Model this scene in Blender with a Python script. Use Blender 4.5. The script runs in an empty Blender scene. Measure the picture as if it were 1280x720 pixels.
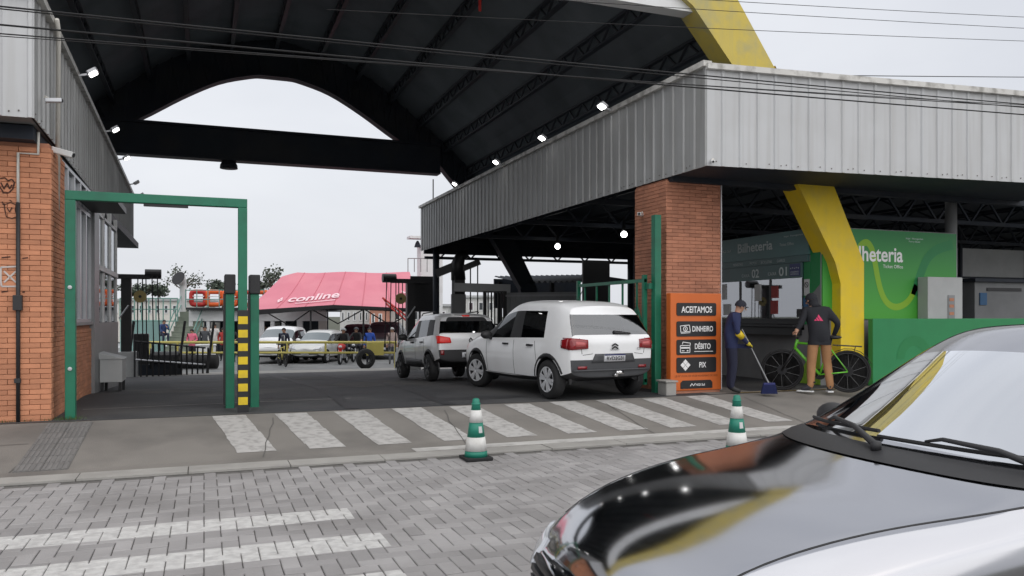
import bpy, bmesh, math, random
from mathutils import Vector, Matrix
from mathutils.bvhtree import BVHTree
R = math.radians
random.seed(7)
SC = bpy.context.scene
COL = SC.collection

# ------------------------------------------------------------------ camera
CAMZ = 1.58
YAW = math.atan(0.385)
SN, CS = math.sin(YAW), math.cos(YAW)
cam_d = bpy.data.cameras.new('camera')
cam = bpy.data.objects.new('camera', cam_d)
COL.objects.link(cam)
cam.location = (0, 0, CAMZ)
cam.rotation_euler = (R(90), 0, -YAW)
cam_d.sensor_width = 36
cam_d.lens = 36 * 1000 / 1280
cam_d.shift_y = 35 / 1280
cam_d.clip_start = 0.05
cam_d.clip_end = 6000
SC.camera = cam

# ------------------------------------------------------------------ sky and light
world = bpy.data.worlds.new('World')
SC.world = world
world.use_nodes = True
nt = world.node_tree
nt.nodes.clear()
def wn(t, **k):
    n = nt.nodes.new(t)
    for a, b in k.items():
        setattr(n, a, b)
    return n
SUN_EL, SUN_AZ = 55, 172          # azimuth of the sun, clockwise from +Y
sky = wn('ShaderNodeTexSky', sky_type='NISHITA', sun_disc=False)
sky.sun_elevation = R(SUN_EL)
sky.sun_rotation = R(SUN_AZ)
sky.dust_density = 4
sky.air_density = 1.2
bg1 = wn('ShaderNodeBackground')
bg1.inputs[1].default_value = 0.10
nt.links.new(sky.outputs[0], bg1.inputs[0])
tc = wn('ShaderNodeTexCoord')
mp = wn('ShaderNodeMapping')
mp.inputs['Scale'].default_value = (1.0, 1.0, 2.6)
nz = wn('ShaderNodeTexNoise')
nz.inputs['Scale'].default_value = 1.7
nz.inputs['Detail'].default_value = 5
nz.inputs['Roughness'].default_value = 0.5
rp = wn('ShaderNodeValToRGB')
rp.color_ramp.elements[0].position = 0.30
rp.color_ramp.elements[0].color = (0.68, 0.70, 0.755, 1)
rp.color_ramp.elements[1].position = 0.72
rp.color_ramp.elements[1].color = (0.85, 0.865, 0.905, 1)
bg2 = wn('ShaderNodeBackground')
bg2.inputs[1].default_value = 0.85
mx = wn('ShaderNodeMixShader')
mx.inputs[0].default_value = 0.90
wo = wn('ShaderNodeOutputWorld')
L = nt.links.new
L(tc.outputs['Generated'], mp.inputs[0]); L(mp.outputs[0], nz.inputs['Vector'])
L(nz.outputs[0], rp.inputs[0]); L(rp.outputs[0], bg2.inputs[0])
L(bg1.outputs[0], mx.inputs[1]); L(bg2.outputs[0], mx.inputs[2]); L(mx.outputs[0], wo.inputs[0])

sun_d = bpy.data.lights.new('sun', 'SUN')
sun_d.energy = 1.5
sun_d.angle = R(110)
sun_d.color = (1.0, 0.97, 0.93)
sun = bpy.data.objects.new('sun', sun_d)
COL.objects.link(sun)
sd = Vector((math.sin(R(SUN_AZ)) * math.cos(R(SUN_EL)), math.cos(R(SUN_AZ)) * math.cos(R(SUN_EL)), math.sin(R(SUN_EL))))
sun.rotation_euler = (-sd).to_track_quat('-Z', 'Y').to_euler()
sun.location = sd * 60
SC.view_settings.view_transform = 'Standard'
SC.view_settings.look = 'None'
SC.view_settings.exposure = 0.34
SC.view_settings.gamma = 1.0
SC.view_settings.use_curve_mapping = False

# ------------------------------------------------------------------ pixel -> place
def ray(px, py):
    u = (px - 640) / 1000
    v = (395 - py) / 1000
    return Vector((SN + u * CS, CS - u * SN, v))
def atT(px, py, t): return Vector((0, 0, CAMZ)) + ray(px, py) * t
def atY(px, py, Y):
    d = ray(px, py); return Vector((0, 0, CAMZ)) + d * (Y / d.y)
def atZ(px, py, z):
    d = ray(px, py); return Vector((0, 0, CAMZ)) + d * ((z - CAMZ) / d.z)
def gz(Y):
    if Y < 9.3: return 0.0
    if Y < 11.4: return 0.25 * (Y - 9.3) / 2.1
    if Y < 15: return 0.25
    if Y < 32: return 0.25 - 0.85 * (Y - 15) / 17
    return -0.6

# ------------------------------------------------------------------ materials
MATS = {}
def mat(name, col, rough=0.6, metal=0.0, var=0.12, vs=3.0, bump=0.0, bs=40.0, coat=0.0, rnd=0.0, streak=0.0, dirt=None, dirt_amt=0.0, dirt_scale=1.2, emit=0.0, spec=0.5, ior=1.5, trans=0.0):
    if name in MATS: return MATS[name]
    m = bpy.data.materials.new(name); m.use_nodes = True
    t = m.node_tree; b = t.nodes['Principled BSDF']; lk = t.links.new
    c = (*col, 1)
    b.inputs['Roughness'].default_value = rough
    b.inputs['Metallic'].default_value = metal
    b.inputs['Coat Weight'].default_value = coat
    b.inputs['Coat Roughness'].default_value = 0.04
    b.inputs['Specular IOR Level'].default_value = spec
    b.inputs['IOR'].default_value = ior
    b.inputs['Transmission Weight'].default_value = trans
    if emit > 0:
        b.inputs['Emission Color'].default_value = c
        b.inputs['Emission Strength'].default_value = emit
    g = t.nodes.new('ShaderNodeNewGeometry')
    def noise(scale, detail=4, vec=None):
        n = t.nodes.new('ShaderNodeTexNoise'); n.inputs['Scale'].default_value = scale; n.inputs['Detail'].default_value = detail
        lk(vec or g.outputs['Position'], n.inputs['Vector']); return n.outputs[0]
    def math_(op, a, bb):
        n = t.nodes.new('ShaderNodeMath'); n.operation = op
        for i, x in enumerate((a, bb)):
            if isinstance(x, (int, float)): n.inputs[i].default_value = x
            else: lk(x, n.inputs[i])
        return n.outputs[0]
    def ramp(x, lo, hi):
        n = t.nodes.new('ShaderNodeMapRange'); n.inputs[1].default_value = lo; n.inputs[2].default_value = hi; lk(x, n.inputs[0]); return n.outputs[0]
    def mixc(f, a, bb, mode='MIX'):
        n = t.nodes.new('ShaderNodeMix'); n.data_type = 'RGBA'; n.blend_type = mode
        if isinstance(f, (int, float)): n.inputs[0].default_value = f
        else: lk(f, n.inputs[0])
        for i, x in ((6, a), (7, bb)):
            if isinstance(x, tuple): n.inputs[i].default_value = x
            else: lk(x, n.inputs[i])
        return n.outputs[2]
    out = c
    val = None
    if var > 0:
        val = math_('ADD', math_('MULTIPLY', math_('SUBTRACT', noise(vs), 0.5), 2.4 * var), 1.0)
    if rnd > 0:
        oi = t.nodes.new('ShaderNodeObjectInfo')
        r = math_('FRACT', math_('ADD', oi.outputs['Random'], g.outputs['Random Per Island']), 0)
        rr = math_('ADD', math_('MULTIPLY', math_('SUBTRACT', r, 0.5), 2 * rnd), 1.0)
        val = rr if val is None else math_('MULTIPLY', val, rr)
    if val is not None:
        n = t.nodes.new('ShaderNodeCombineColor')
        for i in range(3): lk(val, n.inputs[i])
        out = mixc(1.0, c, n.outputs[0], 'MULTIPLY')
    if streak > 0:
        mpn = t.nodes.new('ShaderNodeMapping'); mpn.inputs['Scale'].default_value = (9, 9, 0.35); lk(g.outputs['Position'], mpn.inputs[0])
        f = math_('MULTIPLY', ramp(noise(1.0, 5, mpn.outputs[0]), 0.48, 0.78), streak)
        dc = dirt or tuple(x * 0.45 for x in col)
        out = mixc(f, out, (*dc, 1))
    if dirt_amt > 0:
        f = math_('MULTIPLY', ramp(noise(dirt_scale, 6), 0.46, 0.66), dirt_amt)
        out = mixc(f, out, (*(dirt or tuple(x * 0.5 for x in col)), 1))
    if isinstance(out, tuple): b.inputs['Base Color'].default_value = out
    else: lk(out, b.inputs['Base Color'])
    if emit == 0 and rough > 0.25:
        lk(ramp(noise(vs * 2.3), -0.6, 1.6), b.inputs['Roughness']) if False else None
    if bump > 0:
        bn = t.nodes.new('ShaderNodeBump'); bn.inputs['Strength'].default_value = bump; bn.inputs['Distance'].default_value = 0.01
        lk(noise(bs, 6), bn.inputs['Height']); lk(bn.outputs[0], b.inputs['Normal'])
    MATS[name] = m
    return m

def glassmat(name, tint, refl_ior=1.5, base=0.0, gain=1.0):
    """thin window glass: a tinted see-through pane with a fresnel mirror on it"""
    if name in MATS: return MATS[name]
    m = bpy.data.materials.new(name); m.use_nodes = True
    t = m.node_tree; t.nodes.clear()
    o = t.nodes.new('ShaderNodeOutputMaterial'); mxs = t.nodes.new('ShaderNodeMixShader')
    tr = t.nodes.new('ShaderNodeBsdfTransparent'); tr.inputs[0].default_value = (*tint, 1)
    gl = t.nodes.new('ShaderNodeBsdfGlossy'); gl.inputs['Roughness'].default_value = 0.02; gl.inputs[0].default_value = (0.95, 0.97, 1, 1)
    fr = t.nodes.new('ShaderNodeFresnel'); fr.inputs[0].default_value = refl_ior
    ma = t.nodes.new('ShaderNodeMath'); ma.operation = 'MULTIPLY_ADD'; ma.use_clamp = True; ma.inputs[1].default_value = gain; ma.inputs[2].default_value = base; t.links.new(fr.outputs[0], ma.inputs[0]); t.links.new(ma.outputs[0], mxs.inputs[0]); t.links.new(tr.outputs[0], mxs.inputs[1]); t.links.new(gl.outputs[0], mxs.inputs[2]); t.links.new(mxs.outputs[0], o.inputs[0])
    MATS[name] = m
    return m

M = {}
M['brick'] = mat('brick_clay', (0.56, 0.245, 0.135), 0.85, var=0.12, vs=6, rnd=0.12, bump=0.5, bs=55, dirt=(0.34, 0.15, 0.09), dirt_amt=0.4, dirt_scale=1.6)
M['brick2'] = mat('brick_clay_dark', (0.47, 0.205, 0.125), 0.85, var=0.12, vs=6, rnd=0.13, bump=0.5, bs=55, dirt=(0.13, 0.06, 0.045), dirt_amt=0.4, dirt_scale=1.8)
M['mortar'] = mat('mortar', (0.46, 0.21, 0.13), 0.95, var=0.2, vs=12, bump=0.4, bs=90)
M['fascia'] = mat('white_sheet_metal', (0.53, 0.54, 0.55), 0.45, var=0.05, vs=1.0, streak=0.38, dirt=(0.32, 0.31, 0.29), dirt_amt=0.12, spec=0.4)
M['fascia_side'] = mat('shaded_sheet_metal', (0.37, 0.375, 0.375), 0.45, var=0.06, vs=1.0, streak=0.5, dirt=(0.20, 0.195, 0.18), dirt_amt=0.2, spec=0.4)  # white sheets toned grey to stand in for shade under the vault
M['flash'] = mat('flashing_metal', (0.62, 0.61, 0.58), 0.5, var=0.1, dirt=(0.12, 0.11, 0.09), dirt_amt=0.6, dirt_scale=5)
M['screw'] = mat('screw_rust', (0.09, 0.07, 0.06), 0.7, var=0)
M['steel_dk'] = mat('dark_steel', (0.024, 0.030, 0.042), 0.6, spec=0.25, var=0.2, vs=2, dirt=(0.06, 0.055, 0.05), dirt_amt=0.3)
M['roofsheet'] = mat('roof_sheet', (0.20, 0.225, 0.245), 0.8, spec=0.1, var=0.12, vs=0.6, dirt=(0.12, 0.14, 0.155), dirt_amt=0.5, dirt_scale=0.8)
M['purlin'] = mat('purlin_steel', (0.05, 0.056, 0.068), 0.6, var=0.15)
M['yellow'] = mat('yellow_concrete_paint', (0.78, 0.56, 0.02), 0.6, var=0.06, vs=2.0, dirt=(0.58, 0.45, 0.10), dirt_amt=0.4, dirt_scale=3.2, streak=0.25, bump=0.15, bs=20)
M['yellow_old'] = mat('weathered_yellow', (0.60, 0.47, 0.10), 0.75, var=0.08, vs=2.0, dirt=(0.40, 0.37, 0.20), dirt_amt=0.7, dirt_scale=2.4, streak=0.35, bump=0.2, bs=20)
M['white'] = mat('white_paint', (0.72, 0.73, 0.73), 0.5, var=0.06, dirt=(0.4, 0.39, 0.36), dirt_amt=0.25)
M['cream'] = mat('cream_paint', (0.62, 0.60, 0.55), 0.7, var=0.08)
M['green'] = mat('gate_green', (0.008, 0.155, 0.085), 0.42, var=0.12, vs=5, dirt=(0.01, 0.07, 0.045), dirt_amt=0.35, dirt_scale=3)
M['green_wall'] = mat('green_wall', (0.02, 0.22, 0.075), 0.55, var=0.1)
M['green_lt'] = mat('green_light', (0.10, 0.36, 0.03), 0.55, var=0.08)
M['green_mid'] = mat('green_mid', (0.015, 0.20, 0.06), 0.55, var=0.08)
M['lime'] = mat('lime_paint', (0.22, 0.42, 0.02), 0.55, var=0.05)
M['teal'] = mat('teal_panel', (0.075, 0.17, 0.17), 0.4, var=0.1)
M['teal_dk'] = mat('teal_band', (0.055, 0.12, 0.12), 0.4, var=0.1)
M['navy'] = mat('navy_panel', (0.015, 0.02, 0.12), 0.4, var=0.05)
M['grey_wall'] = mat('grey_plaster', (0.20, 0.205, 0.21), 0.8, var=0.12, vs=2, dirt_amt=0.3, bump=0.15)
M['grey_metal'] = mat('grey_metal', (0.26, 0.265, 0.27), 0.45, metal=0.2, var=0.1, dirt_amt=0.2)
M['grey_lt'] = mat('light_grey_box', (0.42, 0.43, 0.43), 0.5, var=0.1, dirt_amt=0.25)
M['alu'] = mat('aluminium', (0.50, 0.51, 0.53), 0.38, metal=0.6, var=0.08)
M['black'] = mat('black_paint', (0.012, 0.012, 0.014), 0.45, var=0.1)
M['black_pl'] = mat('black_plastic', (0.022, 0.022, 0.024), 0.55, var=0.12, vs=20)
M['grey_pl'] = mat('bumper_plastic', (0.055, 0.057, 0.062), 0.55, var=0.1, vs=8)
M['rubber'] = mat('rubber', (0.014, 0.014, 0.015), 0.8, var=0.2, vs=15)
M['yel_st'] = mat('yellow_stripe', (0.70, 0.50, 0.01), 0.55, var=0.06, dirt=(0.3, 0.22, 0.05), dirt_amt=0.3, dirt_scale=8)
M['yel_rail'] = mat('yellow_rail', (0.60, 0.52, 0.14), 0.5, var=0.1)
M['orange'] = mat('orange_panel', (0.62, 0.135, 0.02), 0.5, var=0.05, dirt=(0.4, 0.09, 0.02), dirt_amt=0.2)
M['paintw'] = mat('white_print', (0.80, 0.80, 0.80), 0.5, var=0.03)
M['print_dim'] = mat('pale_print', (0.55, 0.62, 0.62), 0.5, var=0.03)
M['print_dk'] = mat('dark_print', (0.16, 0.04, 0.01), 0.5, var=0)
M['lamp'] = mat('lamp_glow', (1.0, 0.98, 0.95), 0.3, var=0, emit=9)
M['asphalt'] = mat('asphalt_floor', (0.040, 0.041, 0.045), 0.72, var=0.3, vs=1.7, bump=0.8, bs=110, dirt=(0.10, 0.098, 0.094), dirt_amt=0.6, dirt_scale=0.55)
M['concrete'] = mat('pavement_concrete', (0.205, 0.192, 0.175), 0.85, var=0.16, vs=1.3, bump=0.5, bs=70, dirt=(0.115, 0.108, 0.10), dirt_amt=0.65, dirt_scale=0.9)
M['kerb'] = mat('kerb_concrete', (0.33, 0.32, 0.30), 0.85, var=0.15, vs=4, bump=0.4, bs=60, dirt_amt=0.4)
M['tile'] = mat('tactile_tile', (0.17, 0.165, 0.16), 0.85, var=0.15, vs=5, rnd=0.12, bump=0.4, bs=80)
M['joint'] = mat('sand_joint', (0.12, 0.115, 0.108), 0.95, var=0.3, vs=20, bump=0.5, bs=150)
M['tread'] = mat('stair_tread', (0.22, 0.25, 0.20), 0.7, var=0.2)
M['deck'] = mat('ferry_deck', (0.20, 0.205, 0.205), 0.75, var=0.2, dirt_amt=0.4)
M['water'] = mat('river_water', (0.035, 0.05, 0.05), 0.08, var=0.1, bump=0.25, bs=2.0)
M['soil'] = mat('ground_soil', (0.07, 0.075, 0.05), 0.95, var=0.3, vs=0.05)
M['tent'] = mat('pink_canvas', (0.62, 0.19, 0.245), 0.55, var=0.06, vs=1.0, dirt=(0.70, 0.27, 0.31), dirt_amt=0.4, dirt_scale=0.5)
M['tent_w'] = mat('tent_print', (0.85, 0.62, 0.66), 0.6, var=0.02)
M['red'] = mat('red_float', (0.50, 0.03, 0.025), 0.5, var=0.1)
M['orfl'] = mat('orange_float', (0.75, 0.12, 0.02), 0.5, var=0.1)
M['bark'] = mat('bark', (0.10, 0.075, 0.055), 0.9, var=0.25, bump=0.5)
M['leaf'] = mat('leaf', (0.085, 0.10, 0.075), 0.7, var=0.1, rnd=0.45)
M['leaf2'] = mat('leaf_dark', (0.07, 0.09, 0.065), 0.7, var=0.1, rnd=0.45)
M['skin'] = mat('skin', (0.42, 0.23, 0.15), 0.55, var=0.05)
M['hair'] = mat('hair', (0.012, 0.009, 0.008), 0.6, var=0.2)
M['win_dark'] = mat('tinted_window', (0.012, 0.014, 0.018), 0.04, var=0, spec=0.6)
M['win_grey'] = mat('privacy_window', (0.045, 0.05, 0.055), 0.04, var=0, spec=0.7)
M['glass'] = glassmat('window_glass', (0.55, 0.6, 0.6), 1.55)
M['glass_bilh'] = glassmat('ticket_glass', (0.6, 0.66, 0.66), 1.5, 0.3, 1.4)
M['chrome'] = mat('chrome', (0.7, 0.7, 0.7), 0.12, metal=1, var=0)
M['plate'] = mat('plate_white', (0.62, 0.63, 0.66), 0.4, var=0.02)
M['tail'] = mat('tail_red', (0.22, 0.008, 0.012), 0.12, var=0.0, coat=0.6)
M['tail_lit'] = mat('tail_lit', (0.62, 0.025, 0.02), 0.2, var=0, emit=0.14)
M['tail_in'] = mat('tail_inner', (0.42, 0.09, 0.09), 0.2, var=0)
M['lens'] = mat('headlamp_lens', (0.55, 0.57, 0.6), 0.12, metal=0.3, var=0, coat=0.5)
M['rim'] = mat('rim_alloy', (0.55, 0.56, 0.58), 0.35, metal=0.25, var=0.05)
M['rim_dk'] = mat('rim_dark', (0.06, 0.06, 0.065), 0.4, metal=0.4, var=0.05)

# ------------------------------------------------------------------ mesh helpers
def wloc(o):
    v = Vector((0, 0, 0))
    while o is not None:
        v += o.location; o = o.parent
    return v

class MB:
    def __init__(self):
        self.v = []; self.f = []; self.mi = []; self.cur = 0
    def add(self, vs, fs):
        n = len(self.v)
        self.v += [Vector(p) for p in vs]
        for f in fs:
            self.f.append(tuple(i + n for i in f)); self.mi.append(self.cur)
        return self
    def box(self, a, b):
        x0, y0, z0 = a; x1, y1, z1 = b
        if x0 > x1: x0, x1 = x1, x0
        if y0 > y1: y0, y1 = y1, y0
        if z0 > z1: z0, z1 = z1, z0
        return self.add([(x0, y0, z0), (x1, y0, z0), (x1, y1, z0), (x0, y1, z0), (x0, y0, z1), (x1, y0, z1), (x1, y1, z1), (x0, y1, z1)],
                        [(3, 2, 1, 0), (4, 5, 6, 7), (0, 1, 5, 4), (1, 2, 6, 5), (2, 3, 7, 6), (3, 0, 4, 7)])
    def bar(self, p, q, w, h=None, up=(0, 0, 1)):
        p = Vector(p); q = Vector(q); d = (q - p).normalized(); h = h or w
        u = Vector(up)
        if abs(d.dot(u)) > 0.98: u = Vector((0, 1, 0)) if abs(d.y) < 0.9 else Vector((1, 0, 0))
        s = d.cross(u).normalized(); u = s.cross(d)
        vs = []
        for c in (p, q):
            for a, b in ((-1, -1), (1, -1), (1, 1), (-1, 1)):
                vs.append(c + s * (a * w / 2) + u * (b * h / 2))
        return self.add(vs, [(3, 2, 1, 0), (4, 5, 6, 7), (0, 1, 5, 4), (1, 2, 6, 5), (2, 3, 7, 6), (3, 0, 4, 7)])
    def tube(self, pts, r, n=8, cap=True):
        pts = [Vector(p) for p in pts]
        k = len(pts)
        rs = r if isinstance(r, (list, tuple)) else [r] * k
        ref = None; vs = []
        for i, p in enumerate(pts):
            d = (pts[min(i + 1, k - 1)] - pts[max(i - 1, 0)])
            if d.length < 1e-9: d = Vector((0, 0, 1))
            d.normalize()
            if ref is None:
                ref = Vector((0, 0, 1)) if abs(d.z) < 0.9 else Vector((1, 0, 0))
            s = d.cross(ref).normalized(); ref = s.cross(d).normalized()
            for j in range(n):
                a = 2 * math.pi * j / n
                vs.append(p + (s * math.cos(a) + ref * math.sin(a)) * rs[i])
        fs = []
        for i in range(k - 1):
            for j in range(n):
                fs.append((i * n + j, i * n + (j + 1) % n, (i + 1) * n + (j + 1) % n, (i + 1) * n + j))
        if cap:
            fs.append(tuple(range(n))[::-1]); fs.append(tuple(range((k - 1) * n, k * n)))
        return self.add(vs, fs)
    def lathe(self, prof, c=(0, 0, 0), axis=(0, 0, 1), n=16, cap=True):
        ax = Vector(axis).normalized()
        ref = Vector((0, 0, 1)) if abs(ax.z) < 0.9 else Vector((1, 0, 0))
        s = ax.cross(ref).normalized(); t = ax.cross(s)
        c = Vector(c); vs = []; fs = []
        k = len(prof)
        for r, h in prof:
            for j in range(n):
                a = 2 * math.pi * j / n
                vs.append(c + ax * h + (s * math.cos(a) + t * math.sin(a)) * r)
        for i in range(k - 1):
            for j in range(n):
                fs.append((i * n + j, (i + 1) * n + j, (i + 1) * n + (j + 1) % n, i * n + (j + 1) % n))
        if prof[0] == prof[-1] or not cap: return self.add(vs, fs)
        if prof[0][0] > 1e-4 : fs.append(tuple(range(n)))
        if prof[-1][0] > 1e-4: fs.append(tuple(range((k - 1) * n, k * n))[::-1])
        return self.add(vs, fs)
    def prism(self, poly, o, ex, ey, th):
        """polygon (2d) in the plane o,ex,ey extruded by th along ex x ey"""
        o = Vector(o); ex = Vector(ex); ey = Vector(ey); ez = ex.cross(ey).normalized() * th
        n = len(poly)
        a = [o + ex * x + ey * y for x, y in poly]
        vs = a + [p + ez for p in a]
        fs = [tuple(range(n))[::-1], tuple(range(n, 2 * n))]
        for i in range(n):
            j = (i + 1) % n
            fs.append((i, j, n + j, n + i))
        return self.add(vs, fs)
    def ball(self, c, r, n=10, m=7):
        c = Vector(c); r = Vector(r) if not isinstance(r, (int, float)) else Vector((r, r, r))
        prof = []
        vs = []; fs = []
        for i in range(1, m):
            a = math.pi * i / m
            for j in range(n):
                b = 2 * math.pi * j / n
                vs.append(c + Vector((r.x * math.sin(a) * math.cos(b), r.y * math.sin(a) * math.sin(b), r.z * math.cos(a))))
        for i in range(m - 2):
            for j in range(n):
                fs.append((i * n + j, (i + 1) * n + j, (i + 1) * n + (j + 1) % n, i * n + (j + 1) % n))
        t = len(vs); vs += [c + Vector((0, 0, r.z)), c - Vector((0, 0, r.z))]
        for j in range(n):
            fs.append((t, j, (j + 1) % n)); fs.append((t + 1, (m - 2) * n + (j + 1) % n, (m - 2) * n + j))
        return self.add(vs, fs)
    def grid(self, f, nu, nv):
        vs = [f(i / nu, j / nv) for j in range(nv + 1) for i in range(nu + 1)]
        fs = [(j * (nu + 1) + i, j * (nu + 1) + i + 1, (j + 1) * (nu + 1) + i + 1, (j + 1) * (nu + 1) + i) for j in range(nv) for i in range(nu)]
        return self.add(vs, fs)
    def mesh(self, name, mats, off=None, smooth=False):
        me = bpy.data.meshes.new(name)
        vs = [tuple(p - off) for p in self.v] if off is not None else [tuple(p) for p in self.v]
        me.from_pydata(vs, [], self.f)
        if not isinstance(mats, (list, tuple)): mats = [mats]
        for m in mats: me.materials.append(M[m] if isinstance(m, str) else m)
        if len(mats) > 1:
            me.polygons.foreach_set('material_index', self.mi)
        if smooth: me.polygons.foreach_set('use_smooth', [True] * len(me.polygons))
        me.update()
        return me

def tag(o, label=None, cat=None, group=None, kind=None):
    if label: o['label'] = label
    if cat: o['category'] = cat
    if group: o['group'] = group
    if kind: o['kind'] = kind
    return o
def empty(name, loc, rz=0, **k):
    o = bpy.data.objects.new(name, None); o.empty_display_size = 0.2
    o.location = loc; o.rotation_euler = (0, 0, rz); COL.objects.link(o)
    return tag(o, **k)
def part(name, mb, mats, parent=None, world=True, smooth=False, bevel=0.0, **k):
    """one mesh object; world=True means the builder holds world coordinates"""
    off = wloc(parent) if (parent is not None and world) else None
    me = mb.mesh(name, mats, off, smooth)
    o = bpy.data.objects.new(name, me); COL.objects.link(o); o.parent = parent
    if bevel > 0:
        b = o.modifiers.new('bevel', 'BEVEL'); b.width = bevel; b.segments = 2; b.limit_method = 'ANGLE'
    return tag(o, **k)
def inst(name, me, loc, rz=0, parent=None, rot=None):
    o = bpy.data.objects.new(name, me); COL.objects.link(o); o.parent = parent
    o.location = Vector(loc) - (wloc(parent) if parent is not None else Vector((0, 0, 0)))
    o.rotation_euler = rot or (0, 0, rz)
    return o
def copy_tree(o, parent=None):
    c = o.copy(); COL.objects.link(c); c.parent = parent
    for ch in list(o.children): copy_tree(ch, c)
    return c
def text_mesh(s, width=None, height=None, bold=False, ext=0.003):
    cu = bpy.data.curves.new('t', 'FONT'); cu.body = s; cu.size = 1; cu.extrude = 0
    cu.align_x = 'CENTER'; cu.align_y = 'BOTTOM_BASELINE'
    if bold: cu.offset = 0.018
    o = bpy.data.objects.new('t', cu); COL.objects.link(o)
    dg = bpy.context.evaluated_depsgraph_get(); dg.update()
    me = bpy.data.meshes.new_from_object(o.evaluated_get(dg))
    bpy.data.objects.remove(o)
    xs = [v.co.x for v in me.vertices]; ys = [v.co.y for v in me.vertices]
    w = max(xs) - min(xs); h = 0.73
    sy = height / h if height else width / w
    sx = width / w if width else sy
    cx = (max(xs) + min(xs)) / 2
    vs = [((v.co.x - cx) * sx, v.co.y * sy) for v in me.vertices]
    fs = [tuple(p.vertices) for p in me.polygons]
    bpy.data.meshes.remove(me)
    return vs, fs
def text(name, s, o, ex, ey, m, parent, width=None, height=None, bold=False, world=True, lift=0.003, **k):
    vs, fs = text_mesh(s, width, height, bold)
    o = Vector(o); ex = Vector(ex).normalized(); ey = Vector(ey).normalized(); ez = ex.cross(ey)
    mb = MB(); mb.add([o + ex * x + ey * y + ez * lift for x, y in vs], fs)
    return part(name, mb, m, parent, world, **k)
def rrect(w, h, r, n=4):
    p = []
    for cx, cy, a0 in ((w / 2 - r, h / 2 - r, 0), (-w / 2 + r, h / 2 - r, 90), (-w / 2 + r, -h / 2 + r, 180), (w / 2 - r, -h / 2 + r, 270)):
        for i in range(n + 1):
            a = R(a0 + 90 * i / n); p.append((cx + r * math.cos(a), cy + r * math.sin(a)))
    return p
# ================================================================== SETTING: ground
def sheet(name, x0, x1, y0, y1, z, m):
    mb = MB(); mb.add([(x0, y0, z), (x1, y0, z), (x1, y1, z), (x0, y1, z)], [(0, 1, 2, 3)])
    return part(name, mb, m, kind='structure')
sheet('ground', -3000, 3000, -3000, 3000, -3.2, 'soil')
sheet('river', -1500, 1500, 32.2, 150, -2.3, 'water')
sheet('far_bank', -1500, 1500, 150, 2900, -1.4, 'soil')

# street of interlocking pavers ------------------------------------
def paver_material():
    m = mat('street_paver', (0.30, 0.29, 0.288), 0.85, var=0.16, vs=2.0, rnd=0.16, bump=0.6, bs=90, dirt=(0.16, 0.152, 0.148), dirt_amt=0.5, dirt_scale=0.9)
    t = m.node_tree; lk = t.links.new; b = t.nodes['Principled BSDF']
    g = t.nodes.new('ShaderNodeNewGeometry'); s = t.nodes.new('ShaderNodeSeparateXYZ'); lk(g.outputs['Position'], s.inputs[0])
    def mm(op, a, c):
        n = t.nodes.new('ShaderNodeMath'); n.operation = op
        for i, x in enumerate((a, c)):
            if isinstance(x, (int, float)): n.inputs[i].default_value = x
            else: lk(x, n.inputs[i])
        return n.outputs[0]
    tot = None
    for y0, y1, xe in ((4.50, 4.90, 1.15), (5.42, 5.80, 1.2), (6.28, 6.64, 1.1)):
        f = mm('MULTIPLY', mm('GREATER_THAN', s.outputs[1], y0), mm('LESS_THAN', s.outputs[1], y1))
        f = mm('MULTIPLY', f, mm('LESS_THAN', s.outputs[0], xe))
        tot = f if tot is None else mm('ADD', tot, f)
    n1 = t.nodes.new('ShaderNodeTexNoise'); n1.inputs['Scale'].default_value = 14; n1.inputs['Detail'].default_value = 8; lk(g.outputs['Position'], n1.inputs[0])
    r1 = t.nodes.new('ShaderNodeMapRange'); r1.inputs[1].default_value = 0.40; r1.inputs[2].default_value = 0.62; r1.inputs[3].default_value = 0.95; r1.inputs[4].default_value = 0.55; lk(n1.outputs[0], r1.inputs[0])
    mxn = t.nodes.new('ShaderNodeMix'); mxn.data_type = 'RGBA'
    lk(mm('MULTIPLY', tot, r1.outputs[0]), mxn.inputs[0])
    src = b.inputs['Base Color'].links[0].from_socket
    lk(src, mxn.inputs[6]); mxn.inputs[7].default_value = (0.55, 0.545, 0.53, 1)
    lk(mxn.outputs[2], b.inputs['Base Color'])
    return m
M['paver'] = paver_material()
street = sheet('street', -60, 60, -40, 9.0, -0.014, 'joint')
PW = 0.115
def paver_mb(lx, ly):
    mb = MB(); j = 0.003; c = 0.005
    x, y = lx / 2 - j, ly / 2 - j
    mb.add([(-x, -y, -0.02), (x, -y, -0.02), (x, y, -0.02), (-x, y, -0.02), (-x, -y, -c), (x, -y, -c), (x, y, -c), (-x, y, -c),
            (-x + c, -y + c, 0), (x - c, -y + c, 0), (x - c, y - c, 0), (-x + c, y - c, 0)],
           [(0, 1, 5, 4), (1, 2, 6, 5), (2, 3, 7, 6), (3, 0, 4, 7), (4, 5, 9, 8), (5, 6, 10, 9), (6, 7, 11, 10), (7, 4, 8, 11), (8, 9, 10, 11)])
    return mb
PH, PV = paver_mb(2 * PW, PW), paver_mb(PW, 2 * PW)
PHm, PVm = PH.mesh('paver', 'paver'), PV.mesh('paver', 'paver')
pav = []
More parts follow.
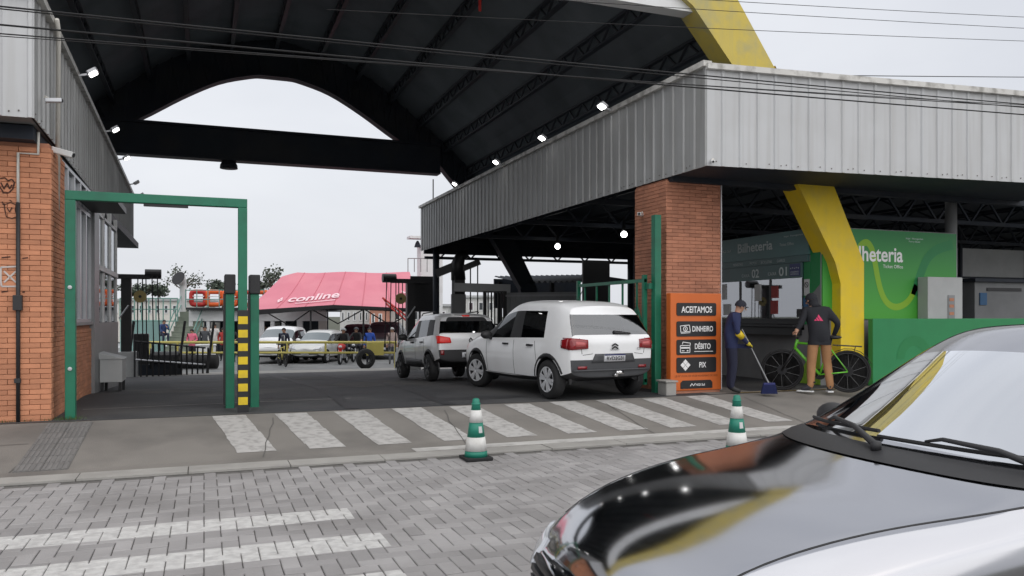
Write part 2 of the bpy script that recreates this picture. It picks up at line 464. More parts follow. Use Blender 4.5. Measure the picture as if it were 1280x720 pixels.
for iy in range(int(0.2 / PW), int(8.62 / PW)):
    for ix in range(int(-8 / PW), int(10.5 / PW)):
        k = (ix - iy) % 4
        if k == 0: c = (ix * PW + PW, iy * PW + PW / 2); h = True
        elif k == 3: c = (ix * PW + PW / 2, iy * PW + PW); h = False
        else: continue
        if c[1] + (0 if h else PW) > 8.66: continue
        t = c[0] * SN + c[1] * CS; la = c[0] * CS - c[1] * SN
        px, py = (640 + 1000 * la / t, 395 + 1000 * CAMZ / t) if t > 1 else (-999, 9999)
        hidden = py > 600 and px > 760
        pav.append((t + (50 if hidden or py > 735 or px < -15 else 0), c, h))
pav.sort(key=lambda q: q[0])
rest = MB()
for i, (t, c, h) in enumerate(pav):
    dz = random.uniform(-0.003, 0.002)
    rx, ry = random.uniform(-0.012, 0.012), random.uniform(-0.012, 0.012)
    if i < 300:
        o = inst('paver', PHm if h else PVm, (c[0], c[1], dz), 0, street, rot=(rx, ry, random.uniform(-0.01, 0.01)))
    else:
        s = PH if h else PV
        rest.add([Vector((v.x + c[0], v.y + c[1], v.z + dz + rx * v.y - ry * v.x)) for v in s.v], s.f)
part('pavers', rest, 'paver', street, kind='stuff')

# gutter of kerb stones, ramped pavement, tactile strip --------------
gut = MB(); gut.box((-60, 8.66, -0.03), (60, 9.30, -0.006))
gutter = part('gutter', gut, 'joint', kind='structure')
ks = MB(); ks.box((-0.495, -0.17, -0.03), (0.495, 0.17, 0.012)); ksm = ks.mesh('kerb_stone', 'kerb')
for i in range(-8, 12):
    inst('kerb_stone', ksm, (i + 0.35, 8.84, random.uniform(-0.004, 0.004)), 0, gutter)
ag = MB(); ag.box((-30, 9.015, -0.02), (30, 9.31, 0.004)); part('gutter_apron', ag, 'concrete', gutter)

pv = MB()
def pavz(Y): return 0.25 * (Y - 9.3) / 2.1
ys = [9.3 + 0.35 * i for i in range(7)]
for a, b in zip(ys[:-1], ys[1:]):
    pv.add([(-30, a, pavz(a)), (30, a, pavz(a)), (30, b, pavz(b)), (-30, b, pavz(b))], [(0, 1, 2, 3)])
pavement = part('pavement', pv, 'concrete', kind='structure')
M['zebra'] = mat('crosswalk_paint', (0.45, 0.44, 0.425), 0.75, var=0.1, vs=4, dirt=(0.24, 0.23, 0.22), dirt_amt=0.65, dirt_scale=11, bump=0.4, bs=90)
M['zebra2'] = mat('crosswalk_border', (0.50, 0.49, 0.47), 0.75, var=0.1, vs=4, dirt=(0.26, 0.25, 0.24), dirt_amt=0.6, dirt_scale=4, bump=0.4, bs=90)
def rampstrip(x0, x1, y0, y1, dz=0.004, xs=0.0):
    mb = MB(); n = 8
    for i in range(n):
        a = y0 + (y1 - y0) * i / n; b = y0 + (y1 - y0) * (i + 1) / n
        j = lambda: random.uniform(-0.012, 0.012)
        mb.add([(x0 + j() + xs * (y1 - a), a, pavz(a) + dz), (x1 + j() + xs * (y1 - a), a, pavz(a) + dz), (x1 + j() + xs * (y1 - b), b, pavz(b) + dz), (x0 + j() + xs * (y1 - b), b, pavz(b) + dz)], [(0, 1, 2, 3)])
    return mb
for i, X in enumerate((0.10, 0.90, 1.70, 2.52, 3.36, 4.22, 5.0, 5.78, 6.6, 7.45)):
    part('crosswalk_stripe', rampstrip(X, X + 0.42, 9.55, 11.36 - 0.02 * (i % 3), xs=0.14), 'zebra', pavement)
bl = MB(); bl.box((2.3, 9.06, -0.01), (9.2, 9.29, 0.009)); part('crosswalk_border', bl, 'zebra2', gutter)
# tactile strip: ribbed tiles
tt = MB()
tt.box((-0.122, -0.122, -0.02), (0.122, 0.122, 0.008))
for k in range(5): tt.box((-0.1 + k * 0.05 - 0.012, -0.115, 0.008), (-0.1 + k * 0.05 + 0.012, 0.115, 0.013))
ttm = tt.mesh('tactile_tile', 'tile')
slope = math.atan(0.25 / 2.1)
for i in range(2):
    for j in range(8):
        y = 9.44 + j * 0.25
        inst('tactile_tile', ttm, (-1.68 + i * 0.25, y, pavz(y) + 0.001), 0, pavement, rot=(slope, 0, 0))
# cracks and joints in the concrete
def crack(pts, w=0.012, name='joint_line', m='joint', dz=0.0035, par=None, zf=pavz):
    mb = MB()
    for (x0, y0), (x1, y1) in zip(pts[:-1], pts[1:]):
        d = Vector((x1 - x0, y1 - y0)); n = Vector((-d.y, d.x)).normalized() * w / 2
        mb.add([(x0 - n.x, y0 - n.y, zf(y0 - n.y) + dz), (x1 - n.x, y1 - n.y, zf(y1 - n.y) + dz), (x1 + n.x, y1 + n.y, zf(y1 + n.y) + dz), (x0 + n.x, y0 + n.y, zf(y0 + n.y) + dz)], [(0, 1, 2, 3)])
    return part(name, mb, m, par or pavement)
for x in (-1.84, 0.62, 2.98, 5.62, 8.2):
    pts = [(x + random.uniform(-.02, .02) + 0.04 * k, 9.32 + k * 0.3) for k in range(7)]
    crack(pts, dz=0.006)
crack([(-4, 10.35), (-1.85, 10.4)], dz=0.006)

# the terminal's asphalt floor, sloping down to the landing --------------
fl = MB()
ys = [11.4, 12, 13, 14, 15, 18, 21, 24, 27, 30, 32]
xs = [-12, -6, -2, 2, 6, 10, 16, 40]
for a, b in zip(ys[:-1], ys[1:]):
    for x0, x1 in zip(xs[:-1], xs[1:]):
        ja = 0.25 if a == 11.4 else gz(a)
        fl.add([(x0, a, ja + 0.004), (x1, a, ja + 0.004), (x1, b, gz(b) + 0.004), (x0, b, gz(b) + 0.004)], [(0, 1, 2, 3)])
fl.add([(-12, 32, -0.6), (40, 32, -0.6), (40, 32, -3.3), (-12, 32, -3.3)], [(0, 1, 2, 3)])
floor = part('terminal_floor', fl, 'asphalt', kind='structure')
M['paint_thin'] = mat('faded_line', (0.24, 0.235, 0.23), 0.8, var=0.2, dirt=(0.06, 0.06, 0.06), dirt_amt=0.6, dirt_scale=3)
M['paint_yel'] = mat('faded_yellow', (0.35, 0.24, 0.07), 0.8, var=0.2, dirt=(0.15, 0.13, 0.1), dirt_amt=0.6, dirt_scale=3)
fz = lambda y: gz(max(y, 11.4))
crack([(-1.6, 12.75), (0.4, 12.9), (2.2, 12.95)], 0.05, 'painted_line', 'paint_thin', 0.008, floor, fz)
apron = MB(); apron.add([(8.0, 11.41, 0.2585), (30, 11.41, 0.2585), (30, 17, 0.2585 + gz(17) - 0.25), (30, 17, 0.26), (8.0, 17, 0.26)], [(0, 1, 2, 4)])
part('ticket_apron', apron, 'concrete', floor)
crack([(8.6, 11.45), (9.4, 11.43), (11.0, 11.42)], 0.06, 'yellow_line', 'paint_yel', 0.012, floor, fz)
# landing lip of pale concrete
lp = MB(); lp.box((-6, 30.9, -0.56), (12, 32.3, -0.54 + 0.0)); part('landing_lip', lp, 'kerb', floor)
M['patch_a'] = mat('asphalt_patch', (0.028, 0.028, 0.031), 0.65, var=0.3, vs=3, bump=0.8, bs=130)
M['patch_b'] = mat('worn_asphalt', (0.085, 0.083, 0.080), 0.8, var=0.3, vs=4, bump=0.8, bs=130, dirt=(0.045, 0.045, 0.047), dirt_amt=0.7, dirt_scale=2)
prn = random.Random(5)
for k, (cx, cy, rx, ry, m) in enumerate(((1.4, 13.8, 1.5, .55, 'patch_a'), (3.4, 16.5, 1.3, 1.6, 'patch_b'), (0.2, 18.5, 1.1, 1.8, 'patch_a'), (2.2, 22.5, 1.6, 2.4, 'patch_b'), (-.6, 15.6, .5, .9, 'patch_b'), (4.0, 12.3, 1.1, .3, 'patch_a'), (5.2, 21.5, .8, 2.6, 'patch_a'))):
    mb = MB(); n = 18; ring_ = []
    for q in range(n):
        a = 2 * math.pi * q / n; f = prn.uniform(.72, 1.1); y = cy + ry * f * math.sin(a); ring_.append((cx + rx * f * math.cos(a), y, gz(max(y, 11.45)) + .0065))
    mb.add([(cx, cy, gz(cy) + .0065)] + ring_, [(0, 1 + q, 1 + (q + 1) % n) for q in range(n)]); part('asphalt_patch', mb, m, floor)
for x0 in (2.0, 3.45):
    crack([(x0 + .02 * math.sin(y * 2), y) for y in [11.5 + .5 * k for k in range(36)]], .19, 'tyre_track', 'patch_a', .0095, floor, fz)
M['stain'] = mat('oil_stain', (0.022, 0.022, 0.024), 0.6, var=0.3, vs=3)

# ================================================================== brick work
BC = {}
def brick_mesh(l, h, m):
    k = (round(l, 3), m)
    if k in BC: return BC[k]
    mb = MB(); c = 0.004; x, y = l / 2, h / 2
    mb.add([(-x, 0.03, -y), (x, 0.03, -y), (x, 0.03, y), (-x, 0.03, y), (-x, c, -y), (x, c, -y), (x, c, y), (-x, c, y),
            (-x + c, 0, -y + c), (x - c, 0, -y + c), (x - c, 0, y - c), (-x + c, 0, y - c)],
           [(0, 1, 5, 4), (1, 2, 6, 5), (2, 3, 7, 6), (3, 0, 4, 7), (4, 5, 9, 8), (5, 6, 10, 9), (6, 7, 11, 10), (7, 4, 8, 11), (8, 9, 10, 11)])
    BC[k] = (mb, mb.mesh('brick', m)); return BC[k]
def brickwork(parent, P, ang, length, height, m, maxobj, course=0.065, bl=0.24, jt=0.0045):
    """local x runs along the wall, the face looks towards -y; P is the lower left corner of the face"""
    P = Vector(P); ex = Vector((math.cos(ang), math.sin(ang), 0))
    lst = []
    for r in range(int(height / course)):
        z = (r + 0.5) * course
        x = -(bl / 2 if r % 2 else 0)
        while x < length - 0.01:
            a, b = max(x, 0), min(x + bl, length)
            if b - a > 0.03:
                c = P + ex * ((a + b) / 2) + Vector((0, 0, z))
                lst.append(((c - Vector((0, 0, CAMZ))).length, c, b - a - jt))
            x += bl
    order = sorted(lst, key=lambda q: q[0])
    st = MB(); nrm = Vector((math.sin(ang), -math.cos(ang), 0))
    rot = Matrix.Rotation(ang, 3, 'Z')
    for i, (d, c, l) in enumerate(order):
        c = c + nrm * random.uniform(-0.002, 0.004)
        mb, me = brick_mesh(l, course - jt, m)
        if i < maxobj: inst('brick', me, c, ang, parent)
        else: st.add([rot @ v + c for v in mb.v], mb.f)
    if len(order) > maxobj: part('bricks', st, m, parent, kind='stuff')

# ================================================================== fascia panels
RIB = 0.32
def fascia_mesh(h, m, w=RIB):
    mb = MB()
    prof = [(0, 0), (w - 0.075, 0), (w - 0.058, -0.024), (w - 0.022, -0.024), (w - 0.005, 0), (w, 0)]
    for (x0, y0), (x1, y1) in zip(prof[:-1], prof[1:]):
        mb.add([(x0, y0, 0), (x1, y1, 0), (x1, y1, h), (x0, y0, h)], [(0, 1, 2, 3)])
        mb.add([(x0, 0.012, 0), (x1, 0.012, 0), (x1, 0.012, h), (x0, 0.012, h)], [(3, 2, 1, 0)])
        mb.add([(x0, y0, 0), (x0, 0.012, 0), (x1, 0.012, 0), (x1, y1, 0)], [(0, 1, 2, 3)])
    return mb.mesh('fascia_panel', m)
FM = {}
def fascia(parent, p, q, z0, z1, m='fascia'):
    """row of ribbed sheets from p to q (xy), the face to the right-hand side when walking p->q"""
    h = round(z1 - z0, 2)
    if (h, m) not in FM: FM[(h, m)] = fascia_mesh(h, m)
    p = Vector((*p, z0)); q = Vector((*q, z0)); d = (q - p); n = max(1, round(d.length / RIB)); ang = math.atan2(d.y, d.x)
    sc = d.length / n / RIB
    out = Vector((math.sin(ang), -math.cos(ang), 0))
    for i in range(n):
        o = inst('fascia_panel', FM[(h, m)], p + d * (i / n), ang, parent); o.scale.x = sc
    fm = MB(); e = d.normalized()
    a = p + out * 0.06 - e * 0.02 + Vector((0, 0, h - 0.03)); b = q + out * 0.06 + e * 0.02 + Vector((0, 0, h - 0.03))
    fm.bar(a - out * 0.06, b - out * 0.06, 0.16, 0.09)
    part('top_flashing', fm, 'flash', parent)
    sm = MB(); 
    for i in range(n):
        for dx, dz in ((0.06, 0.06), (0.16, 0.075)):
            if random.random() < 0.6:
                c = p + d * ((i + dx / RIB) / n) + out * 0.004 + Vector((0, 0, dz))
                sm.bar(c, c + out * 0.006, 0.016, 0.016)
    part('screws', sm, 'screw', parent, kind='stuff')

# ================================================================== right canopy hall
FX, FY0, FY1 = 7.55, 10.88, 29.1
FQ = (16.2, 9.95)                         # far right end of the street fascia
hall = empty('canopy_hall', (12, 18, 0), label='white ribbed-metal canopy hall with floodlights along its fascia over the ticket office', cat='building')
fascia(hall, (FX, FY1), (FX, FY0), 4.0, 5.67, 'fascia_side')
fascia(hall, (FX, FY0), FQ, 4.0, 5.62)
mb = MB()
mb.add([(FX + .05, FY0 + .05, 4.02), (FQ[0], FQ[1] + .05, 4.02), (FQ[0], 12.0, 4.02), (FX + 0.05, 12.0, 4.02)], [(3, 2, 1, 0)])
mb.box((FX + 0.06, 12.0, 3.93), (46, 12.18, 4.28))
part('soffit', mb, 'steel_dk', hall)
mb = MB(); mb.box((FX + 0.06, FY0 + 0.9, 5.3), (46, FY1 - 0.1, 5.42)); part('roof', mb, 'steel_dk', hall)
mb = MB(); mb.box((17.5, 29.0, 2.6), (46, 29.2, 5.3)); part('dark_backdrop', mb, 'steel_dk', hall)  # added dark sheet standing in for the gloom deeper in the hall
for y in (15.5, 19.5, 23.5, 28.9):       # trusses across the hall
    t = MB(); z0, z1 = (4.05, 4.75) if y < 28 else (3.75, 4.35)
    t.bar((FX + .1, y, z0), (46, y, z0), 0.1); t.bar((FX + .1, y, z1), (46, y, z1), 0.1)
    x = FX + .1; k = 0
    while x < 45:
        t.bar((x, y, z0 if k % 2 else z1), (x + 0.6, y, z1 if k % 2 else z0), 0.05); x += 0.6; k += 1
    part('truss', t, 'steel_dk', hall)
for x in (9.6, 12.5, 15.4, 18.3, 21.2, 24.1, 27, 30, 33):
    t = MB(); t.bar((x, 12.2, 4.95), (x, 28.8, 4.95), 0.09); t.bar((x, 12.2, 4.6), (x, 28.8, 4.6), 0.07)
    y = 12.2; k = 0
    while y < 28:
        t.bar((x, y, 4.6 if k % 2 else 4.95), (x, y + 0.7, 4.95 if k % 2 else 4.6), 0.04); y += 0.7; k += 1
    part('truss', t, 'steel_dk', hall)
# deep dark ceiling edge beam towards the far side
mb = MB(); mb.box((FX + 0.1, 28.95, 3.9), (46, 29.05, 5.3)); part('end_panel', mb, 'steel_dk', hall)
for (x, y, r) in ((14.62, 12.35, 0.115), (7.95, 28.4, 0.12), (16.2, 28.6, 0.15), (22, 12.4, 0.12)):
    c = MB(); c.lathe([(r, gz(y) - 0.02), (r, 4.3)], (x, y, 0), n=16); part('column', c, 'grey_metal' if y < 20 else 'steel_dk', hall, smooth=True)
# back wall panels on the right, dim
for i, (x0, x1, z0, z1) in enumerate(((21.5, 24.0, 1.9, 3.9), (24.1, 27.2, 1.9, 3.9))):
    c = MB(); c.box((x0, 20.0, z0), (x1, 20.06, z1)); part('back_panel', c, 'grey_lt', hall)
c = MB()
for x in (21.4, 24.05, 27.3): c.bar((x, 19.95, gz(20) - 0.02), (x, 19.95, 4.7), 0.1)
c.bar((21.4, 19.95, 2.9), (27.3, 19.95, 2.9), 0.06); part('back_frame', c, 'steel_dk', hall)
# brick pillar
pil = empty('brick_pillar', (8.1, 12.65, 0.25), label='square brick pillar carrying the white canopy corner, behind the orange totem', cat='pillar')
mb = MB(); mb.box((7.585, 12.13, 0.2), (8.67, 13.2, 3.99)); part('core', mb, 'mortar', pil)
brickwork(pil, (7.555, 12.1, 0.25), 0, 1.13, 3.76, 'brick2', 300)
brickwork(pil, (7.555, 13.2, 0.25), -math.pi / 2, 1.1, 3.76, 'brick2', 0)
mb = MB(); mb.bar((8.69, 12.09, 0.25), (8.69, 12.09, 3.98), 0.02); part('corner_trim', mb, 'alu', pil)

# ================================================================== vault between the two buildings
XC = 2.25
INTR = [(0, 9.6), (0.4, 9.6), (0.8, 9.55), (1.79, 9.25), (2.88, 8.66), (4.17, 7.83), (5.72, 7.0), (6.55, 6.05), (7.88, 4.2), (8.87, 2.6), (9.0, 2.2), (9.0, -0.9)]
EXTR = [(0, 10.95), (0.4, 10.9), (0.8, 10.8), (2.0, 10.5), (3.3, 9.9), (4.43, 9.06), (5.6, 8.15), (6.65, 7.25), (7.48, 6.15), (8.7, 4.3), (9.57, 2.6), (9.57, -0.9)]
def smooth_prof(P, k=4):
    out = []; n = len(P)
    for i in range(n - 1):
        if i >= 6 or i == 0: out.append(P[i]); continue
        p0, p1, p2, p3 = (Vector(P[max(i - 1, 0)]), Vector(P[i]), Vector(P[i + 1]), Vector(P[i + 2]))
        for j in range(k):
            t = j / k; v = 0.5 * ((2 * p1) + (p2 - p0) * t + (2 * p0 - 5 * p1 + 4 * p2 - p3) * t * t + (3 * p1 - p0 - 3 * p2 + p3) * t ** 3)
            out.append((v.x, v.y))
    out.append(P[-1]); return out
INTR, EXTR = smooth_prof(INTR), smooth_prof(EXTR)
def poly_at(P, d):
    d = abs(d)
    for (a, za), (b, zb) in zip(P[:-1], P[1:]):
        if a <= d <= b and b > a: return za + (zb - za) * (d - a) / (b - a)
    return P[-1][1]
def arch_mb(y0, y1, zbot, rng=None, sides=(1, -1)):
    mb = MB(); INTR_, EXTR_ = (INTR, EXTR) if rng is None else (INTR[rng[0]:rng[1]], EXTR[rng[0]:rng[1]]); n = len(INTR_)
    for s in sides:
        for y in (y0, y1):
            pass
        I = [(XC + s * d, max(z, zbot)) for d, z in INTR_]; E = [(XC + s * d, max(z, zbot)) for d, z in EXTR_]
        vs = []
        for (x, z), (X, Z) in zip(I, E): vs += [(x, y0, z), (X, y0, Z), (x, y1, z), (X, y1, Z)]
        fs = []
        for i in range(n - 1):
            a, b = 4 * i, 4 * i + 4
            fs += [(a, a + 1, b + 1, b), (a + 2, b + 2, b + 3, a + 3), (a, b, b + 2, a + 2), (a + 1, a + 3, b + 3, b + 1)]
        if s < 0: fs = [f[::-1] for f in fs]
        mb.add(vs, fs)
    return mb
vault = empty('vault_roof', (XC, 20, 0), label='dark arched vault roof with yellow portal arch spanning the ferry entrance', cat='roof')
KN = len(INTR) - 4
INTR[KN:KN] = [(7.05, 5.36)]; EXTR[KN:KN] = [(8.0, 5.36)]
part('portal_arch', arch_mb(11.9, 12.35, 0.1, (0, KN + 1)), 'yellow_old', vault, label='weathered upper part of the yellow portal arch')
for s_ in (1, -1): part('portal_leg', arch_mb(11.9, 12.35, 0.1, (KN, len(INTR)), (s_,)), 'yellow', vault, label='kinked yellow leg of the portal arch')
part('rear_arch', arch_mb(28.02, 28.3, -0.7), 'steel_dk', vault, label='dark truss arch at the river end')
wb = MB()
for s in (1, -1):
    pts = [i * 0.42 for i in range(1, 19)]
    for k, d in enumerate(pts):
        d2 = d + 0.21
        zi, ze = poly_at(INTR, d), poly_at(EXTR, d2)
        wb.bar((XC + s * d, 27.95, zi + 0.1), (XC + s * d2 * 1.02, 27.95, ze - 0.08), 0.07, 0.06)
        wb.bar((XC + s * d2 * 1.02, 27.95, ze - 0.08), (XC + s * (d + 0.42), 27.95, poly_at(INTR, d + 0.42) + 0.1), 0.07, 0.06)
part('arch_web', wb, 'steel_dk', vault)
ed = MB()
for s in (1, -1):
    for (a, za), (b, zb) in zip(INTR[:-3], INTR[1:-2]):
        ed.bar((XC + s * a, 27.9, za + 0.03), (XC + s * b, 27.9, zb + 0.03), 0.14, 0.07)
part('arch_lower_chord', ed, 'steel_dk', vault)
tb = MB(); tb.box((-3.3, 27.7, 6.72), (7.9, 28.01, 7.70)); tb.box((-3.3, 27.6, 6.66), (7.9, 28.1, 6.76)); tb.box((-3.3, 27.6, 7.66), (7.9, 28.1, 7.74))
part('rear_tie_beam', tb, 'steel_dk', vault)
tb = MB(); tb.box((-3.8, 12.0, 6.93), (8.25, 12.3, 7.75)); part('front_tie_beam', tb, 'white', vault)
# roof sheets bay by bay
PUR = [0, 1.4, 2.7, 3.85, 4.9, 5.85, 6.75, 7.35]
for s in (1, -1):
    for a, b in zip(PUR[:-1], PUR[1:]):
        for k in range(12):
            y0 = 12.36 + k * 1.306; y1 = y0 + 1.33
            mb = MB(); n = 4
            for i in range(n):
                d0 = a + (b - a) * i / n; d1 = a + (b - a) * (i + 1) / n
                z0, z1 = poly_at(EXTR, d0) - 0.06, poly_at(EXTR, d1) - 0.06
                vs = [(XC + s * d0, y0, z0 + 0.02), (XC + s * d1, y0, z1 + 0.02), (XC + s * d1, y1, z1), (XC + s * d0, y1, z0)]
                mb.add(vs, [(0, 1, 2, 3)] if s < 0 else [(3, 2, 1, 0)])
            part('roof_sheet', mb, 'roofsheet', vault)
    for d in PUR[:-1]:
        if d == 0 and s < 0: continue
        x = XC + s * d; zt = poly_at(EXTR, d) - 0.10
        t = MB(); t.bar((x, 12.36, zt), (x, 28, zt), 0.10, 0.06); t.bar((x, 12.36, zt - 0.34), (x, 28, zt - 0.34), 0.12, 0.05)
        y = 12.4; k = 0
        while y < 27.8:
            t.bar((x, y, zt if k % 2 else zt - 0.34), (x, y + 0.4, zt - 0.34 if k % 2 else zt), 0.05, 0.03); y += 0.4; k += 1
        part('purlin', t, 'purlin', vault)

# ================================================================== left building
LXa, LXb, LYa, LYb = -1.88, -2.15, 10.9, 28.6
lb = empty('gatehouse', (-4.5, 14, 0.2), label='brick gatehouse with white metal fascia and graffiti beside the green gate frame', cat='building')
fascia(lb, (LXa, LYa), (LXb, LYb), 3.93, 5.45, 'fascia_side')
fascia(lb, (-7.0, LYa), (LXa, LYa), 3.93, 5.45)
mb = MB(); mb.add([(-7, LYa + .05, 3.95), (LXa - .05, LYa + .05, 3.95), (LXb - .05, LYb, 3.95), (-7, LYb, 3.95)], [(3, 2, 1, 0)])
part('soffit', mb, 'grey_wall', lb)
mb = MB(); mb.box((-7, 11.35, 3.76), (-1.97, 28.4, 3.93)); part('eave_beam', mb, 'steel_dk', lb)
mb = MB(); mb.box((-7, 10.95, 5.3), (-2.2, 28.5, 5.38)); part('roof', mb, 'steel_dk', lb)
mb = MB(); mb.box((-7, LYb - 0.05, 3.93), (LXb, LYb, 5.45)); part('end_fascia', mb, 'fascia', lb)
WY = 11.58
mb = MB(); mb.box((-7, WY + 0.03, 0.1), (-1.84, 12.62, 3.77)); part('wall_core', mb, 'mortar', lb)
brickwork(lb, (-3.25, WY, 0.2), 0, 1.43, 3.57, 'brick', 300)
brickwork(lb, (-1.81, WY, 0.2), math.pi / 2, 1.05, 3.57, 'brick', 0)
# side: low brick wall, windows above, grey metal bay
XL = -1.86
mb = MB(); mb.box((-6.9, 12.62, -0.3), (XL - 0.03, 15.9, 1.43)); part('low_wall_core', mb, 'mortar', lb)
brickwork(lb, (XL, 12.63, 0.0), math.pi / 2, 3.25, 1.42, 'brick', 270)
mb = MB(); mb.box((XL - 0.16, 12.62, 1.43), (XL + 0.03, 15.9, 1.48)); part('window_sill', mb, 'grey_metal', lb)
mb = MB(); mb.box((-6.5, 12.7, 0.0), (-6.4, 20.5, 3.8)); mb.box((-6.5, 20.4, -0.3), (-2.0, 20.5, 3.8)); part('room_wall', mb, 'cream', lb)
wd = []
yy = [12.64, 13.3, 13.95, 14.6, 15.25, 15.9]
for a, b in zip(yy[:-1], yy[1:]):
    fr = MB(); fr.box((XL - 0.09, a, 1.48), (XL, a + 0.05, 3.78)); fr.box((XL - 0.09, b - 0.05, 1.48), (XL, b, 3.78)); fr.box((XL - 0.09, a + .05, 1.48), (XL, b - .05, 1.53)); fr.box((XL - 0.09, a + .05, 3.3), (XL, b - .05, 3.36)); fr.box((XL - 0.09, a + .05, 3.73), (XL, b - .05, 3.78))
    w = part('window', fr, 'alu', lb)
    for z0, z1 in ((1.53, 3.3), (3.36, 3.73)):
        g = MB(); g.box((XL - 0.05, a + 0.05, z0), (XL - 0.042, b - 0.05, z1)); part('pane', g, 'glass', w)
mb = MB(); mb.box((XL - 0.2, 15.9, -0.05), (XL + 0.05, 16.6, 3.78)); mb.box((XL - 0.12, 16.6, -0.15), (XL + 0.02, 20.4, 1.45)); part('metal_bay', mb, 'grey_metal', lb)
for a, b in ((16.6, 17.85), (17.85, 19.1), (19.1, 20.4)):
    fr = MB(); fr.box((XL - 0.07, a, 1.45), (XL, a + 0.07, 3.78)); fr.box((XL - 0.07, b - 0.07, 1.45), (XL, b, 3.78)); fr.box((XL - 0.07, a, 2.45), (XL + .02, b, 2.55)); fr.box((XL - .07, a, 3.5), (XL, b, 3.56))
    w = part('window', fr, 'white', lb)
    for z0, z1 in ((1.45, 2.45), (2.55, 3.5)):
        g = MB(); g.box((XL - 0.04, a + 0.07, z0), (XL - 0.033, b - 0.07, z1)); part('pane', g, 'glass', w)
mb = MB(); mb.box((XL + 0.0, 14.0, 3.42), (XL + 0.55, 16.0, 3.52)); part('awning_bar', mb, 'black', lb)
# conduit, junction box
mb = MB(); x = -2.17
mb.tube([(-1.95, WY - 0.02, 3.9), (-1.95, WY - 0.02, 3.62), (x, WY - 0.02, 3.62), (x, WY - 0.02, 3.0)], 0.018, 8); part('conduit', mb, 'cream', lb, smooth=True)
mb = MB(); mb.tube([(x, WY - 0.022, 3.0), (x, WY - 0.022, 0.2)], 0.024, 8); part('conduit', mb, 'black_pl', lb, smooth=True, label='dark lower run of the conduit')
mb = MB(); mb.box((x - 0.05, WY - 0.08, 1.65), (x + 0.05, WY, 1.84)); mb.box((x - 0.04, WY - 0.05, 0.74), (x + 0.03, WY, 0.8)); part('junction_box', mb, 'black_pl', lb, bevel=0.006)
mb = MB(); mb.tube([(-1.83, WY + 0.6, 3.0), (-1.78, WY + 0.35, 5.3), (-1.78, WY + 0.2, 5.42)], 0.03, 8); part('downpipe', mb, 'cream', lb, smooth=True)
# graffiti and a sprayed white box on the brick
def scribble(lines, m, w, name='graffiti'):
    g = MB()
    for ln in lines:
        pts = [atY(px, py, WY - 0.006) for px, py in ln]
        for p, q in zip(pts[:-1], pts[1:]): g.bar(p, q, 0.004, w, up=(0, 1, 0)) if False else g.bar(p, q, w, 0.006, up=(0, 1, 0))
    return part(name, g, m, lb)
M['spray_dk'] = mat('spray_dark', (0.06, 0.025, 0.018), 0.9, var=0.2)
M['spray_w'] = mat('spray_white', (0.55, 0.50, 0.47), 0.9, var=0.15)
scribble([[(0, 223), (6, 222), (10, 226), (15, 224), (18, 228), (16, 236), (11, 241), (3, 241)], [(1, 228), (5, 236), (9, 229), (12, 236), (15, 231)], [(0, 234), (4, 240)]], 'spray_dk', 0.014)
scribble([[(5, 254), (6, 262), (8, 271), (15, 273), (21, 271), (19, 262), (20, 256), (13, 253), (5, 256)], [(3, 252), (4, 256)], [(12, 250), (15, 252)], [(21, 254), (25, 252)], [(9, 260), (12, 265), (15, 259)], [(22, 271), (23, 274)]], 'spray_dk', 0.010)
scribble([[(1, 334), (23, 333), (24, 337), (24, 354), (22, 358), (2, 358), (1, 352), (1, 334)], [(5, 339), (20, 353)], [(20, 339), (5, 353)]], 'spray_w', 0.02, 'sprayed_box')
for ln in ([(2, 322), (13, 321)], [(28, 323), (35, 322)], [(2, 365), (10, 364)], [(28, 365), (31, 365)]): scribble([ln], 'spray_dk', 0.014, 'soot_mark')

# electrical box by the grey bay
ebx = empty('cable_box', (-1.6, 16.9, gz(16.9)), label='grey metal cable box on short legs against the gatehouse wall', cat='box')
mb = MB(); mb.box((-1.80, 16.5, 0.35), (-1.42, 17.3, 0.78)); part('body', mb, 'grey_lt', ebx, bevel=0.01)
mb = MB(); mb.add([(-1.82, 16.48, 0.78), (-1.40, 16.48, 0.78), (-1.40, 17.32, 0.78), (-1.82, 17.32, 0.78), (-1.82, 16.48, 0.9), (-1.82, 17.32, 0.9)], [(0, 1, 4), (2, 3, 5), (1, 2, 5, 4), (0, 4, 5, 3), (3, 2, 1, 0)]); part('lid', mb, 'grey_lt', ebx)
for x, y in ((-1.76, 16.56), (-1.46, 16.56), (-1.76, 17.24), (-1.46, 17.24)):
    mb = MB(); mb.box((x - .025, y - .025, 0.08), (x + .025, y + .025, 0.36)); part('leg', mb, 'black', ebx)

# ================================================================== floodlights and lamps
def flood(px, py, P, nrm, lit, label):
    e = empty('floodlight', P, label=label, cat='floodlight', group='floodlights along the fascia tops')
    n = Vector(nrm).normalized()
    mb = MB(); mb.bar(Vector(P) + n * 0.02, Vector(P) + n * 0.22 + Vector((0, 0, 0.05)), 0.03); part('bracket', mb, 'alu', e)
    c = Vector(P) + n * 0.26 + Vector((0, 0, 0.06))
    s = Vector((0, 1, 0))
    dn = (n * 0.55 + Vector((0, 0, -0.83))).normalized(); f = dn.cross(s).normalized()
    mb = MB(); mb.prism(rrect(0.24, 0.17, 0.03), c - dn * 0.05, s, f, 0.05 if s.cross(f).dot(dn) > 0 else -0.05); part('housing', mb, 'alu', e)
    mb = MB(); mb.prism(rrect(0.19, 0.12, 0.02), c + dn * 0.002, s, f, 0.012 if s.cross(f).dot(dn) > 0 else -0.012); part('lens', mb, 'lamp' if lit else 'white', e)
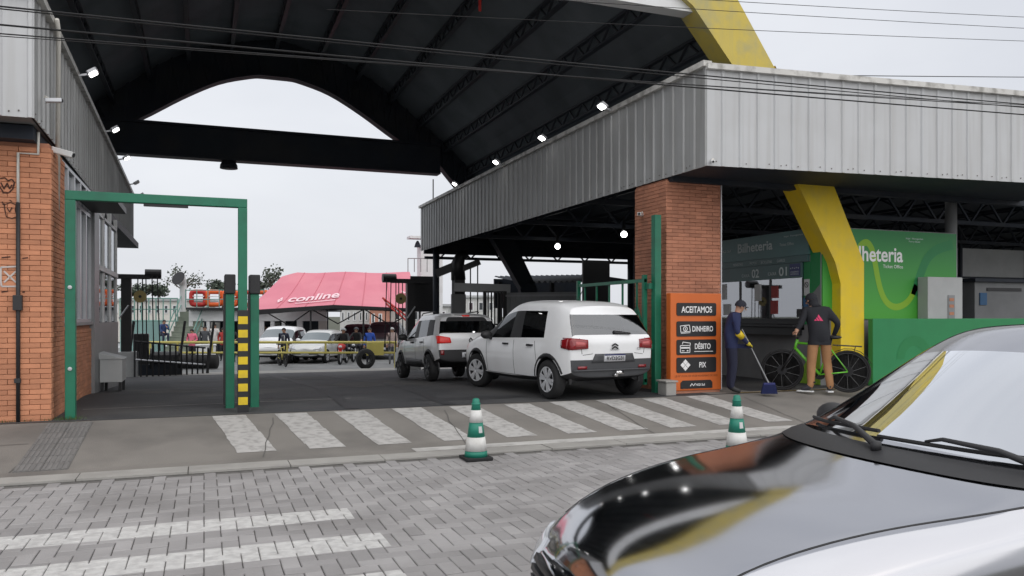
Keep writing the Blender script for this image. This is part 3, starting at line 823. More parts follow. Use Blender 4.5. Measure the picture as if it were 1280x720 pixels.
for k, (px, nm) in enumerate(((768, 'first'), (691, 'second'), (632, 'third'), (579, 'fourth'))):
    d = ray(px, 200); y = FX / d.x * d.y
    flood(px, 0, (FX - 0.02, y, 5.62), (-1, 0, 0), True, f'lit floodlight on the canopy hall fascia, {nm} from its street corner')
for k, (px, lit, nm) in enumerate(((92, 1, 'first'), (126, 1, 'second'), (143, 1, 'third'), (158, 0, 'fourth'), (168, 0, 'fifth'))):
    d = ray(px, 200); f = 0
    for _ in range(20):
        y = LYa + f * (LYb - LYa); x = LXa + f * (LXb - LXa)
        f = min(1.0, max(0, (x / d.x * d.y - LYa) / (LYb - LYa)))
    y = min(y, 28.3)
    flood(px, 0, (LXa + f * (LXb - LXa) + 0.02, y, 5.40), (1, 0, 0), bool(lit), f'{"lit" if lit else "unlit"} floodlight on the gatehouse fascia, {nm} from its street corner')
for (px, py, z) in ((697, 308, 3.75), (780, 293, 3.75)):
    p = atZ(px, py, z)
    e = empty('pendant_lamp', p, label='glowing round lamp ' + ('nearer the brick pillar' if px > 750 else 'farther from the brick pillar') + ' under the dark canopy', cat='lamp', group='lamps under the dark canopy')
    mb = MB(); mb.ball(p, 0.085); part('globe', mb, 'lamp', e, smooth=True)
    mb = MB(); mb.tube([p + Vector((0, 0, 0.1)), p + Vector((0, 0, 0.45))], [0.06, 0.02], 8); part('stem', mb, 'black', e)
p = atY(286, 207, 27.85)
e = empty('bell_lamp', p, label='dark bell-shaped lamp hanging under the rear tie beam', cat='lamp')
mb = MB(); mb.lathe([(0.28, -0.1), (0.27, 0.02), (0.2, 0.15), (0.08, 0.24), (0.05, 0.3)], p, n=16); part('shade', mb, 'steel_dk', e, smooth=True)
mb = MB(); mb.tube([p + Vector((0, 0, .28)), (p.x, p.y, 6.68)], 0.025, 6); part('stem', mb, 'steel_dk', e)

# cctv cameras
def cctv(p, aim, label, m='white', s=1.0):
    e = empty('security_camera', p, label=label, cat='camera', group='security cameras')
    a = Vector(aim).normalized(); p = Vector(p)
    mb = MB(); mb.bar(p - a * 0.02, p + a * 0.24 * s, 0.09 * s, 0.075 * s); part('housing', mb, m, e, bevel=0.01)
    mb = MB(); mb.tube([p + a * 0.24 * s, p + a * 0.25 * s], 0.03 * s, 10); part('lens', mb, 'black', e)
    mb = MB(); mb.bar(p + a * 0.05, p + a * 0.03 + Vector((-0.06 if p.x < 0 else 0.06, 0.05, 0.05)), 0.03); part('bracket', mb, 'cream', e)
cctv((-1.80, 11.75, 3.72), (0.9, -0.25, -0.25), 'white camera at the top corner of the gatehouse brick wall')
cctv((-1.78, 11.1, 4.2), (0.95, -0.1, 0.05), 'small grey camera on the gatehouse fascia corner', 'alu', 0.7)
cctv((FX - 0.02, 12.9, 3.45), (-0.7, -0.7, -0.05), 'white camera on the side of the brick pillar', 'white', 0.8)
cctv((FX + 0.05, FY0 - 0.05, 4.06), (-0.4, -0.9, -0.2), 'black-lensed camera under the canopy hall corner', 'white', 0.6)
# ================================================================== green gate frame at the entrance
GY = 11.72
gate = empty('entrance_gate', (-0.5, GY, 0.25), label='green steel portal frame standing on the pavement edge beside the gatehouse', cat='gate')
for x in (-1.61, 0.50):
    mb = MB(); mb.box((x - 0.06, GY - 0.06, 0.2), (x + 0.06, GY + 0.06, 3.08)); part('post', mb, 'green', gate, bevel=0.008)
mb = MB(); mb.box((-1.67, GY - 0.062, 3.08), (0.56, GY + 0.062, 3.2)); part('crossbar', mb, 'green', gate, bevel=0.008)
mb = MB(); mb.box((-0.75, GY - 0.04, 3.045), (-0.2, GY + 0.03, 3.08)); part('light_strip', mb, 'black', gate)
for z in (0.9, 1.95):
    mb = MB(); mb.lathe([(0.025, 0), (0.025, 0.02), (0.0, 0.022)], (-1.61, GY - 0.06, z), (0, -1, 0), 10); part('bolt', mb, 'alu', gate)
gs = empty('striped_guard', (0.5, GY - 0.1, 0.25), label='black and yellow striped impact guard on the gate post', cat='guard')
mb = MB(); mb.box((0.43, GY - 0.14, 0.2), (0.57, GY - 0.065, 1.66)); part('sleeve', mb, 'black', gs, bevel=0.004)
for k in range(7):
    z = 0.36 + k * 0.185
    mb = MB(); mb.box((0.438, GY - 0.144, z), (0.562, GY - 0.06, z + 0.105)); part('stripe', mb, 'yel_st', gs)
for x, lb_ in ((0.36, 'left'), (0.70, 'right')):
    e = empty('gate_guide', (x, 12.35, 0.25), label='green steel gate guide with black head behind the striped post, ' + ('on the gatehouse side' if x < 0.5 else 'on the car side'), cat='gate guide', group='gate guides behind the striped post')
    mb = MB(); mb.box((x - 0.07, 12.2, 0.22), (x + 0.05, 12.5, 1.9)); part('channel', mb, 'green', e, bevel=0.01)
    mb = MB(); mb.box((x - 0.085, 12.17, 1.9), (x + 0.065, 12.53, 2.18)); part('head', mb, 'black_pl', e, bevel=0.015)
    mb = MB(); mb.box((x - 0.10, 12.22, 0.3), (x - 0.07, 12.4, 1.9)); part('edge', mb, 'black', e)

# right gate: post, open leaf, latch
gp = empty('gate_post', (7.32, 12.05, 0.25), label='green gate post in front of the brick pillar carrying an open gate leaf', cat='gate')
mb = MB(); mb.box((7.26, 11.99, 0.2), (7.385, 12.12, 3.33)); part('post', mb, 'green', gp, bevel=0.008)
lf = MB()
mb = MB(); mb.box((7.17, 12.2, 2.17), (7.22, 14.9, 2.23)); lfp = part('leaf_top_rail', mb, 'green', gp)
mb = MB(); mb.box((7.17, 12.2, 0.42), (7.22, 14.9, 0.48)); part('leaf_bottom_rail', mb, 'green', gp)
for y in (12.2, 14.84):
    mb = MB(); mb.box((7.16, y, 0.38), (7.23, y + 0.07, 2.3)); part('leaf_stile', mb, 'green', gp)
for k in range(5):
    y = 12.5 + k * 0.52
    mb = MB(); mb.bar((7.195, y, 0.45), (7.195, y, 2.2), 0.03); part('leaf_bar', mb, 'green', gp)
    mb = MB(); mb.bar((7.195, y, 1.75), (7.195, y + 0.24, 1.35), 0.03); part('leaf_brace', mb, 'green', gp)
    mb = MB(); mb.bar((7.195, y, 1.75), (7.195, y - 0.24, 1.35), 0.03); part('leaf_brace', mb, 'green', gp)
for z in (1.0, 2.05):
    mb = MB(); mb.box((7.19, 12.06, z), (7.3, 12.22, z + 0.1)); part('hinge', mb, 'green', gp)
cb = empty('concrete_block', (7.42, 11.62, 0.25), label='small pale concrete block on the ground beside the orange totem', cat='block')
mb = MB(); mb.box((7.18, 11.5, 0.24), (7.38, 11.78, 0.47)); part('block', mb, 'kerb', cb, bevel=0.02)
mb = MB(); mb.box((7.16, 11.48, 0.47), (7.40, 11.80, 0.5)); part('cap', mb, 'kerb', cb, bevel=0.008)

# ================================================================== orange payment totem
TY = 11.72
tot = empty('payment_totem', (7.93, TY, 0.25), label='orange standing payment sign with black panels in front of the brick pillar', cat='sign')
x0, x1 = 7.40, 8.43; xc = (x0 + x1) / 2
mb = MB(); mb.box((x0, TY, 0.30), (x1, TY + 0.14, 1.97)); body = part('board', mb, 'orange', tot, bevel=0.012)
mb = MB(); mb.box((x0 + 0.02, TY + 0.02, 0.24), (x1 - 0.02, TY + 0.12, 0.30)); part('plinth', mb, 'brick2', tot)
EX, EY, EZ = (1, 0, 0), (0, 0, 1), (0, -1, 0)
rows = [(1.695, 0.22, 'ACEITAMOS', 0), (1.36, 0.26, 'DINHEIRO', 1), (1.045, 0.26, 'D\u00c9BITO', 2), (0.74, 0.26, 'PIX', 3)]
for z, h, s, k in rows:
    mb = MB(); mb.prism(rrect(0.80, h, 0.03), (xc, TY, z), EX, EY, 0.012)
    pnl = part('panel', mb, 'black', tot)
    o = (xc, TY - 0.012, z)
    if k == 0:
        text('lettering', s, (xc, TY - 0.012, z - 0.055), EX, EY, 'paintw', pnl, width=0.62, height=0.11, bold=True)
    else:
        tw = {1: 0.42, 2: 0.32, 3: 0.14}[k]; tx = {1: 0.12, 2: 0.12, 3: 0.12}[k]
        text('lettering', s, (xc + tx, TY - 0.012, z - (0.045 if k != 2 else 0.03)), EX, EY, 'paintw', pnl, width=tw, height=0.095, bold=True)
        ic = MB(); ix = xc - 0.23
        P = lambda a, b: (ix + a, TY - 0.014, z + b)
        def ln(a, b, w=0.012): ic.bar(P(*a), P(*b), w, 0.004, up=(0, 1, 0))
        def ringp(pts, w=0.012):
            for a, b in zip(pts, pts[1:] + pts[:1]): ln(a, b, w)
        if k == 1:
            ringp([(-0.10, 0.05), (0.08, 0.065), (0.10, -0.045), (-0.09, -0.06)])
            ringp([(0.04 * math.cos(R(a)), 0.04 * math.sin(R(a))) for a in range(0, 360, 45)])
            ln((0, -0.02), (0, 0.02)); ln((-0.09, -0.08), (0.1, -0.065), 0.008)
        elif k == 2:
            ringp([(-0.1, 0.03), (0.09, 0.03), (0.09, -0.09), (-0.1, -0.09)]); ln((-0.1, -0.01), (0.09, -0.01), 0.025)
            ln((-0.06, 0.05), (-0.05, 0.09)); ln((-0.05, 0.09), (0.1, 0.07)); ln((0.1, 0.07), (0.09, 0.0)); ln((-0.07, -0.06), (-0.02, -0.06)); ln((0.03, -0.06), (0.06, -0.06), 0.02)
            ln((0.18, -0.075), (0.56, -0.075), 0.01)
        else:
            for cx, cz in ((0, 0.052), (0, -0.052), (-0.052, 0), (0.052, 0)):
                ic.prism([(cx, cz - 0.047), (cx + 0.047, cz), (cx, cz + 0.047), (cx - 0.047, cz)], P(0, 0), EX, EY, 0.004)
        part('icon', ic, 'paintw', pnl)
text('small_print', 'LEI N\u00ba 19.534, DE 19 DE NOVEMBRO DE 2020', (xc, TY, 0.535), EX, EY, 'print_dk', tot, width=0.86, height=0.035)
mb = MB(); mb.prism([(-0.32, 0), (0.32, 0), (0.32, 0.10), (0.28, 0.14), (-0.28, 0.14), (-0.32, 0.10)], (xc, TY, 0.335), EX, EY, 0.012); fp = part('foot_panel', mb, 'black', tot)
ic = MB()
zz = [(-0.13, 0.04), (-0.10, 0.085), (-0.065, 0.045), (-0.03, 0.09)]
for a, b in zip(zz[:-1], zz[1:]): ic.bar((xc + a[0], TY - 0.014, 0.335 + a[1]), (xc + b[0], TY - 0.014, 0.335 + b[1]), 0.012, 0.004, up=(0, 1, 0))
part('logo', ic, 'paintw', fp)
text('lettering', 'NGI Sul', (xc + 0.07, TY - 0.012, 0.335 + 0.045), EX, EY, 'paintw', fp, width=0.18, height=0.04, bold=True)

# ================================================================== ticket office
BX, BY, BX1, BY1 = 11.0, 12.15, 14.5, 17.5
bo = empty('ticket_office', (12.5, 14.5, 0.25), label='green and grey ticket office booth with a long counter window under the canopy', cat='booth')
mb = MB(); mb.box((BX, BY, 0.2), (BX1, BY1, 1.30)); mb.box((BX, BY, 1.30), (BX1, 12.60, 3.29)); mb.box((BX, 15.6, 1.30), (BX1, BY1, 3.29)); mb.box((BX, 12.6, 2.66), (BX1, 15.6, 3.29)); mb.box((12.9, 12.6, 1.3), (BX1, 15.6, 2.66))
part('wall', mb, 'grey_wall', bo)
SX, SY, SU = (0, -1, 0), (0, 0, 1), None     # reading direction along -Y on the wall facing -X
def sidepanel(name, y0, y1, z0, z1, m, lift=0.01, par=None):
    mb = MB(); mb.box((BX - lift, y0, z0), (BX - 0.001, y1, z1)); return part(name, mb, m, par or bo)
fas = sidepanel('sign_fascia', 12.42, 17.4, 2.78, 3.28, 'teal', 0.05)
text('lettering', 'Bilheteria', (BX - 0.05, 14.05, 2.96), SX, SY, 'print_dim', fas, width=1.15, height=0.20, bold=True)
text('lettering', 'Ticket Office', (BX - 0.05, 13.05, 3.0), SX, SY, 'print_dim', fas, width=0.42, height=0.06)
text('lettering', 'NGI Sul', (BX - 0.05, 15.05, 3.0), SX, SY, 'print_dim', fas, width=0.34, height=0.06)
text('lettering', 'Itaja\u00ed  Navegantes', (BX - 0.05, 12.85, 3.17), SX, SY, 'print_dim', fas, width=0.55, height=0.035)
bd = sidepanel('fare_band', 12.45, 17.4, 2.645, 2.775, 'teal_dk', 0.045)
for s, y, w in (('PEDESTRES', 14.62, 0.34), ('MOTOS', 14.1, 0.22), ('BICICLETAS', 13.68, 0.34), ('CARROS', 13.22, 0.24)):
    text('lettering', s, (BX - 0.045, y, 2.68), SX, SY, 'print_dim', bd, width=w, height=0.055)
hd = sidepanel('till_board', 12.62, 15.6, 2.34, 2.64, 'teal_dk', 0.03)
for s, y in (('02', 14.05), ('01', 13.18)):
    text('lettering', s, (BX - 0.03, y, 2.40), SX, SY, 'print_dim', hd, width=0.24, height=0.18, bold=True)
    text('lettering', 'CAIXA', (BX - 0.03, y + 0.33, 2.42), SX, SY, 'print_dim', hd, width=0.26, height=0.07)
nv = sidepanel('navy_notice', 12.68, 12.98, 2.38, 2.62, 'navy', 0.035)
text('lettering', 'ATENDIMENTO', (BX - 0.035, 12.83, 2.44), SX, SY, 'print_dim', nv, width=0.24, height=0.035)
text('lettering', 'PREFERENCIAL', (BX - 0.035, 12.83, 2.40), SX, SY, 'print_dim', nv, width=0.24, height=0.03)
st_ = MB()
for k in range(5):
    c = Vector((BX - 0.038, 12.72 + k * 0.055, 2.53 + 0.01 * (k % 2))); st_.bar(c, c + Vector((-.003, 0, 0)), 0.02)
part('stars', st_, 'print_dim', nv, kind='stuff')
# window, frame, interior, counter
for y0, y1 in ((12.62, 13.6), (13.6, 14.6), (14.6, 15.58)):
    mb = MB(); mb.box((BX - 0.012, y0, 1.52), (BX + 0.03, y0 + 0.03, 2.33)); mb.box((BX - 0.012, y1 - 0.03, 1.52), (BX + 0.03, y1, 2.33)); mb.box((BX - 0.012, y0, 1.50), (BX + 0.03, y1, 1.53))
    w = part('window', mb, 'black', bo)
    g = MB(); g.box((BX, y0 + 0.03, 1.53), (BX + 0.008, y1 - 0.03, 2.34)); part('pane', g, 'glass_bilh', w)
mb = MB(); mb.box((BX + 1.2, 12.62, 1.3), (BX + 1.25, 15.58, 2.64)); part('back_screen', mb, 'grey_wall', bo)
M['notice_w'] = mat('notice_paper', (0.55, 0.56, 0.56), 0.7, var=0.1, vs=9)
M['notice_r'] = mat('notice_red', (0.30, 0.05, 0.05), 0.7, var=0.2, vs=14)
M['notice_b'] = mat('notice_blue', (0.04, 0.11, 0.22), 0.7, var=0.15, vs=9)
for (y0, y1, z0, z1, m) in ((13.36, 13.56, 1.95, 2.2, 'notice_r'), (13.38, 13.58, 1.62, 1.90, 'notice_r'), (13.9, 14.1, 1.9, 2.25, 'notice_w'), (14.95, 15.2, 1.6, 1.85, 'notice_w'), (15.1, 15.3, 1.95, 2.3, 'notice_w'), (12.68, 12.8, 1.56, 1.72, 'black')):
    sidepanel('notice', y0, y1, z0, z1, m, 0.016)
mb = MB(); mb.box((BX - 0.28, 12.6, 1.36), (BX + 0.05, 15.6, 1.41)); mb.box((BX - 0.04, 12.6, 1.41), (BX + .02, 15.6, 1.5)); part('counter', mb, 'black', bo, bevel=0.006)
mb = MB(); mb.box((BX - 0.2, 12.66, 1.2), (BX - 0.001, 15.55, 1.355)); part('counter_apron', mb, 'black', bo)
sidepanel('green_strip', 12.42, 12.6, 1.42, 2.64, 'green_mid', 0.012)
n1 = sidepanel('notice', 12.44, 12.585, 1.98, 2.3, 'notice_w', 0.02)
rg = MB()
for a in range(0, 360, 30):
    p = lambda t: (BX - 0.023, 12.51 - 0.05 * math.cos(R(t)), 2.19 + 0.05 * math.sin(R(t)))
    rg.bar(p(a), p(a + 30), 0.012, 0.004, up=(1, 0, 0))
rg.bar((BX - 0.023, 12.545, 2.225), (BX - 0.023, 12.475, 2.155), 0.012, 0.004, up=(1, 0, 0))
part('ban_symbol', rg, 'black', n1)
sidepanel('notice', 12.40, 12.60, 1.74, 1.94, 'notice_b', 0.022); sidepanel('notice', 12.45, 12.58, 1.5, 1.72, 'notice_w', 0.018)
# green swoosh by the corner: upper green, lower green wedge
mb = MB(); mb.prism([(0, 3.29), (0, 2.0), (0.1, 2.06), (0.26, 2.2), (0.27, 3.29)], (BX - 0.006, 12.42, 0), (0, -1, 0), (0, 0, 1), -0.006); part('green_corner', mb, 'green_mid', bo)
mb = MB(); mb.prism([(0, 0.26), (0.62, 0.26), (0.62, 1.0), (0.45, 0.95), (0.28, 0.75), (0.1, 0.5)], (BX - 0.008, 12.78, 0), (0, -1, 0), (0, 0, 1), -0.006); part('green_wedge', mb, 'lime', bo)
# street side: green mural wall
def grad_green():
    m = mat('mural_green', (0.03, 0.26, 0.06), 0.5, var=0.08, vs=1.5)
    t = m.node_tree; lk = t.links.new; b = t.nodes['Principled BSDF']
    g = t.nodes.new('ShaderNodeNewGeometry'); s = t.nodes.new('ShaderNodeSeparateXYZ'); lk(g.outputs['Position'], s.inputs[0])
    r = t.nodes.new('ShaderNodeMapRange'); r.inputs[1].default_value = 3.2; r.inputs[2].default_value = 1.5; lk(s.outputs[2], r.inputs[0])
    mxn = t.nodes.new('ShaderNodeMix'); mxn.data_type = 'RGBA'; lk(r.outputs[0], mxn.inputs[0])
    mxn.inputs[6].default_value = (0.018, 0.20, 0.055, 1); mxn.inputs[7].default_value = (0.07, 0.37, 0.035, 1)
    lk(mxn.outputs[2], b.inputs['Base Color']); return m
M['mural'] = grad_green()
mb = MB(); mb.box((BX + 0.02, BY - 0.03, 1.52), (BX1, BY - 0.001, 3.27)); mu = part('mural_panel', mb, 'mural', bo, label='upper green mural with a pale looping ribbon and white lettering')
text('lettering', 'Bilheteria', (12.33, BY - 0.03, 2.66), EX, EY, 'paintw', mu, width=1.42, height=0.30, bold=True)
text('lettering', 'Ticket Office', (12.78, BY - 0.03, 2.53), EX, EY, 'paintw', mu, width=0.52, height=0.07)
text('lettering', 'Itaja\u00ed  Navegantes', (13.35, BY - 0.03, 3.12), EX, EY, 'print_dim', mu, width=0.46, height=0.035); text('lettering', 'Ferry Boat', (13.35, BY - 0.03, 3.06), EX, EY, 'print_dim', mu, width=0.30, height=0.035)
def ribbon(pts, w, m, name, lift, par=mu):
    mb = MB(); n = len(pts); L_ = []; R_ = []
    for i in range(n):
        a = Vector(pts[max(i - 1, 0)]); b = Vector(pts[min(i + 1, n - 1)]); d = (b - a).normalized(); nn = Vector((-d.y, d.x)) * w / 2
        L_.append(Vector(pts[i]) + nn); R_.append(Vector(pts[i]) - nn)
    for i in range(n - 1):
        mb.add([(p.x, BY - lift, p.y) for p in (L_[i], R_[i], R_[i + 1], L_[i + 1])], [(0, 1, 2, 3)])
    return part(name, mb, m, par)
rb = [(11.85, 2.75), (11.95, 2.95), (12.1, 3.02), (12.22, 2.92), (12.3, 2.7), (12.38, 2.35), (12.48, 2.05), (12.62, 1.85), (12.82, 1.76), (13.05, 1.80), (13.25, 1.95), (13.4, 2.2)]
def smooth(pts, k=4):
    out = []
    n = len(pts)
    for i in range(n - 1):
        p0, p1, p2, p3 = (Vector(pts[max(i - 1, 0)]), Vector(pts[i]), Vector(pts[i + 1]), Vector(pts[min(i + 2, n - 1)]))
        for j in range(k):
            t = j / k
            out.append(0.5 * ((2 * p1) + (p2 - p0) * t + (2 * p0 - 5 * p1 + 4 * p2 - p3) * t * t + (3 * p1 - p0 - 3 * p2 + p3) * t ** 3))
    out.append(Vector(pts[-1])); return out
ribbon(smooth(rb), 0.13, 'lime', 'ribbon', 0.032)
ribbon(smooth([(13.35, 2.0), (13.5, 2.4), (13.7, 2.75), (14.0, 2.95), (14.4, 3.05)]), 0.2, 'green_mid', 'ribbon', 0.032)
lw = empty('green_low_wall', (16, 11.75, 0.25), label='long green painted low wall in front of the ticket office, right of the yellow leg', cat='wall')
mb = MB(); mb.box((11.86, 11.72, 0.2), (24, 11.84, 1.53)); part('wall', mb, 'green_wall', lw, bevel=0.01)
for a, r in ((12.9, 0.45), (17.5, 0.6)):
    mb = MB()
    for k in range(10):
        t0, t1 = R(k * 18), R(k * 18 + 18)
        mb.add([(a + r * math.cos(t0), 11.716, 0.75 + r * math.sin(t0)), (a + r * math.cos(t1), 11.716, 0.75 + r * math.sin(t1)), (a + (r - .2) * math.cos(t1), 11.716, 0.75 + (r - .2) * math.sin(t1)), (a + (r - .2) * math.cos(t0), 11.716, 0.75 + (r - .2) * math.sin(t0))], [(3, 2, 1, 0)])
    part('painted_arc', mb, 'green_mid', lw)
mc = empty('meter_cabinet', (13.9, 12.0, 0.25), label='grey meter cabinet with a brown slotted door against the green mural', cat='cabinet')
mb = MB(); mb.box((13.42, 11.86, 0.2), (14.36, 12.11, 2.36)); part('body', mb, 'grey_lt', mc, bevel=0.01)
mb = MB(); mb.box((13.95, 11.845, 1.45), (14.13, 11.865, 2.0)); d_ = part('slot_door', mb, 'grey_metal', mc)
for z in (1.6, 1.75, 1.88):
    mb = MB(); mb.box((13.98, 11.838, z), (14.10, 11.848, z + 0.06)); part('slot', mb, 'mortar', d_)
kb = empty('service_kiosk', (19.2, 14.0, 0.25), label='grey service kiosk with a blue notice behind the green low wall', cat='kiosk')
mb = MB(); mb.box((17.6, 14.2, 0.2), (21.2, 16.5, 2.42)); part('body', mb, 'grey_wall', kb)
mb = MB(); mb.box((17.5, 14.1, 2.42), (21.3, 16.6, 2.5)); part('roof', mb, 'steel_dk', kb)
mb = MB(); mb.box((18.0, 14.18, 2.2), (19.2, 14.21, 2.28)); part('vent', mb, 'black', kb)
mb = MB(); mb.box((17.75, 14.17, 1.85), (17.98, 14.2, 2.15)); part('notice', mb, 'notice_b', kb)
mb = MB(); mb.box((19.9, 14.17, 0.3), (20.6, 14.2, 2.0)); part('door', mb, 'black', kb)

# ================================================================== traffic cones
M['cone_g'] = mat('cone_green', (0.012, 0.19, 0.13), 0.5, var=0.1)
M['cone_w'] = mat('cone_white', (0.66, 0.66, 0.64), 0.6, var=0.06, dirt=(0.4, 0.38, 0.34), dirt_amt=0.4, dirt_scale=9)
def cone(px, py, label):
    p = atZ(px, py, 0.0)
    e = empty('traffic_cone', p, label=label, cat='cone', group='green and white cones on the street')
    def rad(z): return 0.135 - z * 0.148
    mb = MB(); mb.prism(rrect(0.31, 0.31, 0.03), p, (1, 0, 0), (0, 1, 0), 0.035); part('base', mb, 'rubber', e, bevel=0.008)
    z = 0.035
    for i, (z1, m) in enumerate(((0.10, 'cone_g'), (0.25, 'cone_w'), (0.41, 'cone_g'), (0.545, 'cone_w'), (0.665, 'cone_g'))):
        g = 0.003 if m == 'cone_w' else 0
        mb = MB(); mb.lathe([(rad(z) + g, z), (rad(z1) + g, z1)] + ([(0.012, z1 + 0.01), (0.012, z1 - 0.03)] if i == 4 else []), p, n=24); part('band' if i < 4 else 'tip', mb, m, e, smooth=True)
        z = z1
    mb = MB(); mb.lathe([(0.048, 0.60), (0.052, 0.61), (0.048, 0.62)], p, n=20); part('rim', mb, 'cone_g', e, smooth=True)
    rr = rad(0.33) + 0.003
    mb = MB()
    a0 = math.atan2(-p.y, -p.x) + 0.35
    for k in range(4):
        a, b = a0 + k * 0.13, a0 + (k + 1) * 0.13
        mb.add([(p.x + rad(zz) * 1.03 * math.cos(t), p.y + rad(zz) * 1.03 * math.sin(t), zz) for t, zz in ((a, 0.30), (b, 0.30), (b, 0.37), (a, 0.37))], [(0, 1, 2, 3)])
    st = part('sticker', mb, 'notice_w', e)
    return e
cone(595, 574, 'green and white cone on the pavers in front of the white hatchback')
cone(921, 567, 'green and white cone on the pavers near the orange totem')

# ================================================================== overhead wires
def wire(name, a, b, Y, sag, r, label):
    p, q = atY(*a, Y), atY(*b, Y); d = q - p
    p2, q2 = p - d * 0.25, q + d * 0.25
    pts = []
    for k in range(25):
        t = k / 24; c = p2 + (q2 - p2) * t; c.z -= sag * (1 - (2 * t - 1) ** 2); pts.append(c)
    mb = MB(); mb.tube(pts, r, 6)
    o = part(name, mb, 'rubber', smooth=True, label=label, cat='wire', group='overhead wires')
    return o
for i, (a, b, Y, r) in enumerate((((0, 4), (1280, 128), 8.2, 0.008), ((0, 7), (1280, 132), 8.22, 0.006), ((0, 27), (1280, 141), 8.4, 0.009), ((0, 38), (1280, 131), 8.0, 0.006), ((0, 41), (1280, 129), 8.05, 0.004))):
    wire('overhead_wire', a, b, Y, 0.05, r, ['black overhead wire crossing highest over the gatehouse and the white fascia', 'thinner black overhead wire just under the highest one', 'thickest black overhead wire, sagging low over the white fascia', 'black overhead wire, second from the bottom of the bundle at the gatehouse', 'hair-thin overhead wire lowest of the bundle at the gatehouse'][i])
for a, b, lab in (((600, -8), (1280, 34), 'thin overhead wire crossing the yellow arch, middle of three in the sky'), ((690, -14), (1280, 20), 'thin overhead wire highest in the sky above the white canopy'), ((640, 22), (1280, 50), 'thin overhead wire lowest of three crossing the yellow arch'), ((900, 92), (1280, 96), 'distant cable just above the white canopy roof edge')):
    wire('overhead_wire', a, b, 30.0 if b[1] == 96 else 9.0, 0.03, 0.02 if b[1] == 96 else 0.004, lab)
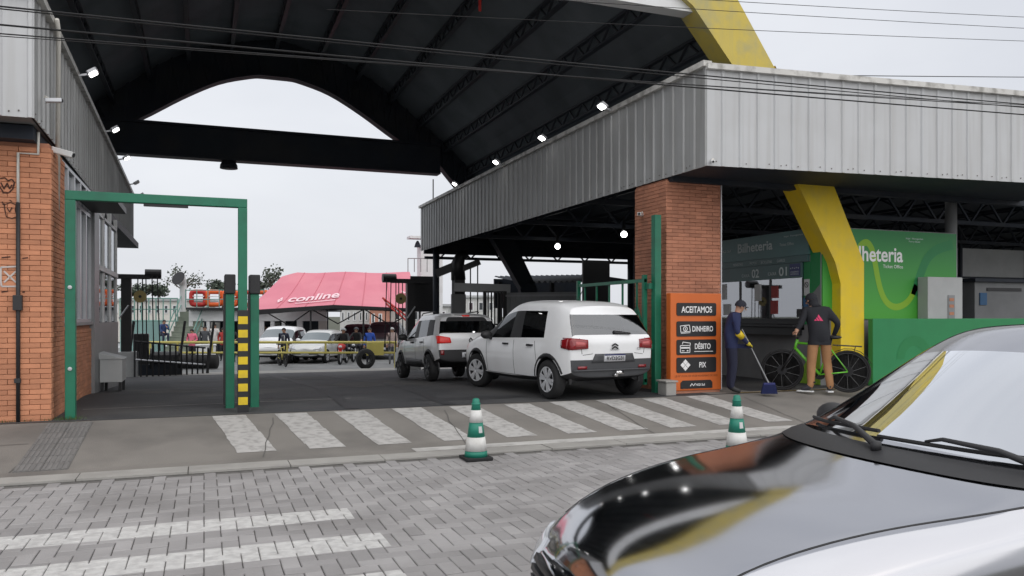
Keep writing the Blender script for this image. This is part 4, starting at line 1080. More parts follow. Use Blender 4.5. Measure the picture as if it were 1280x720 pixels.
# ================================================================== cars
def lerp(a, b, t): return a + (b - a) * t
def ring(st):
    xl, xb, xt, zl, zb, zt, w, wt = st[:8]
    bow = st[8] if len(st) > 8 else 0.0
    def bx(y): return bow * (1 - (y / max(wt, .01)) ** 2)
    P = [(xl, 0, zl), (xl, w * 0.80, zl), (xl, w * 0.965, zl + 0.09), (lerp(xl, xb, .45), w, lerp(zl, zb, .45)), (lerp(xl, xb, .8), w * 0.99, lerp(zl, zb, .80)),
         (xb, w * 0.955, zb), (lerp(xb, xt, .85) + bx(wt) , wt, lerp(zb, zt, .86)), (xt + bx(wt * .86), wt * 0.86, zt - 0.012), (xt + bx(wt * .45), wt * 0.45, zt + 0.012), (xt + bow, 0, zt + 0.02)]
    return [Vector(p) for p in P]
FR = (1.0, 0.78, 0.0)
def car_hull(S, tags, capr, capf, wells, sub=2, bulge=(0.06, 0.10)):
    """S stations from rear to front; tags {(interval,segment):tag}; caps {row:tag}"""
    names = ['body']
    def ti(t):
        if t not in names: names.append(t)
        return names.index(t)
    bm = bmesh.new(); rings = []
    for st in S:
        h = ring(st); n = len(h)
        full = [bm.verts.new(p) for p in h] + [bm.verts.new((h[i].x, -h[i].y, h[i].z)) for i in range(n - 2, 0, -1)]
        rings.append(full)
    n = 10; N = len(rings[0])
    def face(vs, t):
        f = bm.faces.new(vs); f.material_index = ti(t); f.smooth = True
    cl = bm.edges.layers.float.new('crease_edge')
    for i in range(len(S) - 1):
        a, b = rings[i], rings[i + 1]
        for k in range(N):
            seg = k if k < 9 else N - 1 - k
            t = tags.get((i, seg), tags.get(('*', seg), 'body'))
            face((a[k], b[k], b[(k + 1) % N], a[(k + 1) % N]), t)
    for which, rg, rows, bu, sgn in (('r', rings[0], capr, bulge[0], -1), ('f', rings[-1], capf, bulge[1], 1)):
        left = rg[:10]; right = [rg[0]] + [rg[N - i] for i in range(1, 9)] + [rg[9]]
        inner = {}
        for j in range(1, 9):
            p = left[j].co
            fr = .95 if j >= 5 else .88
            m1 = bm.verts.new((p.x + sgn * bu * 0.4, p.y * fr, p.z)); c = bm.verts.new((p.x + sgn * bu, 0, p.z)); m2 = bm.verts.new((p.x + sgn * bu * 0.4, -p.y * fr, p.z))
            inner[j] = (left[j], m1, c, m2, right[j])
        for j in range(1, 8):
            A, B = inner[j], inner[j + 1]
            for c in range(4):
                t = rows.get((j, c), rows.get(j, 'body'))
                q = (A[c], A[c + 1], B[c + 1], B[c])
                face(q if sgn > 0 else q[::-1], t)
        A = inner[1]; B = inner[8]
        def tri(a, b, c, t): face((a, b, c) if sgn > 0 else (c, b, a), t)
        for c in range(4):
            tri(A[c + 1], A[c], left[0], rows.get(0, rows.get(1, 'body')))
            tri(B[c], B[c + 1], left[9], rows.get(8, 'body'))
        for vs in (rg,):
            for k in range(N):
                e = bm.edges.get((rg[k], rg[(k + 1) % N]))
                if e: e[cl] = 0.35 if 2 < (k if k < 9 else N - 1 - k) < 8 else 0.6
    for r in rings:
        pass
    for i in range(len(S) - 1):
        for idx in (2, N - 2):
            e = bm.edges.get((rings[i][idx], rings[i + 1][idx]))
            if e: e[cl] = 0.5
        for idx in (5, N - 5):
            e = bm.edges.get((rings[i][idx], rings[i + 1][idx]))
            if e: e[cl] = 0.55
    bmesh.ops.recalc_face_normals(bm, faces=bm.faces)
    me = bpy.data.meshes.new('hull'); bm.to_mesh(me); bm.free()
    for k in range(len(names) + 1): me.materials.append(None)
    o = bpy.data.objects.new('hull', me); COL.objects.link(o)
    sm = o.modifiers.new('s', 'SUBSURF'); sm.levels = sub; sm.render_levels = sub
    cut = None
    if wells:
        c = MB(); c.cur = 0
        for (x, z, r, y0) in wells:
            for s in (1, -1):
                c.lathe([(r, s * y0), (r, s * 1.3)], (x, 0, z), (0, 1, 0), 40)
        cme = c.mesh('cut', 'black')
        bmc = bmesh.new(); bmc.from_mesh(cme); bmesh.ops.recalc_face_normals(bmc, faces=bmc.faces); bmc.to_mesh(cme); bmc.free()
        cme.materials.clear()
        for k in range(len(names) + 1): cme.materials.append(None)
        for p in cme.polygons: p.material_index = len(names)
        cut = bpy.data.objects.new('cut', cme); COL.objects.link(cut)
        b = o.modifiers.new('b', 'BOOLEAN'); b.operation = 'DIFFERENCE'; b.object = cut; b.solver = 'EXACT'
    dg = bpy.context.evaluated_depsgraph_get(); dg.update()
    res = bpy.data.meshes.new_from_object(o.evaluated_get(dg))
    bpy.data.objects.remove(o)
    if cut: bpy.data.objects.remove(cut)
    V = [v.co.copy() for v in res.vertices]; F = [(tuple(p.vertices), p.material_index) for p in res.polygons]
    bpy.data.meshes.remove(res)
    names.append('wheel_well')
    return V, F, names

def islands(faces):
    par = {}
    def find(a):
        while par.setdefault(a, a) != a:
            par[a] = par[par[a]]; a = par[a]
        return a
    for f in faces:
        for v in f[1:]: par[find(v)] = find(f[0])
    d = {}
    for f in faces: d.setdefault(find(f[0]), []).append(f)
    return list(d.values())
def submesh(name, V, faces, m, parent, **k):
    idx = {}; mb = MB(); 
    for f in faces:
        for v in f: idx.setdefault(v, len(idx))
    inv = sorted(idx, key=lambda q: idx[q])
    mb.add([V[v] for v in inv], [tuple(idx[v] for v in f) for f in faces])
    return part(name, mb, m, parent, world=False, smooth=True, **k)

class Car:
    def __init__(s, name, label, loc, rz, paint, S, tags, capr, capf, wells, mats, group=None, sub=2, split=('side_window',), glass_split=True, cat='car', pitch=0.0):
        s.root = empty(name, loc, rz, label=label, cat=cat, group=group)
        s.root.rotation_euler = (0, -pitch, rz)
        V, F, names = car_hull(S, tags, capr, capf, wells, sub)
        s.bvh = BVHTree.FromPolygons(V, [f for f, _ in F])
        for i, n in enumerate(names):
            fs = [f for f, m in F if m == i]
            if not fs: continue
            m = mats.get(n, paint if n == 'body' else 'black')
            if n == 'body': s.body = submesh(n, V, fs, m, s.root)
            else:
                for isl in islands(fs): submesh(n, V, isl, m, s.root)
    def hit(s, o, d):
        r = s.bvh.ray_cast(Vector(o), Vector(d).normalized())
        return (r[0], r[1]) if r[0] is not None else (None, None)
    def patch(s, name, corners, view, m, nu=6, nv=4, lift=0.008, parent=None, poly=None, **k):
        """quad with 2d corners projected on the body. view 'r' rear (y,z) / 'f' front (y,z) / 'l','s' left/right side (x,z) / 't' top (x,y)"""
        mb = MB(); a, b, c, d = [Vector(q) for q in corners]; G = []
        for j in range(nv + 1):
            for i in range(nu + 1):
                u, v = i / nu, j / nv
                p = a * (1 - u) * (1 - v) + b * u * (1 - v) + c * u * v + d * (1 - u) * v
                if view == 'r': o, dr = (-6, p.x, p.y), (1, 0, 0)
                elif view == 'f': o, dr = (6, p.x, p.y), (-1, 0, 0)
                elif view == 'l': o, dr = (p.x, 6, p.y), (0, -1, 0)
                elif view == 's': o, dr = (p.x, -6, p.y), (0, 1, 0)
                else: o, dr = (p.x, p.y, 6), (0, 0, -1)
                h, nn = s.hit(o, dr)
                if h is None:
                    h = G[-1][0] if G else Vector(o) + Vector(dr) * 4; nn = -Vector(dr)
                if nn.dot(Vector(dr)) > 0: nn = -nn
                G.append((h, (nn - Vector(dr)).normalized()))
        top = [h + nn * lift for h, nn in G]; bot = [h - nn * 0.004 for h, nn in G]
        W_ = nu + 1; n = len(top); fs = []
        for j in range(nv):
            for i in range(nu):
                fs.append((j * W_ + i, j * W_ + i + 1, (j + 1) * W_ + i + 1, (j + 1) * W_ + i))
        edge = [i for i in range(nu)] + [nu + j * W_ for j in range(nv)] + [nv * W_ + i for i in range(nu, 0, -1)] + [j * W_ for j in range(nv, 0, -1)]
        for q in range(len(edge)):
            x, y = edge[q], edge[(q + 1) % len(edge)]
            fs.append((y, x, n + x, n + y))
        mb.add(top + bot, fs)
        bm = bmesh.new(); me = mb.mesh(name, m)
        bm.from_mesh(me); bmesh.ops.recalc_face_normals(bm, faces=bm.faces); bm.to_mesh(me); bm.free()
        o = bpy.data.objects.new(name, me); COL.objects.link(o); o.parent = parent or s.root
        me.polygons.foreach_set('use_smooth', [i < nu * nv for i in range(len(me.polygons))])
        return tag(o, **k)
    def arc(s, x, z, r0, r1, a0, a1, side, m, lift=0.014, n=16):
        mb = MB(); top = []
        for i in range(n + 1):
            a = lerp(a0, a1, i / n)
            for r in (r0, (r0 + r1) / 2, r1):
                px, pz = x + r * math.cos(R(a)), z + r * math.sin(R(a))
                h, nn = s.hit((px, 6 * side, pz), (0, -side, 0))
                if h is None or abs(h.y) < 0.45: 
                    h = Vector((px, side * (abs(top[-1][0].y) if top else 0.8), pz)); nn = Vector((0, side, 0))
                h = Vector((h.x, h.y, h.z)); top.append((h, Vector((0, side, 0))))
        t = [h + nn * (lift * (0.4 if i % 3 == 2 else 1)) for i, (h, nn) in enumerate(top)]; b = [h - nn * 0.02 for h, nn in top]
        L_ = len(t); fs = []
        for i in range(n):
            for q in (0, 1):
                fs.append((3 * i + q, 3 * i + q + 1, 3 * i + q + 4, 3 * i + q + 3))
            fs.append((3 * i, 3 * i + 3, L_ + 3 * i + 3, L_ + 3 * i)); fs.append((3 * i + 2, L_ + 3 * i + 2, L_ + 3 * i + 5, 3 * i + 5))
        mb.add(t + b, fs)
        return part('arch_trim', mb, m, s.root, world=False, smooth=True)
    def wheel(s, x, y, r, steer=0.0, w=0.19, rim='rim', spokes=6, simple=False):
        sd_ = 1 if y > 0 else -1
        rr = r * 0.66
        piv = Vector((x, y, r))
        rot = Matrix.Rotation(steer, 3, 'Z')
        def put(mb): 
            mb.v = [rot @ v + piv for v in mb.v]; return mb
        m1 = MB(); o = sd_ * w / 2
        m1.lathe([(rr, o * 0.55), (rr, o * 0.98), (rr * 0.93, o * 0.9), (rr * 0.90, o * 0.45), (rr * .90, -o * .8), (rr, -o)], (0, 0, 0), (0, 1, 0), 28, cap=False)
        m1.lathe([(0.0, o * 0.32), (rr * 0.91, o * 0.28), (rr * 0.91, o * 0.26), (0.0, o * 0.2)], (0, 0, 0), (0, 1, 0), 28)
        wl = part('wheel', put(m1), 'rim_dk', s.root, world=False, smooth=True)
        m2 = MB(); m2.lathe([(rr * 0.985, -o), (r * 0.86, -o * 1.08), (r * 0.97, -o * 0.85), (r, -o * 0.5), (r, o * 0.5), (r * 0.97, o * 0.85), (r * 0.86, o * 1.08), (rr * 0.985, o)], (0, 0, 0), (0, 1, 0), 36, cap=False)
        part('tyre', put(m2), 'rubber', wl, world=False, smooth=True)
        m3 = MB()
        for k in range(spokes):
            a = 2 * math.pi * k / spokes + 0.2
            for da in (-0.10, 0.10):
                p = Vector((math.cos(a + da * 0.8) * r * 0.12, o * 0.92, math.sin(a + da * 0.8) * r * 0.12)); q = Vector((math.cos(a + da * 1.6) * rr * 0.95, o * 1.0, math.sin(a + da * 1.6) * rr * 0.95))
                m3.bar(p, q, r * 0.13, 0.025, up=(0, 1, 0))
        m3.lathe([(0.0, o * 0.95), (r * 0.16, o * 0.9), (r * 0.19, o * 0.6)], (0, 0, 0), (0, 1, 0), 14)
        m3.lathe([(rr * 0.99, o * 1.0), (rr * 0.99, o * 1.03), (rr * 0.90, o * 0.98), (rr * 0.9, o * 0.9)], (0, 0, 0), (0, 1, 0), 28, cap=False)
        part('rim', put(m3), rim, wl, world=False, smooth=False)
        return wl
    def mirror(s, x, y, z, m, tilt=0):
        sd_ = 1 if y > 0 else -1
        mb = MB(); mb.ball((x, y + sd_ * 0.10, z + 0.06), (0.075, 0.115, 0.075), 14, 9); 
        me = part('mirror', mb, m, s.root, world=False, smooth=True)
        mb = MB(); mb.bar((x + 0.02, y - sd_ * 0.03, z - 0.02), (x, y + sd_ * 0.06, z + 0.02), 0.06, 0.04); part('mirror_arm', mb, 'black_pl', me, world=False)
        return me
    def text(s, name, str_, c, view, m, width, height, lift=0.012, parent=None):
        if view == 'r': o, d, ex = (-6, c[0], c[1]), (1, 0, 0), (0, -1, 0)
        elif view == 'f': o, d, ex = (6, c[0], c[1]), (-1, 0, 0), (0, 1, 0)
        h, nn = s.hit(o, d)
        return text(name, str_, h - Vector(d) * lift, ex, (0, 0, 1), m, parent or s.root, width=width, height=height, bold=True, world=False, lift=0.002)

# ---------------------------------------------------------------- white hatchback (rear towards the street)
def hatch_spec(L_=0.0):
    S = [(-1.84, -1.88, -1.56, .36, .98, 1.48, .79, .655), (-1.66, -1.62, -1.38, .30, .985, 1.535, .855, .69), (-1.30, -1.24, -1.18, .26, .97, 1.565, .865, .705),
         (-0.22, -0.24, -0.24, .22, .95, 1.585, .865, .715), (-0.14, -0.14, -0.14, .22, .945, 1.585, .865, .715),
         (0.72, 0.80, 0.22, .22, .93, 1.53, .862, .66, 0.05), (1.0, 0.98, 0.86, .23, .92, 1.03, .86, .74, 0.16), (1.55, 1.52, 1.52, .26, .87, .97, .85, .70, 0.05), (1.92, 1.94, 1.88, .30, .74, .86, .77, .62, 0.03), (1.96, 2.0, 1.97, .36, .62, .72, .66, .55, 0.02)]
    return S
paint_w = mat('white_car_paint', (0.80, 0.81, 0.82), 0.28, var=0.0, coat=0.6, dirt=(0.45, 0.43, 0.40), dirt_amt=0.10, dirt_scale=2)
paint_s = mat('silver_car_paint', (0.66, 0.665, 0.675), 0.30, metal=0.2, var=0.0, coat=0.7)
paint_f = mat('black_gloss_paint', (0.46, 0.465, 0.49), 0.10, metal=1.0, var=0.0)
paint_k = mat('black_car_paint', (0.010, 0.011, 0.013), 0.2, var=0.0, coat=1.0)
HT = {(2, 5): 'side_window', (4, 5): 'side_window', (3, 5): 'pillar', (1, 5): 'quarter_panel', ('*', 1): 'sill', ('*', 0): 'underbody', (5, 6): 'windscreen', (5, 7): 'windscreen', (5, 8): 'windscreen', (5, 5): 'pillar'}
HR = {0: 'bumper', 1: 'bumper', 2: 'bumper', 5: 'rear_window', (6, 1): 'spoiler', (6, 2): 'spoiler'}
HF = {0: 'bumper', 1: 'bumper', 2: 'grille', 3: 'grille'}
M['tint'] = glassmat('tinted_glass', (0.13, 0.14, 0.15), 1.5, 0.02, 1.0)
M['tint_rear'] = glassmat('tinted_rear_glass', (0.30, 0.32, 0.33), 1.5, 0.10, 1.2)
HM = {'side_window': 'tint', 'rear_window': 'tint_rear', 'windscreen': 'tint_rear', 'pillar': 'black_pl', 'sill': 'black_pl', 'underbody': 'black', 'bumper': 'grey_pl', 'grille': 'black_pl', 'wheel_well': 'black', 'quarter_panel': paint_w, 'spoiler': paint_w}
def cabin(c, z=0.0):
    mb = MB(); mb.box((-1.5, -.70, .42), (.95, .70, .50)); part('cabin_floor', mb, 'black_pl', c.root, world=False)
    for x, y in ((.0, .36), (.0, -.36), (-.95, .38), (-.95, 0), (-.95, -.38)):
        mb = MB(); mb.box((x - .10, y - .21, .5), (x + .06, y + .21, 1.10 + z)); mb.box((x - .06, y - .11, 1.12 + z), (x + .03, y + .11, 1.30 + z)); part('seat', mb, 'grey_pl', c.root, world=False, bevel=.04)
    mb = MB(); mb.box((.55, -.70, .6), (.9, .70, .93 + z)); part('dashboard', mb, 'black_pl', c.root, world=False, bevel=.03)
def car_common(c, wx, r, wy, seam_x, handle, m_arch, belt=0.62, rim='rim', steer=0.0, spokes=6, arch=True):
    for s_, vw in ((1, 'l'), (-1, 's')):
        for x in (-wx, wx):
            if arch: c.arc(x, r, r + 0.045, r + 0.105, -8, 188, s_, m_arch)
        for x0, x1 in seam_x:
            c.patch('door_seam', ((x0 - .004, .34), (x0 + .004, .34), (x1 + .004, .92), (x1 - .004, .92)), vw, 'black', 1, 8, 0.0025)
        c.patch('door_seam', ((-1.0, .325), (0.8, .325), (0.8, .333), (-1.0, .333)), vw, 'black', 10, 1, 0.0025)
        for x in handle:
            c.patch('door_handle', ((x - .10, .83), (x + .08, .83), (x + .08, .862), (x - .10, .862)), vw, 'black_pl', 4, 2, 0.028)
    for x in (-wx, wx):
        for s_ in (1, -1):
            c.wheel(x, s_ * wy, r, steer if x > 0 else 0, rim=rim, spokes=spokes)

RL = atZ(687, 499, 0.25); hd_ = R(90 + 8.0)
fw = Vector((math.cos(hd_), math.sin(hd_), 0)); rt = Vector((fw.y, -fw.x, 0))
ctr = RL + rt * 0.80 + fw * 1.27; ctr.z = 0.254
c3 = Car('white_hatchback', 'white hatchback with dark tinted windows and tow ball waiting at the crossing', ctr, hd_, paint_w, hatch_spec(), HT, HR, HF, [(-1.27, .31, .365, .50), (1.27, .31, .365, .50)], HM, group='cars queuing into the terminal', sub=3)
car_common(c3, 1.27, 0.315, 0.765, ((-0.2, -0.16), (0.80, 0.86), (-1.02, -0.86)), (-0.72, 0.12), 'black_pl', steer=R(14), spokes=6)
for s_ in (1, -1):
    l = c3.patch('tail_light', ((s_ * .80, .80), (s_ * .50, .82), (s_ * .50, .955), (s_ * .80, .985)), 'r', 'tail', 8, 4, 0.02)
    c3.patch('inner_lens', ((s_ * .72, .845), (s_ * .545, .85), (s_ * .545, .915), (s_ * .72, .93)), 'r', 'tail_in', 5, 2, 0.026, parent=l)
    c3.patch('side_lens', ((-1.80, .81), (-1.66, .83), (-1.64, .95), (-1.80, .975)), 'l' if s_ > 0 else 's', 'tail', 4, 3, 0.016, parent=l)
    c3.patch('reflector', ((s_ * .66, .50), (s_ * .50, .50), (s_ * .50, .545), (s_ * .66, .545)), 'r', 'tail', 3, 1, 0.012)
rec = c3.patch('plate_recess', ((.42, .60), (-.42, .60), (-.36, .735), (.36, .735)), 'r', 'grey_pl', 8, 3, 0.012)
pl = c3.patch('licence_plate', ((.20, .615), (-.20, .615), (-.20, .725), (.20, .725)), 'r', 'plate', 2, 1, 0.03)
c3.text('plate_number', 'RVD2G31', (0, .635), 'r', 'black', .33, .06, 0.042, pl)
c3.patch('plate_band', ((.20, .708), (-.20, .708), (-.20, .725), (.20, .725)), 'r', 'navy', 2, 1, 0.033, parent=pl)
em = MB()
for k in (0, 1):
    h, n_ = c3.hit((-6, 0, .845 + k * .045), (1, 0, 0)); h = h - Vector((.018, 0, 0))
    for s_ in (1, -1): em.bar(h + Vector((0, s_ * .06, -.035)), h + Vector((0, 0, .0)), .022, .006, up=(1, 0, 0))
part('chevron_badge', em, 'black', c3.root, world=False)
c3.text('badge_lettering', 'CITRO\u00cbN', (0, .785), 'r', 'grey_metal', .17, .025, 0.012)
c3.text('badge_lettering', 'C3', (-.48, .79), 'r', 'grey_metal', .07, .035, 0.014)
c3.patch('tailgate_seam', ((.60, .735), (.592, .735), (.63, .98), (.638, .98)), 'r', 'black', 1, 6, .002)
c3.patch('tailgate_seam', ((-.60, .735), (-.592, .735), (-.63, .98), (-.638, .98)), 'r', 'black', 1, 6, .002)
c3.patch('tailgate_seam', ((.58, .715), (.40, .735), (.40, .742), (.58, .722)), 'r', 'black', 6, 1, .002); c3.patch('tailgate_seam', ((-.58, .715), (-.40, .735), (-.40, .742), (-.58, .722)), 'r', 'black', 6, 1, .002)
c3.patch('wiper', ((-.02, 1.045), (-.33, 1.03), (-.33, 1.055), (-.02, 1.09)), 'r', 'black', 4, 1, .03)
c3.patch('bumper_step', ((.74, .47), (-.74, .47), (-.74, .49), (.74, .49)), 'r', 'grey_pl', 12, 1, .035)
tb = MB(); tb.tube([(-1.85, 0, .40), (-1.99, 0, .40)], .025, 8); tb.ball((-2.0, 0, .44), .032); tb.tube([(-1.99, 0, .40), (-2.0, 0, .44)], .02, 8); tb.box((-1.95, -.16, .41), (-1.90, -.06, .46)); part('tow_ball', tb, 'chrome', c3.root, world=False, smooth=True)
c3.mirror(0.68, .83, .93, 'black_pl'); c3.mirror(0.68, -.83, .93, 'black_pl')
ra = MB()
for s_ in (1, -1): pass
ra.tube([(-.9, 0, 1.6), (-1.02, 0, 1.75)], .006, 6); part('antenna', ra, 'black', c3.root, world=False)

cabin(c3)
# ---------------------------------------------------------------- small silver car ahead
S2 = [(-1.74, -1.72, -1.44, .40, .98, 1.38, .70, .58), (-1.55, -1.5, -1.28, .34, .98, 1.43, .775, .635), (-1.16, -1.10, -1.06, .30, .96, 1.46, .785, .655),
      (-0.22, -0.24, -0.24, .26, .94, 1.478, .785, .665), (-0.14, -0.14, -0.14, .26, .938, 1.478, .785, .665),
      (0.68, 0.74, 0.16, .26, .925, 1.42, .78, .61, .05), (0.95, 0.92, 0.80, .27, .915, 1.02, .78, .68, .14), (1.4, 1.38, 1.38, .30, .87, .97, .77, .64, .05), (1.74, 1.76, 1.72, .34, .76, .88, .71, .58, .03), (1.8, 1.84, 1.80, .40, .66, .76, .62, .5, .02)]
KM = dict(HM); KM.update({'quarter_panel': 'black_pl', 'spoiler': 'black_pl', 'rear_window': 'tint_rear', 'bumper': 'black_pl'})
kl = atZ(536.6, 475.5, 0.2)
kz = gz(kl.y + 1)
kw = Car('silver_hatchback', 'small silver hatchback with lit red tail lights queuing ahead of the white one', (kl.x + .73, kl.y + 1.21, kz + .01), R(91), paint_s, S2, HT, HR, HF, [(-1.21, .29, .345, .45), (1.21, .29, .345, .45)], KM, group='cars queuing into the terminal', sub=3, pitch=-0.045)
car_common(kw, 1.21, 0.295, 0.70, ((-0.2, -0.16), (0.74, 0.80), (-0.96, -0.82)), (-0.68, 0.1), 'black_pl', rim='rim_dk', spokes=5)
for s_ in (1, -1):
    kw.patch('tail_light', ((s_ * .71, .80), (s_ * .43, .81), (s_ * .45, .92), (s_ * .71, .965)), 'r', 'tail_lit', 8, 4, 0.02)
    kw.patch('fog_light', ((s_ * .66, .56), (s_ * .58, .56), (s_ * .58, .66), (s_ * .66, .66)), 'r', 'tail', 3, 3, 0.012)
    kw.patch('door_cladding', ((-.75, .36), (.7, .36), (.62, .50), (-.7, .46)), 'l' if s_ > 0 else 's', 'grey_pl', 8, 2, 0.016)
kw.patch('brake_light', ((.08, 1.375), (-.08, 1.375), (-.08, 1.40), (.08, 1.40)), 'r', 'tail_lit', 3, 1, 0.02)
pl = kw.patch('licence_plate', ((.20, .50), (-.20, .50), (-.20, .61), (.20, .61)), 'r', 'plate', 2, 1, 0.03)
kw.text('plate_number', 'TPI', (.09, .52), 'r', 'black', .16, .06, 0.042, pl)
em = MB(); h, n_ = kw.hit((-6, 0, .86), (1, 0, 0)); h = h - Vector((.016, 0, 0))
dm = [(0, .055), (.04, 0), (0, -.055), (-.04, 0)]
for a, b in zip(dm, dm[1:] + dm[:1]): em.bar(h + Vector((0, a[0], a[1])), h + Vector((0, b[0], b[1])), .018, .006, up=(1, 0, 0))
part('diamond_badge', em, 'black', kw.root, world=False)
kw.mirror(.64, .76, .92, 'black_pl'); kw.mirror(.64, -.76, .92, 'black_pl')
rr_ = MB()
for s_ in (1, -1):
    o_ = MB(); o_.tube([(-.9, s_ * .5, 1.49), (-.8, s_ * .5, 1.515), (.1, s_ * .5, 1.515), (.2, s_ * .5, 1.47)], .014, 6); part('roof_rail', o_, 'black_pl', kw.root, world=False, smooth=True)

cabin(kw, -.05)
# ---------------------------------------------------------------- black car in the foreground
S3 = [(-2.2, -2.22, -1.9, .36, .95, 1.30, .80, .56), (-1.9, -1.9, -1.55, .28, .97, 1.44, .87, .60), (-1.35, -1.3, -1.2, .24, .97, 1.50, .885, .62), (-0.42, -0.42, -0.42, .22, .955, 1.53, .885, .635), (-0.34, -0.34, -0.34, .22, .953, 1.53, .885, .635),
      (0.42, 0.40, -0.20, .22, .95, 1.48, .885, .63, .10), (0.62, 0.58, 0.50, .22, .905, .955, .885, .80, .26), (1.2, 1.2, 1.2, .24, .83, .925, .87, .74, .10), (1.75, 1.75, 1.72, .24, .70, .81, .81, .66, .10), (1.98, 2.0, 1.96, .28, .58, .68, .70, .56, .10), (2.04, 2.06, 2.04, .34, .50, .58, .60, .48, .06)]
FT = {(2, 5): 'side_window', (4, 5): 'side_window', (3, 5): 'pillar', ('*', 1): 'sill', ('*', 0): 'underbody', (5, 6): 'windscreen_edge', (5, 7): 'windscreen', (5, 8): 'windscreen', (5, 5): 'pillar'}
M['wind_glass'] = glassmat('windscreen_glass', (0.62, 0.70, 0.67), 1.5, 0.62, 1.6)
FM_ = {'side_window': 'win_dark', 'rear_window': 'win_dark', 'windscreen': 'wind_glass', 'windscreen_edge': paint_f, 'pillar': 'black', 'sill': 'black_pl', 'underbody': 'black', 'bumper': paint_f, 'grille': 'black_pl', 'wheel_well': 'black'}
FH = R(175.5)
fg = Car('black_car', 'black car with white sky reflected in its bonnet and windscreen, parked on the pavers', (3.39, 2.58, 0), FH, paint_f, S3, FT, {(5, 1): 'rear_window', (5, 2): 'rear_window'}, {2: 'grille', 3: 'grille'}, [(-1.35, .32, .37, .55), (1.3, .32, .37, .55)], FM_, sub=3)
for x in (-1.35, 1.3):
    for s_ in (1, -1): fg.wheel(x, s_ * .78, .32)
for s_ in (1, -1):
    fg.patch('bonnet_seam', ((.72, s_ * .775), (1.9, s_ * .60), (1.9, s_ * .594), (.72, s_ * .768)), 't', 'black', 16, 1, .002)
    fg.patch('headlamp', ((s_ * .48, .50), (s_ * .68, .52), (s_ * .70, .62), (s_ * .50, .60)), 'f', 'lens', 6, 3, .012)
    fg.mirror(.16, s_ * .86, .96, 'black_pl')
for k in range(5):
    z = .38 + k * .04
    fg.patch('grille_slat', ((-.42, z), (.42, z), (.42, z + .022), (-.42, z + .022)), 'f', 'black', 10, 1, .02)
# cowl panel and wipers at the base of the windscreen
cw = fg.patch('cowl_panel', ((.585, -.80), (.585, .80), (.52, .79), (.52, -.79)), 't', 'black_pl', 2, 2, .006) if False else None
def cowl_curve(y, off):   # base of the glass follows the bow
    return 0.52 + 0.26 * (1 - (y / .80) ** 2) + off
mb = MB(); n = 24; top = []
for i in range(n + 1):
    y = -.78 + 1.56 * i / n
    for off in (.10, .04, -.03):
        h, nn = fg.hit((cowl_curve(y, off), y, 6), (0, 0, -1)); top.append(h + Vector((0, 0, .006 + (.008 if off == .04 else 0))))
mb.add(top, [(3 * i + q, 3 * i + q + 1, 3 * i + q + 4, 3 * i + q + 3) for i in range(n) for q in (0, 1)]); part('cowl_panel', mb, 'black_pl', fg.root, world=False, smooth=True)
for (y0, y1, dx) in ((-.66, -.02, 0), (.02, .62, .02)):
    pts = []; arm = []
    for i in range(9):
        y = lerp(y0, y1, i / 8); h, nn = fg.hit((cowl_curve(y, -.085 + dx - .02 * i / 8), y, 6), (0, 0, -1)); pts.append(h + Vector((0.0, 0, .022)))
    mb = MB(); mb.tube(pts, .009, 6); bl_ = part('wiper_blade', mb, 'rubber', fg.root, world=False)
    h, nn = fg.hit((cowl_curve(y1 + .12, .02), y1 + .12, 6), (0, 0, -1)); piv = h + Vector((0, 0, .03)); mid = pts[4] + Vector((.01, 0, .03))
    mb = MB(); mb.tube([piv, piv.lerp(mid, .5) + Vector((0, 0, .02)), mid, pts[3] + Vector((0, 0, .01))], [.016, .012, .009, .006], 6); mb.lathe([(.022, -.02), (.022, .015), (.0, .02)], piv, n=10); part('wiper_arm', mb, 'black_pl', fg.root, world=False, smooth=True)
mb = MB(); mb.ball((-.02, 0, 1.30), (.03, .12, .04), 12, 7); part('rear_view_mirror', mb, 'black_pl', fg.root, world=False, smooth=True)
# cabin: dashboard, wheel, seats
mb = MB(); mb.grid(lambda u, v: Vector((lerp(.55, -.12, v), lerp(-.74, .74, u), .93 + .06 * math.sin(v * 3.1))), 10, 6); part('dashboard', mb, 'black_pl', fg.root, world=False, smooth=True)
for y in (.38, -.38):
    mb = MB(); mb.box((-.95, y - .24, .35), (-.75, y + .24, 1.15)); mb.box((-.9, y - .12, 1.17), (-.8, y + .12, 1.36)); part('seat', mb, 'grey_pl', fg.root, world=False, bevel=.05)
mb = MB()
for k in range(20):
    a, b = 2 * math.pi * k / 20, 2 * math.pi * (k + 1) / 20
    mb.bar((-.28 - .06 * math.sin(a), .38 + .18 * math.cos(a), .98 + .17 * math.sin(a)), (-.28 - .06 * math.sin(b), .38 + .18 * math.cos(b), .98 + .17 * math.sin(b)), .028)
part('steering_wheel', mb, 'black_pl', fg.root, world=False)
